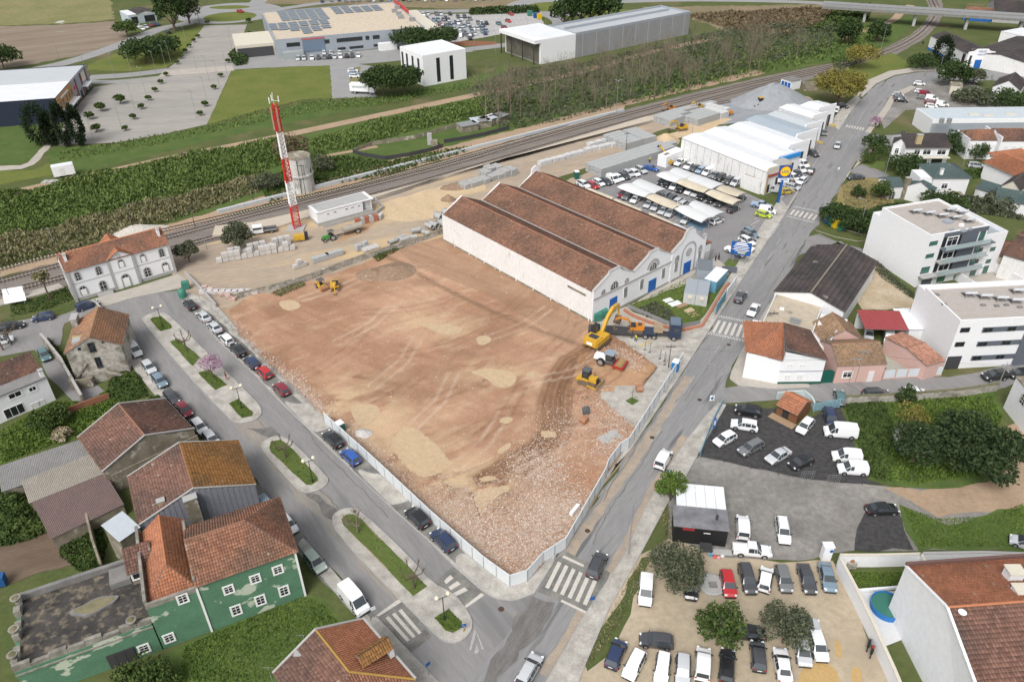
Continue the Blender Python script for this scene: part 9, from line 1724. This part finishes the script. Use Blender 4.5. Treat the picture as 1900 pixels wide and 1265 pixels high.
bl_=mk('blue_bay_paint',(.10,.20,.30),.8,(.16,.22,.28),1,.6);reg('blue_bays',[(1250,398),(1262,392),(1318,416),(1300,430),(1285,424)],bl_,.056,.1)
def globe_lamp(u,v,label):
 p=P(u,v);t=TH('street_lamp',label,'street lamp',(p[0],p[1],.2),.5,'twin globe street lamps');POLE=mk('dark_green_pole',(.02,.035,.03),.5);MB().tube((0,0,0),(0,0,.7),.14,.1).tube((0,0,.7),(0,0,4.3),.07,.05).bd('pole',POLE,t);MB().bar((-.75,0,4.2),(.75,0,4.2),.06,.06).bd('crossarm',POLE,t)
 for s in(-1,1):MB().lathe((s*.75,0,4.2),[(.08,0),(.12,.1),(.26,.22),(.3,.42),(.2,.62),(.03,.68)],12).bd('globe',mk('cream_globe',(.72,.66,.50),.3),t,smooth=True)
for q,l_ in[((303,608),'twin globe lamp on the topmost grass bed'),((449,759),'twin globe lamp on the round end bed of the long island'),((581,896),'twin globe lamp on the short middle island'),((825,1151),'twin globe lamp on the island nose by the zebra crossings')]:globe_lamp(*q,l_)
def lamp(u,v,h,label,heads=1,a=2.6,arm=1.6,r=.09,dark=False,wood=False):
 p=P(u,v);t=TH('street_lamp' if heads else 'utility_pole',label,'street lamp' if heads else 'pole',p);m_=DSTEEL if dark else STEEL
 MB().tube((0,0,0),(0,0,h),r,r*.55,n=7).bd('pole',m_ if not wood else mk('pole_wood',(.30,.27,.24),.9),t)
 for i in range(heads):b=a+2*math.pi*i/max(heads,1);d=(math.cos(b)*arm,math.sin(b)*arm);MB().bar((0,0,h-.1),(d[0],d[1],h+.15),.07,.07).bd('arm',m_,t);MB().box((d[0],d[1],h+.08),(.75,.3,.14),b).bd('lamp_head',STEEL,t)
 if not heads:MB().bar((-.9,0,h-.5),(.9,0,h-.5),.12,.12).bd('crossarm',m_,t)
lamp(1166,1029,9.5,'tall grey lamp beside the large cobbled crossing');lamp(1318,762,9.0,'tall grey lamp at the side street mouth');lamp(1143,215,11.5,'tall lamp with three heads beside the railway wall',3,arm=.8);lamp(384,462,6,'lamp beside the small olive tree at the station',1,arm=.4);lamp(104,462,5,'lamp beyond the rails left of the station',1,arm=.4);lamp(23,562,6,'lamp on the platform at the left edge',1,arm=.4);lamp(1634,95,11,'lamp at the railway bend',3,arm=.8);lamp(1744,128,9,'lamp at the lettered hall');lamp(1785,310,8,'lamp by the drive of the terraced houses');lamp(1640,330,9,'grey pole at the villa garden corner');lamp(1593,433,8.5,'leaning grey lamp behind the recycling bins');lamp(1280,282,9,'thin lamp in front of the stained warehouse wall',1,arm=.3)
lamp(250,431,8,'dark wooden pole beyond the rails behind the station',0,dark=True);lamp(362,421,5,'dark pole between the tracks right of the station',0,dark=True);lamp(568,365,9,'dark railway pole in front of the water tower',0,dark=True);lamp(1161,282,6,'dark pole in front of the broad beam stack',0,dark=True);lamp(1566,742,9,'first of the two crossing poles at the blue gate',0,wood=True);lamp(1578,738,10,'taller of the two poles at the blue gate',0,wood=True);lamp(1848,725,6,'short pole overgrown with ivy at the side street',0,wood=True);lamp(1240,683,5.2,'rusty post at the corner of the lorry yard',0,dark=True);lamp(1428,618,5,'pole at the flat roofed house',0,dark=True);lamp(110,110,8,'thin post on the road above the navy store',0);lamp(470,372,7,'dark railway pole left of the mast',0,dark=True)
for i,(u,v)in enumerate([(213,143),(245,142),(291,140),(225,235),(176,267),(250,203),(270,172),(318,120),(308,128),(365,220),(385,193),(407,160),(422,140),(345,78),(388,150),(430,92),(155,120),(365,130)]):lamp(u,v,9,f'thin lamp post of the plaza area, {ORD[i]} counting from the navy store',2 if i%3==0 else 1,arm=.9,r=.07)
for i,(u,v,h)in enumerate([(866,146,6),(805,150,8),(979,75,9),(880,95,9),(920,100,9),(930,60,9),(1012,60,8),(830,80,8)]):lamp(u,v,h,f'thin lamp post near the supermarket, {ORD[i]} of the scattered ones',1,arm=.8,r=.07)
t=TH('power_lines','thin overhead wires between the side street poles','wire',(0,0,0));
for A,B in(((1578,738,9.3),(1848,725,5.5)),((1578,738,9.0),(1428,618,4.6)),((1566,742,8.5),(1240,683,5))):
 a,b_=P(A[0],A[1]),P(B[0],B[1]);a[2]=A[2];b_[2]=B[2];mb=MB();pr_=None
 for i in range(13):s_=i/12;p=a*(1-s_)+b_*s_;p[2]-=1.0*4*s_*(1-s_)*.5;(mb.tube(pr_,p,.018,n=3,cap=False)if pr_ is not None else None);pr_=p
 mb.bd('wire',DSTEEL,t)
for o in COL.objects:
 if o.name=='box_lorry':text('santosevale',1.15,mk('print_green',(.03,.12,.09),.6),o,(3.6,-1.27,2.7),(math.pi/2,0,0))
def sign(u,v,h,label,kind,col,a=2.2,w_=.6):
 p=P(u,v);t=TH('road_sign',label,'sign',p,a);MB().tube((0,0,0),(0,0,h),.04,n=6).bd('post',STEEL,t)
 if kind=='round':MB().tube((.0,-.05,h-.3),(0,-.02,h-.3),w_/2,n=16).bd('sign_plate',col,t)
 else:MB().box((0,-.05,h-w_),(w_,.04,w_)).bd('sign_plate',col,t)
 return t
SBL=mk('sign_blue',(.015,.09,.30),.45)
for a_ in[(1405,622,2.6,'blue pedestrian crossing sign at the chequered crossing','sq',SBL,.2),(1518,403,2.6,'blue pedestrian sign at the upper chequered crossing','sq',SBL,.2),(1098,1128,2.3,'blue sign over a yellow plate at the large cobbled crossing','sq',SBL,.2),(1505,708,2.6,'round blue sign on the wall of the white corner house','round',SBL,0),(796,1253,2.6,'thin sign post by the zebra at the bottom','sq',SBL,.8),(695,1146,2.2,'white sign post beside the white panel van','sq',WHITE,.5),(1552,330,3.0,'pale sign at the lane below the villa','sq',WHITE,.2)]:sign(*a_)
p=P(861,1172);t=TH('keep_right_sign','blue keep right sign on a yellow black post at the island nose','sign',p,.3);MB().tube((0,0,0),(0,0,.9),.09,n=8).bd('bollard',mk('yellow_plastic',(.6,.45,.03),.5),t);MB().tube((0,-.06,1.3),(0,-.02,1.3),.35,n=16).bd('sign_plate',SBL,t);MB().bar((-.15,-.08,1.45),(.15,-.08,1.15),.06,.03).bd('arrow',INKW,t);[MB().tube((0,0,z),(0,0,z+.12),.095,n=8).bd('black_band',TRIM,t)for z in(.25,.55)]
p=P(1316,762);t=TH('bus_stop_sign','white and blue flag sign at the side street mouth','sign',p,.1);MB().tube((0,0,0),(0,0,3.2),.05).bd('post',STEEL,t);MB().box((.1,-.05,2.2),(.75,.05,1.1)).bd('sign_plate',WHITE,t);MB().box((.1,-.08,2.5),(.45,.03,.45)).bd('symbol',SBL,t)
p=P(1236,893);t=TH('direction_sign','blue direction sign at the young green tree','sign',p,0);MB().tube((0,0,0),(0,0,2.2),.05).bd('post',STEEL,t);MB().box((.1,-.05,1.8),(1.1,.05,.55)).bd('sign_plate',SBL,t);[MB().box((x,-.09,1.95),(.25,.02,.28)).bd('symbol',INKW,t)for x in(-.1,.3)]
p=P(1320,806);t=TH('feather_flag','blue feather flag by the pale blue railing','flag',p,.6);MB().tube((0,0,0),(0,0,3.6),.03).bd('pole',STEEL,t);mb=MB();mb.ext([(0,0,.9),(.75,0,1.1),(.8,0,2.6),(.4,0,3.4),(0,0,3.6)],(0,.03,0));mb.bd('flag_cloth',mk('flag_blue',(.05,.17,.50),.6),t);MB().box((.38,-.02,1.8),(.35,.02,.9)).bd('print',WHITE,t)
p=P(1443,377);t=TH('pole_sign','tall blue pole sign with yellow disc beside the workshops','sign',p,.05);MB().box((0,0,0),(.6,.5,6.2)).bd('pole',SBL,t);MB().box((.3,0,6.9),(3.0,.5,3.2)).bd('sign_box',SBL,t);c=MB().tube((.3,-.30,8.6),(.3,-.27,8.6),1.35,n=28).bd('red_ring',mk('sign_red',(.6,.02,.02),.4),t);MB().tube((.3,-.33,8.6),(.3,-.29,8.6),1.25,n=28).bd('yellow_disc',mk('sign_yellow',(.80,.55,.01),.4),t);text('LIDL',1.0,SBL,t,(.3,-.36,8.6),(math.pi/2,0,0));MB().box((.3,0,5.8),(2.8,.4,1.0)).bd('lower_panel',WHITE,t);MB().box((.3,-.22,6.2),(2.2,.02,.12)).box((.3,-.22,6.5),(1.8,.02,.12)).bd('print_lines',INKB,t,kind='stuff')
a,b_=P(1352,487),P(1386,492);t=TH('information_board','large blue information board on posts at the car park entrance','board',a,ang(a,b_));L=4.3
for x in(.8,L-.8):MB().box((x,0,0),(.15,.15,5.4)).bd('post',STEEL,t)
MB().box((L/2,-.12,2.3),(L,.1,3.1)).bd('board_panel',SBL,t);mb=MB()
for i,(z,w_)in enumerate([(5.0,2.2),(4.6,2.8),(4.2,3.4),(3.85,3.0),(3.5,3.6),(3.15,2.6)]):mb.box((L/2,-.19,z),(w_,.02,.14 if i>1 else .25))
mb.bd('print_lines',INKW,t,kind='stuff');MB().box((L/2+.2,-.2,2.6),(1.6,.02,.7)).bd('pale_field',mk('pale_print',(.4,.42,.35),.6),t)
t=TH('dark_info_panel','low dark panel board on the verge below the blue board','board',P(1352,508),-.2);MB().box((0,0,.5),(3.2,.15,1.3)).bd('panel',GLB,t);[MB().box((x,0,0),(.1,.1,.6)).bd('post',STEEL,t)for x in(-1.2,1.2)]
for i,(A,B,c)in enumerate([((1327,587),(1345,560),(.10,.22,.28)),((1346,558),(1364,533),(.62,.64,.66))]):
 a,b_=P(*A),P(*B);t=TH('poster_hoarding',['dark teal poster board on the pavement near the chequered crossing','pale poster board farther up the pavement'][i],'board',a,ang(a,b_));L=np.linalg.norm(b_-a);MB().box((L/2,0,.5),(L,.12,2.2)).bd('poster',mk('poster_'+['teal','pale'][i],c,.6,tuple(min(1,x*1.6)for x in c),.8,.8),t);[MB().box((x,.1,0),(.1,.1,2.8)).bd('post',STEEL,t)for x in(.2,L/2,L-.2)]
for i,(A,B,C)in enumerate([((12,572),(52,565),0),((10,560),(48,553),1)]):
 a,b_=P(*A),P(*B);t=TH('notice_board',['lower','upper'][i]+' white notice board beside the platform','board',a,ang(a,b_));L=np.linalg.norm(b_-a);MB().ext([(0,0,1.0),(L,0,1.0),(L,.9,2.4),(0,.9,2.4)],(0,0,.08)).bd('board_panel',WHITE,t);[MB().box((x,.4,0),(.12,.12,1.5)).bd('post',STEEL,t)for x in(.5,L-.5)]
def bin_(u,v,c,label,s=1.0,dome=False,rz=.3):
 p=P(u,v);t=TH('recycling_bin',label,'bin',(p[0],p[1],.1),rz);m_=mk('bin_'+label.split()[0],c,.5)
 if dome:MB().lathe((0,0,0),[(.75,0),(.85,.9),(.8,1.5),(.5,1.9),(.05,2.0)],14).bd('bank_body',m_,t,smooth=True)
 else:MB().box((0,0,.1),(1.4*s,1.1*s,1.4*s),taper=1.08).bd('bin_body',m_,t);MB().box((0,0,.1+1.4*s),(1.5*s,1.2*s,.15)).bd('lid',m_,t)
bin_(1536,414,(.02,.09,.25),'blue recycling bin, leftmost of the four at the corner',1.3);bin_(1544,418,(.03,.25,.20),'teal recycling bin, second of the four at the corner',1.3);bin_(1551,423,(.60,.42,.02),'yellow recycling bin, third of the four at the corner',1.3);bin_(1560,428,(.05,.20,.15),'green small bin, last of the four at the corner');bin_(340,552,(.01,.16,.08),'green round bottle bank at the end of the left street',1,True);bin_(346,536,(.02,.13,.07),'green box bin behind the bottle bank');bin_(1108,595,(.015,.06,.03),'green skip bin at the corner of the warehouse',1.05);bin_(1120,589,(.015,.06,.03),'green skip bin right of the other skip',1.05);bin_(983,30,(.03,.45,.15),'green container at the edge of the supermarket lot',1.5);bin_(1001,36,(.6,.42,.02),'yellow container at the edge of the supermarket lot',1.5);bin_(994,34,(.02,.1,.3),'blue container at the edge of the supermarket lot',1.5);bin_(3,1085,(.01,.08,.45),'blue barrel at the left edge by the vegetable plot')
for u,v,c,l_,rz in[(633,803,(.02,.12,.10),'green portable toilet with white roof inside the site fence',.75),(1252,688,(.02,.17,.42),'blue portable toilet with white roof at the fence end',1.1),(1070,332,(.02,.11,.09),'green portable toilet behind the warehouse roofs',.3)]:
 p=P(u,v);t=TH('portable_toilet',l_,'portable toilet',(p[0],p[1],.12),rz);MB().box((0,0,0),(1.15,1.15,2.0)).bd('cabin',mk('wc_'+str(u),c,.5),t);MB().box((0,0,2.0),(1.22,1.22,.25),taper=.8).bd('roof',WHITE,t);MB().box((0,-.6,.1),(.8,.04,1.8)).bd('door',mk('wc_'+str(u),c,.5),t)
for i,(u,v,l_)in enumerate([(1081,768,'upper loose excavator bucket on the rubble'),(1080,788,'rusty bucket below the other loose bucket'),(1187,730,'rusty bucket standing on the pale cobbles')]):t=TH('loose_bucket',l_,'bucket',(*P(u,v)[:2],.3),i*.8);MB().ext([(0,-.5,0),(1.0,-.5,.1),(1.1,-.5,.8),(.8,-.5,1.0),(.3,-.5,.9),(-.1,-.5,.5)],(0,1.1,0)).bd('bucket_shell',MATS['rusty_drum']if i else GREYM,t)
t=TH('metal_plate','bent grey sheet metal lying on the rubble','plate',(*P(1131,815)[:2],.3),.5);MB().box((0,0,0),(3.6,2.0,.12)).bd('sheet',CONC,t);MB().box((.5,.4,.14),(2.6,1.2,.1),.3).bd('sheet',CONC,t)
for i in range(6):u,v=[(1172,628),(1196,650),(1205,655),(1224,667),(1232,671),(1233,678)][i];t=TH('steel_rod',f'thin bent post on the lorry yard, {ORD[i]} from the left','post',(*P(u,v)[:2],.1));MB().tube((0,0,0),(.1,0,2.2),.04).bd('rod',DSTEEL,t);MB().box((0,0,0),(.5,.3,.08)).bd('foot',DSTEEL,t)
t=TH('young_tree_stake','thin bare sapling in a square bed on the pale cobbles','tree',(*P(1172,748)[:2],.12));mb=MB();mb.tube((0,0,0),(0,0,2.6),.04);rg=np.random.default_rng(4);[limb(mb,(0,0,1.4+.2*i),(rg.normal(),rg.normal(),2),1.0,.02,1,rg)for i in range(5)];mb.bd('trunk',BARK,t)
reg('tree_pit',[(1160,745),(1172,738),(1186,745),(1173,753)],G_dark,.18,.1)
mb=MB();a,b_=P(1185,645),P(1215,630);mb.bar((a[0],a[1],.18),(b_[0],b_[1],.18),.3,.01);mb.bd('yellow_line',YPAINT,kind='structure')
def skin(name,verts,edges,radii,mat,parent):
 me=bpy.data.meshes.new(name);me.from_pydata(verts,edges,[]);o=bpy.data.objects.new(name,me);COL.objects.link(o);m=o.modifiers.new('s','SKIN');
 for i,r in enumerate(radii):me.skin_vertices[0].data[i].radius=(r,r)
 me.skin_vertices[0].data[0].use_root=True;s=o.modifiers.new('u','SUBSURF');s.levels=1;s.render_levels=1;dg=bpy.context.evaluated_depsgraph_get();n=bpy.data.meshes.new_from_object(o.evaluated_get(dg));n.materials.clear();n.materials.append(mat);n.polygons.foreach_set('use_smooth',[True]*len(n.polygons));bpy.data.objects.remove(o);return link(name,n,parent)
SKIN=mk('skin',(.42,.25,.17),.6)
def person(u,v,label,top,legs,hair,a=0,step=.18,z=.1):
 p=P(u,v);t=TH('person',label,'person',(p[0],p[1],z),a);J=[(0,0,.95),(0,0,1.2),(0,0,1.42),(0,0,1.52),(0,.02,1.66),(0,.02,1.76),(.1,0,.92),(.11,step*.6,.5),(.11,step*.3,.08),(.11,step*.3+.14,.04),(-.1,0,.92),(-.11,-step*.4,.5),(-.11,-step,.08),(-.11,-step+.14,.04),(.2,0,1.40),(.25,-.05,1.12),(.25,.08,.88),(.25,.1,.80),(-.2,0,1.40),(-.25,.05,1.12),(-.25,.12,.9),(-.25,.15,.82)]
 E_=[(0,1),(1,2),(2,3),(3,4),(4,5),(0,6),(6,7),(7,8),(8,9),(0,10),(10,11),(11,12),(12,13),(2,14),(14,15),(15,16),(16,17),(2,18),(18,19),(19,20),(20,21)];R_=[.13,.13,.13,.055,.095,.08,.09,.06,.045,.04,.09,.06,.045,.04,.06,.042,.032,.028,.06,.042,.032,.028]
 skin('body',J,E_,R_,SKIN,t);sub=[0,1,2,14,15,16,18,19,20];ix={k:i for i,k in enumerate(sub)};skin('jacket',[J[k]for k in sub],[(ix[a_],ix[b2])for a_,b2 in E_ if a_ in ix and b2 in ix],[R_[k]+.028 for k in sub],mk('cloth_'+top[0],top[1],.8),t)
 sub=[0,6,7,8,10,11,12];ix={k:i for i,k in enumerate(sub)};skin('trousers',[J[k]for k in sub],[(ix[a_],ix[b2])for a_,b2 in E_ if a_ in ix and b2 in ix],[R_[k]+.022 for k in sub],mk('cloth_'+legs[0],legs[1],.85),t);MB().lathe((0,-.005,1.66),[(.1,0),(.115,.06),(.1,.13),(.05,.17),(.01,.18)],10).bd('hair' if hair[0]!='helmet' else 'helmet',mk('hair_'+hair[0],hair[1],.7),t,smooth=True)
BK=('black',(.02,.02,.022));person(1179,635,'worker in a yellow high visibility jacket beside the low loader',('hivis',(.55,.65,.05)),('navy',(.03,.04,.09)),('brown',(.05,.03,.02)),2.0);person(1327,485,'person dressed in black at the warehouse gate, left of two',BK,BK,BK,1.0);person(1333,483,'person dressed in black at the warehouse gate, right of two',BK,BK,BK,1.6);person(421,706,'person in a dark jacket and pink leggings walking on the long island',BK,('pink',(.5,.2,.2)),BK,2.4,z=.2);person(1205,303,'worker in a yellow vest beside the telehandler',('hivis',(.55,.65,.05)),BK,('helmet',(.7,.7,.7)),0);person(1630,237,'person in dark clothes on the villa corner',BK,BK,BK,.5)
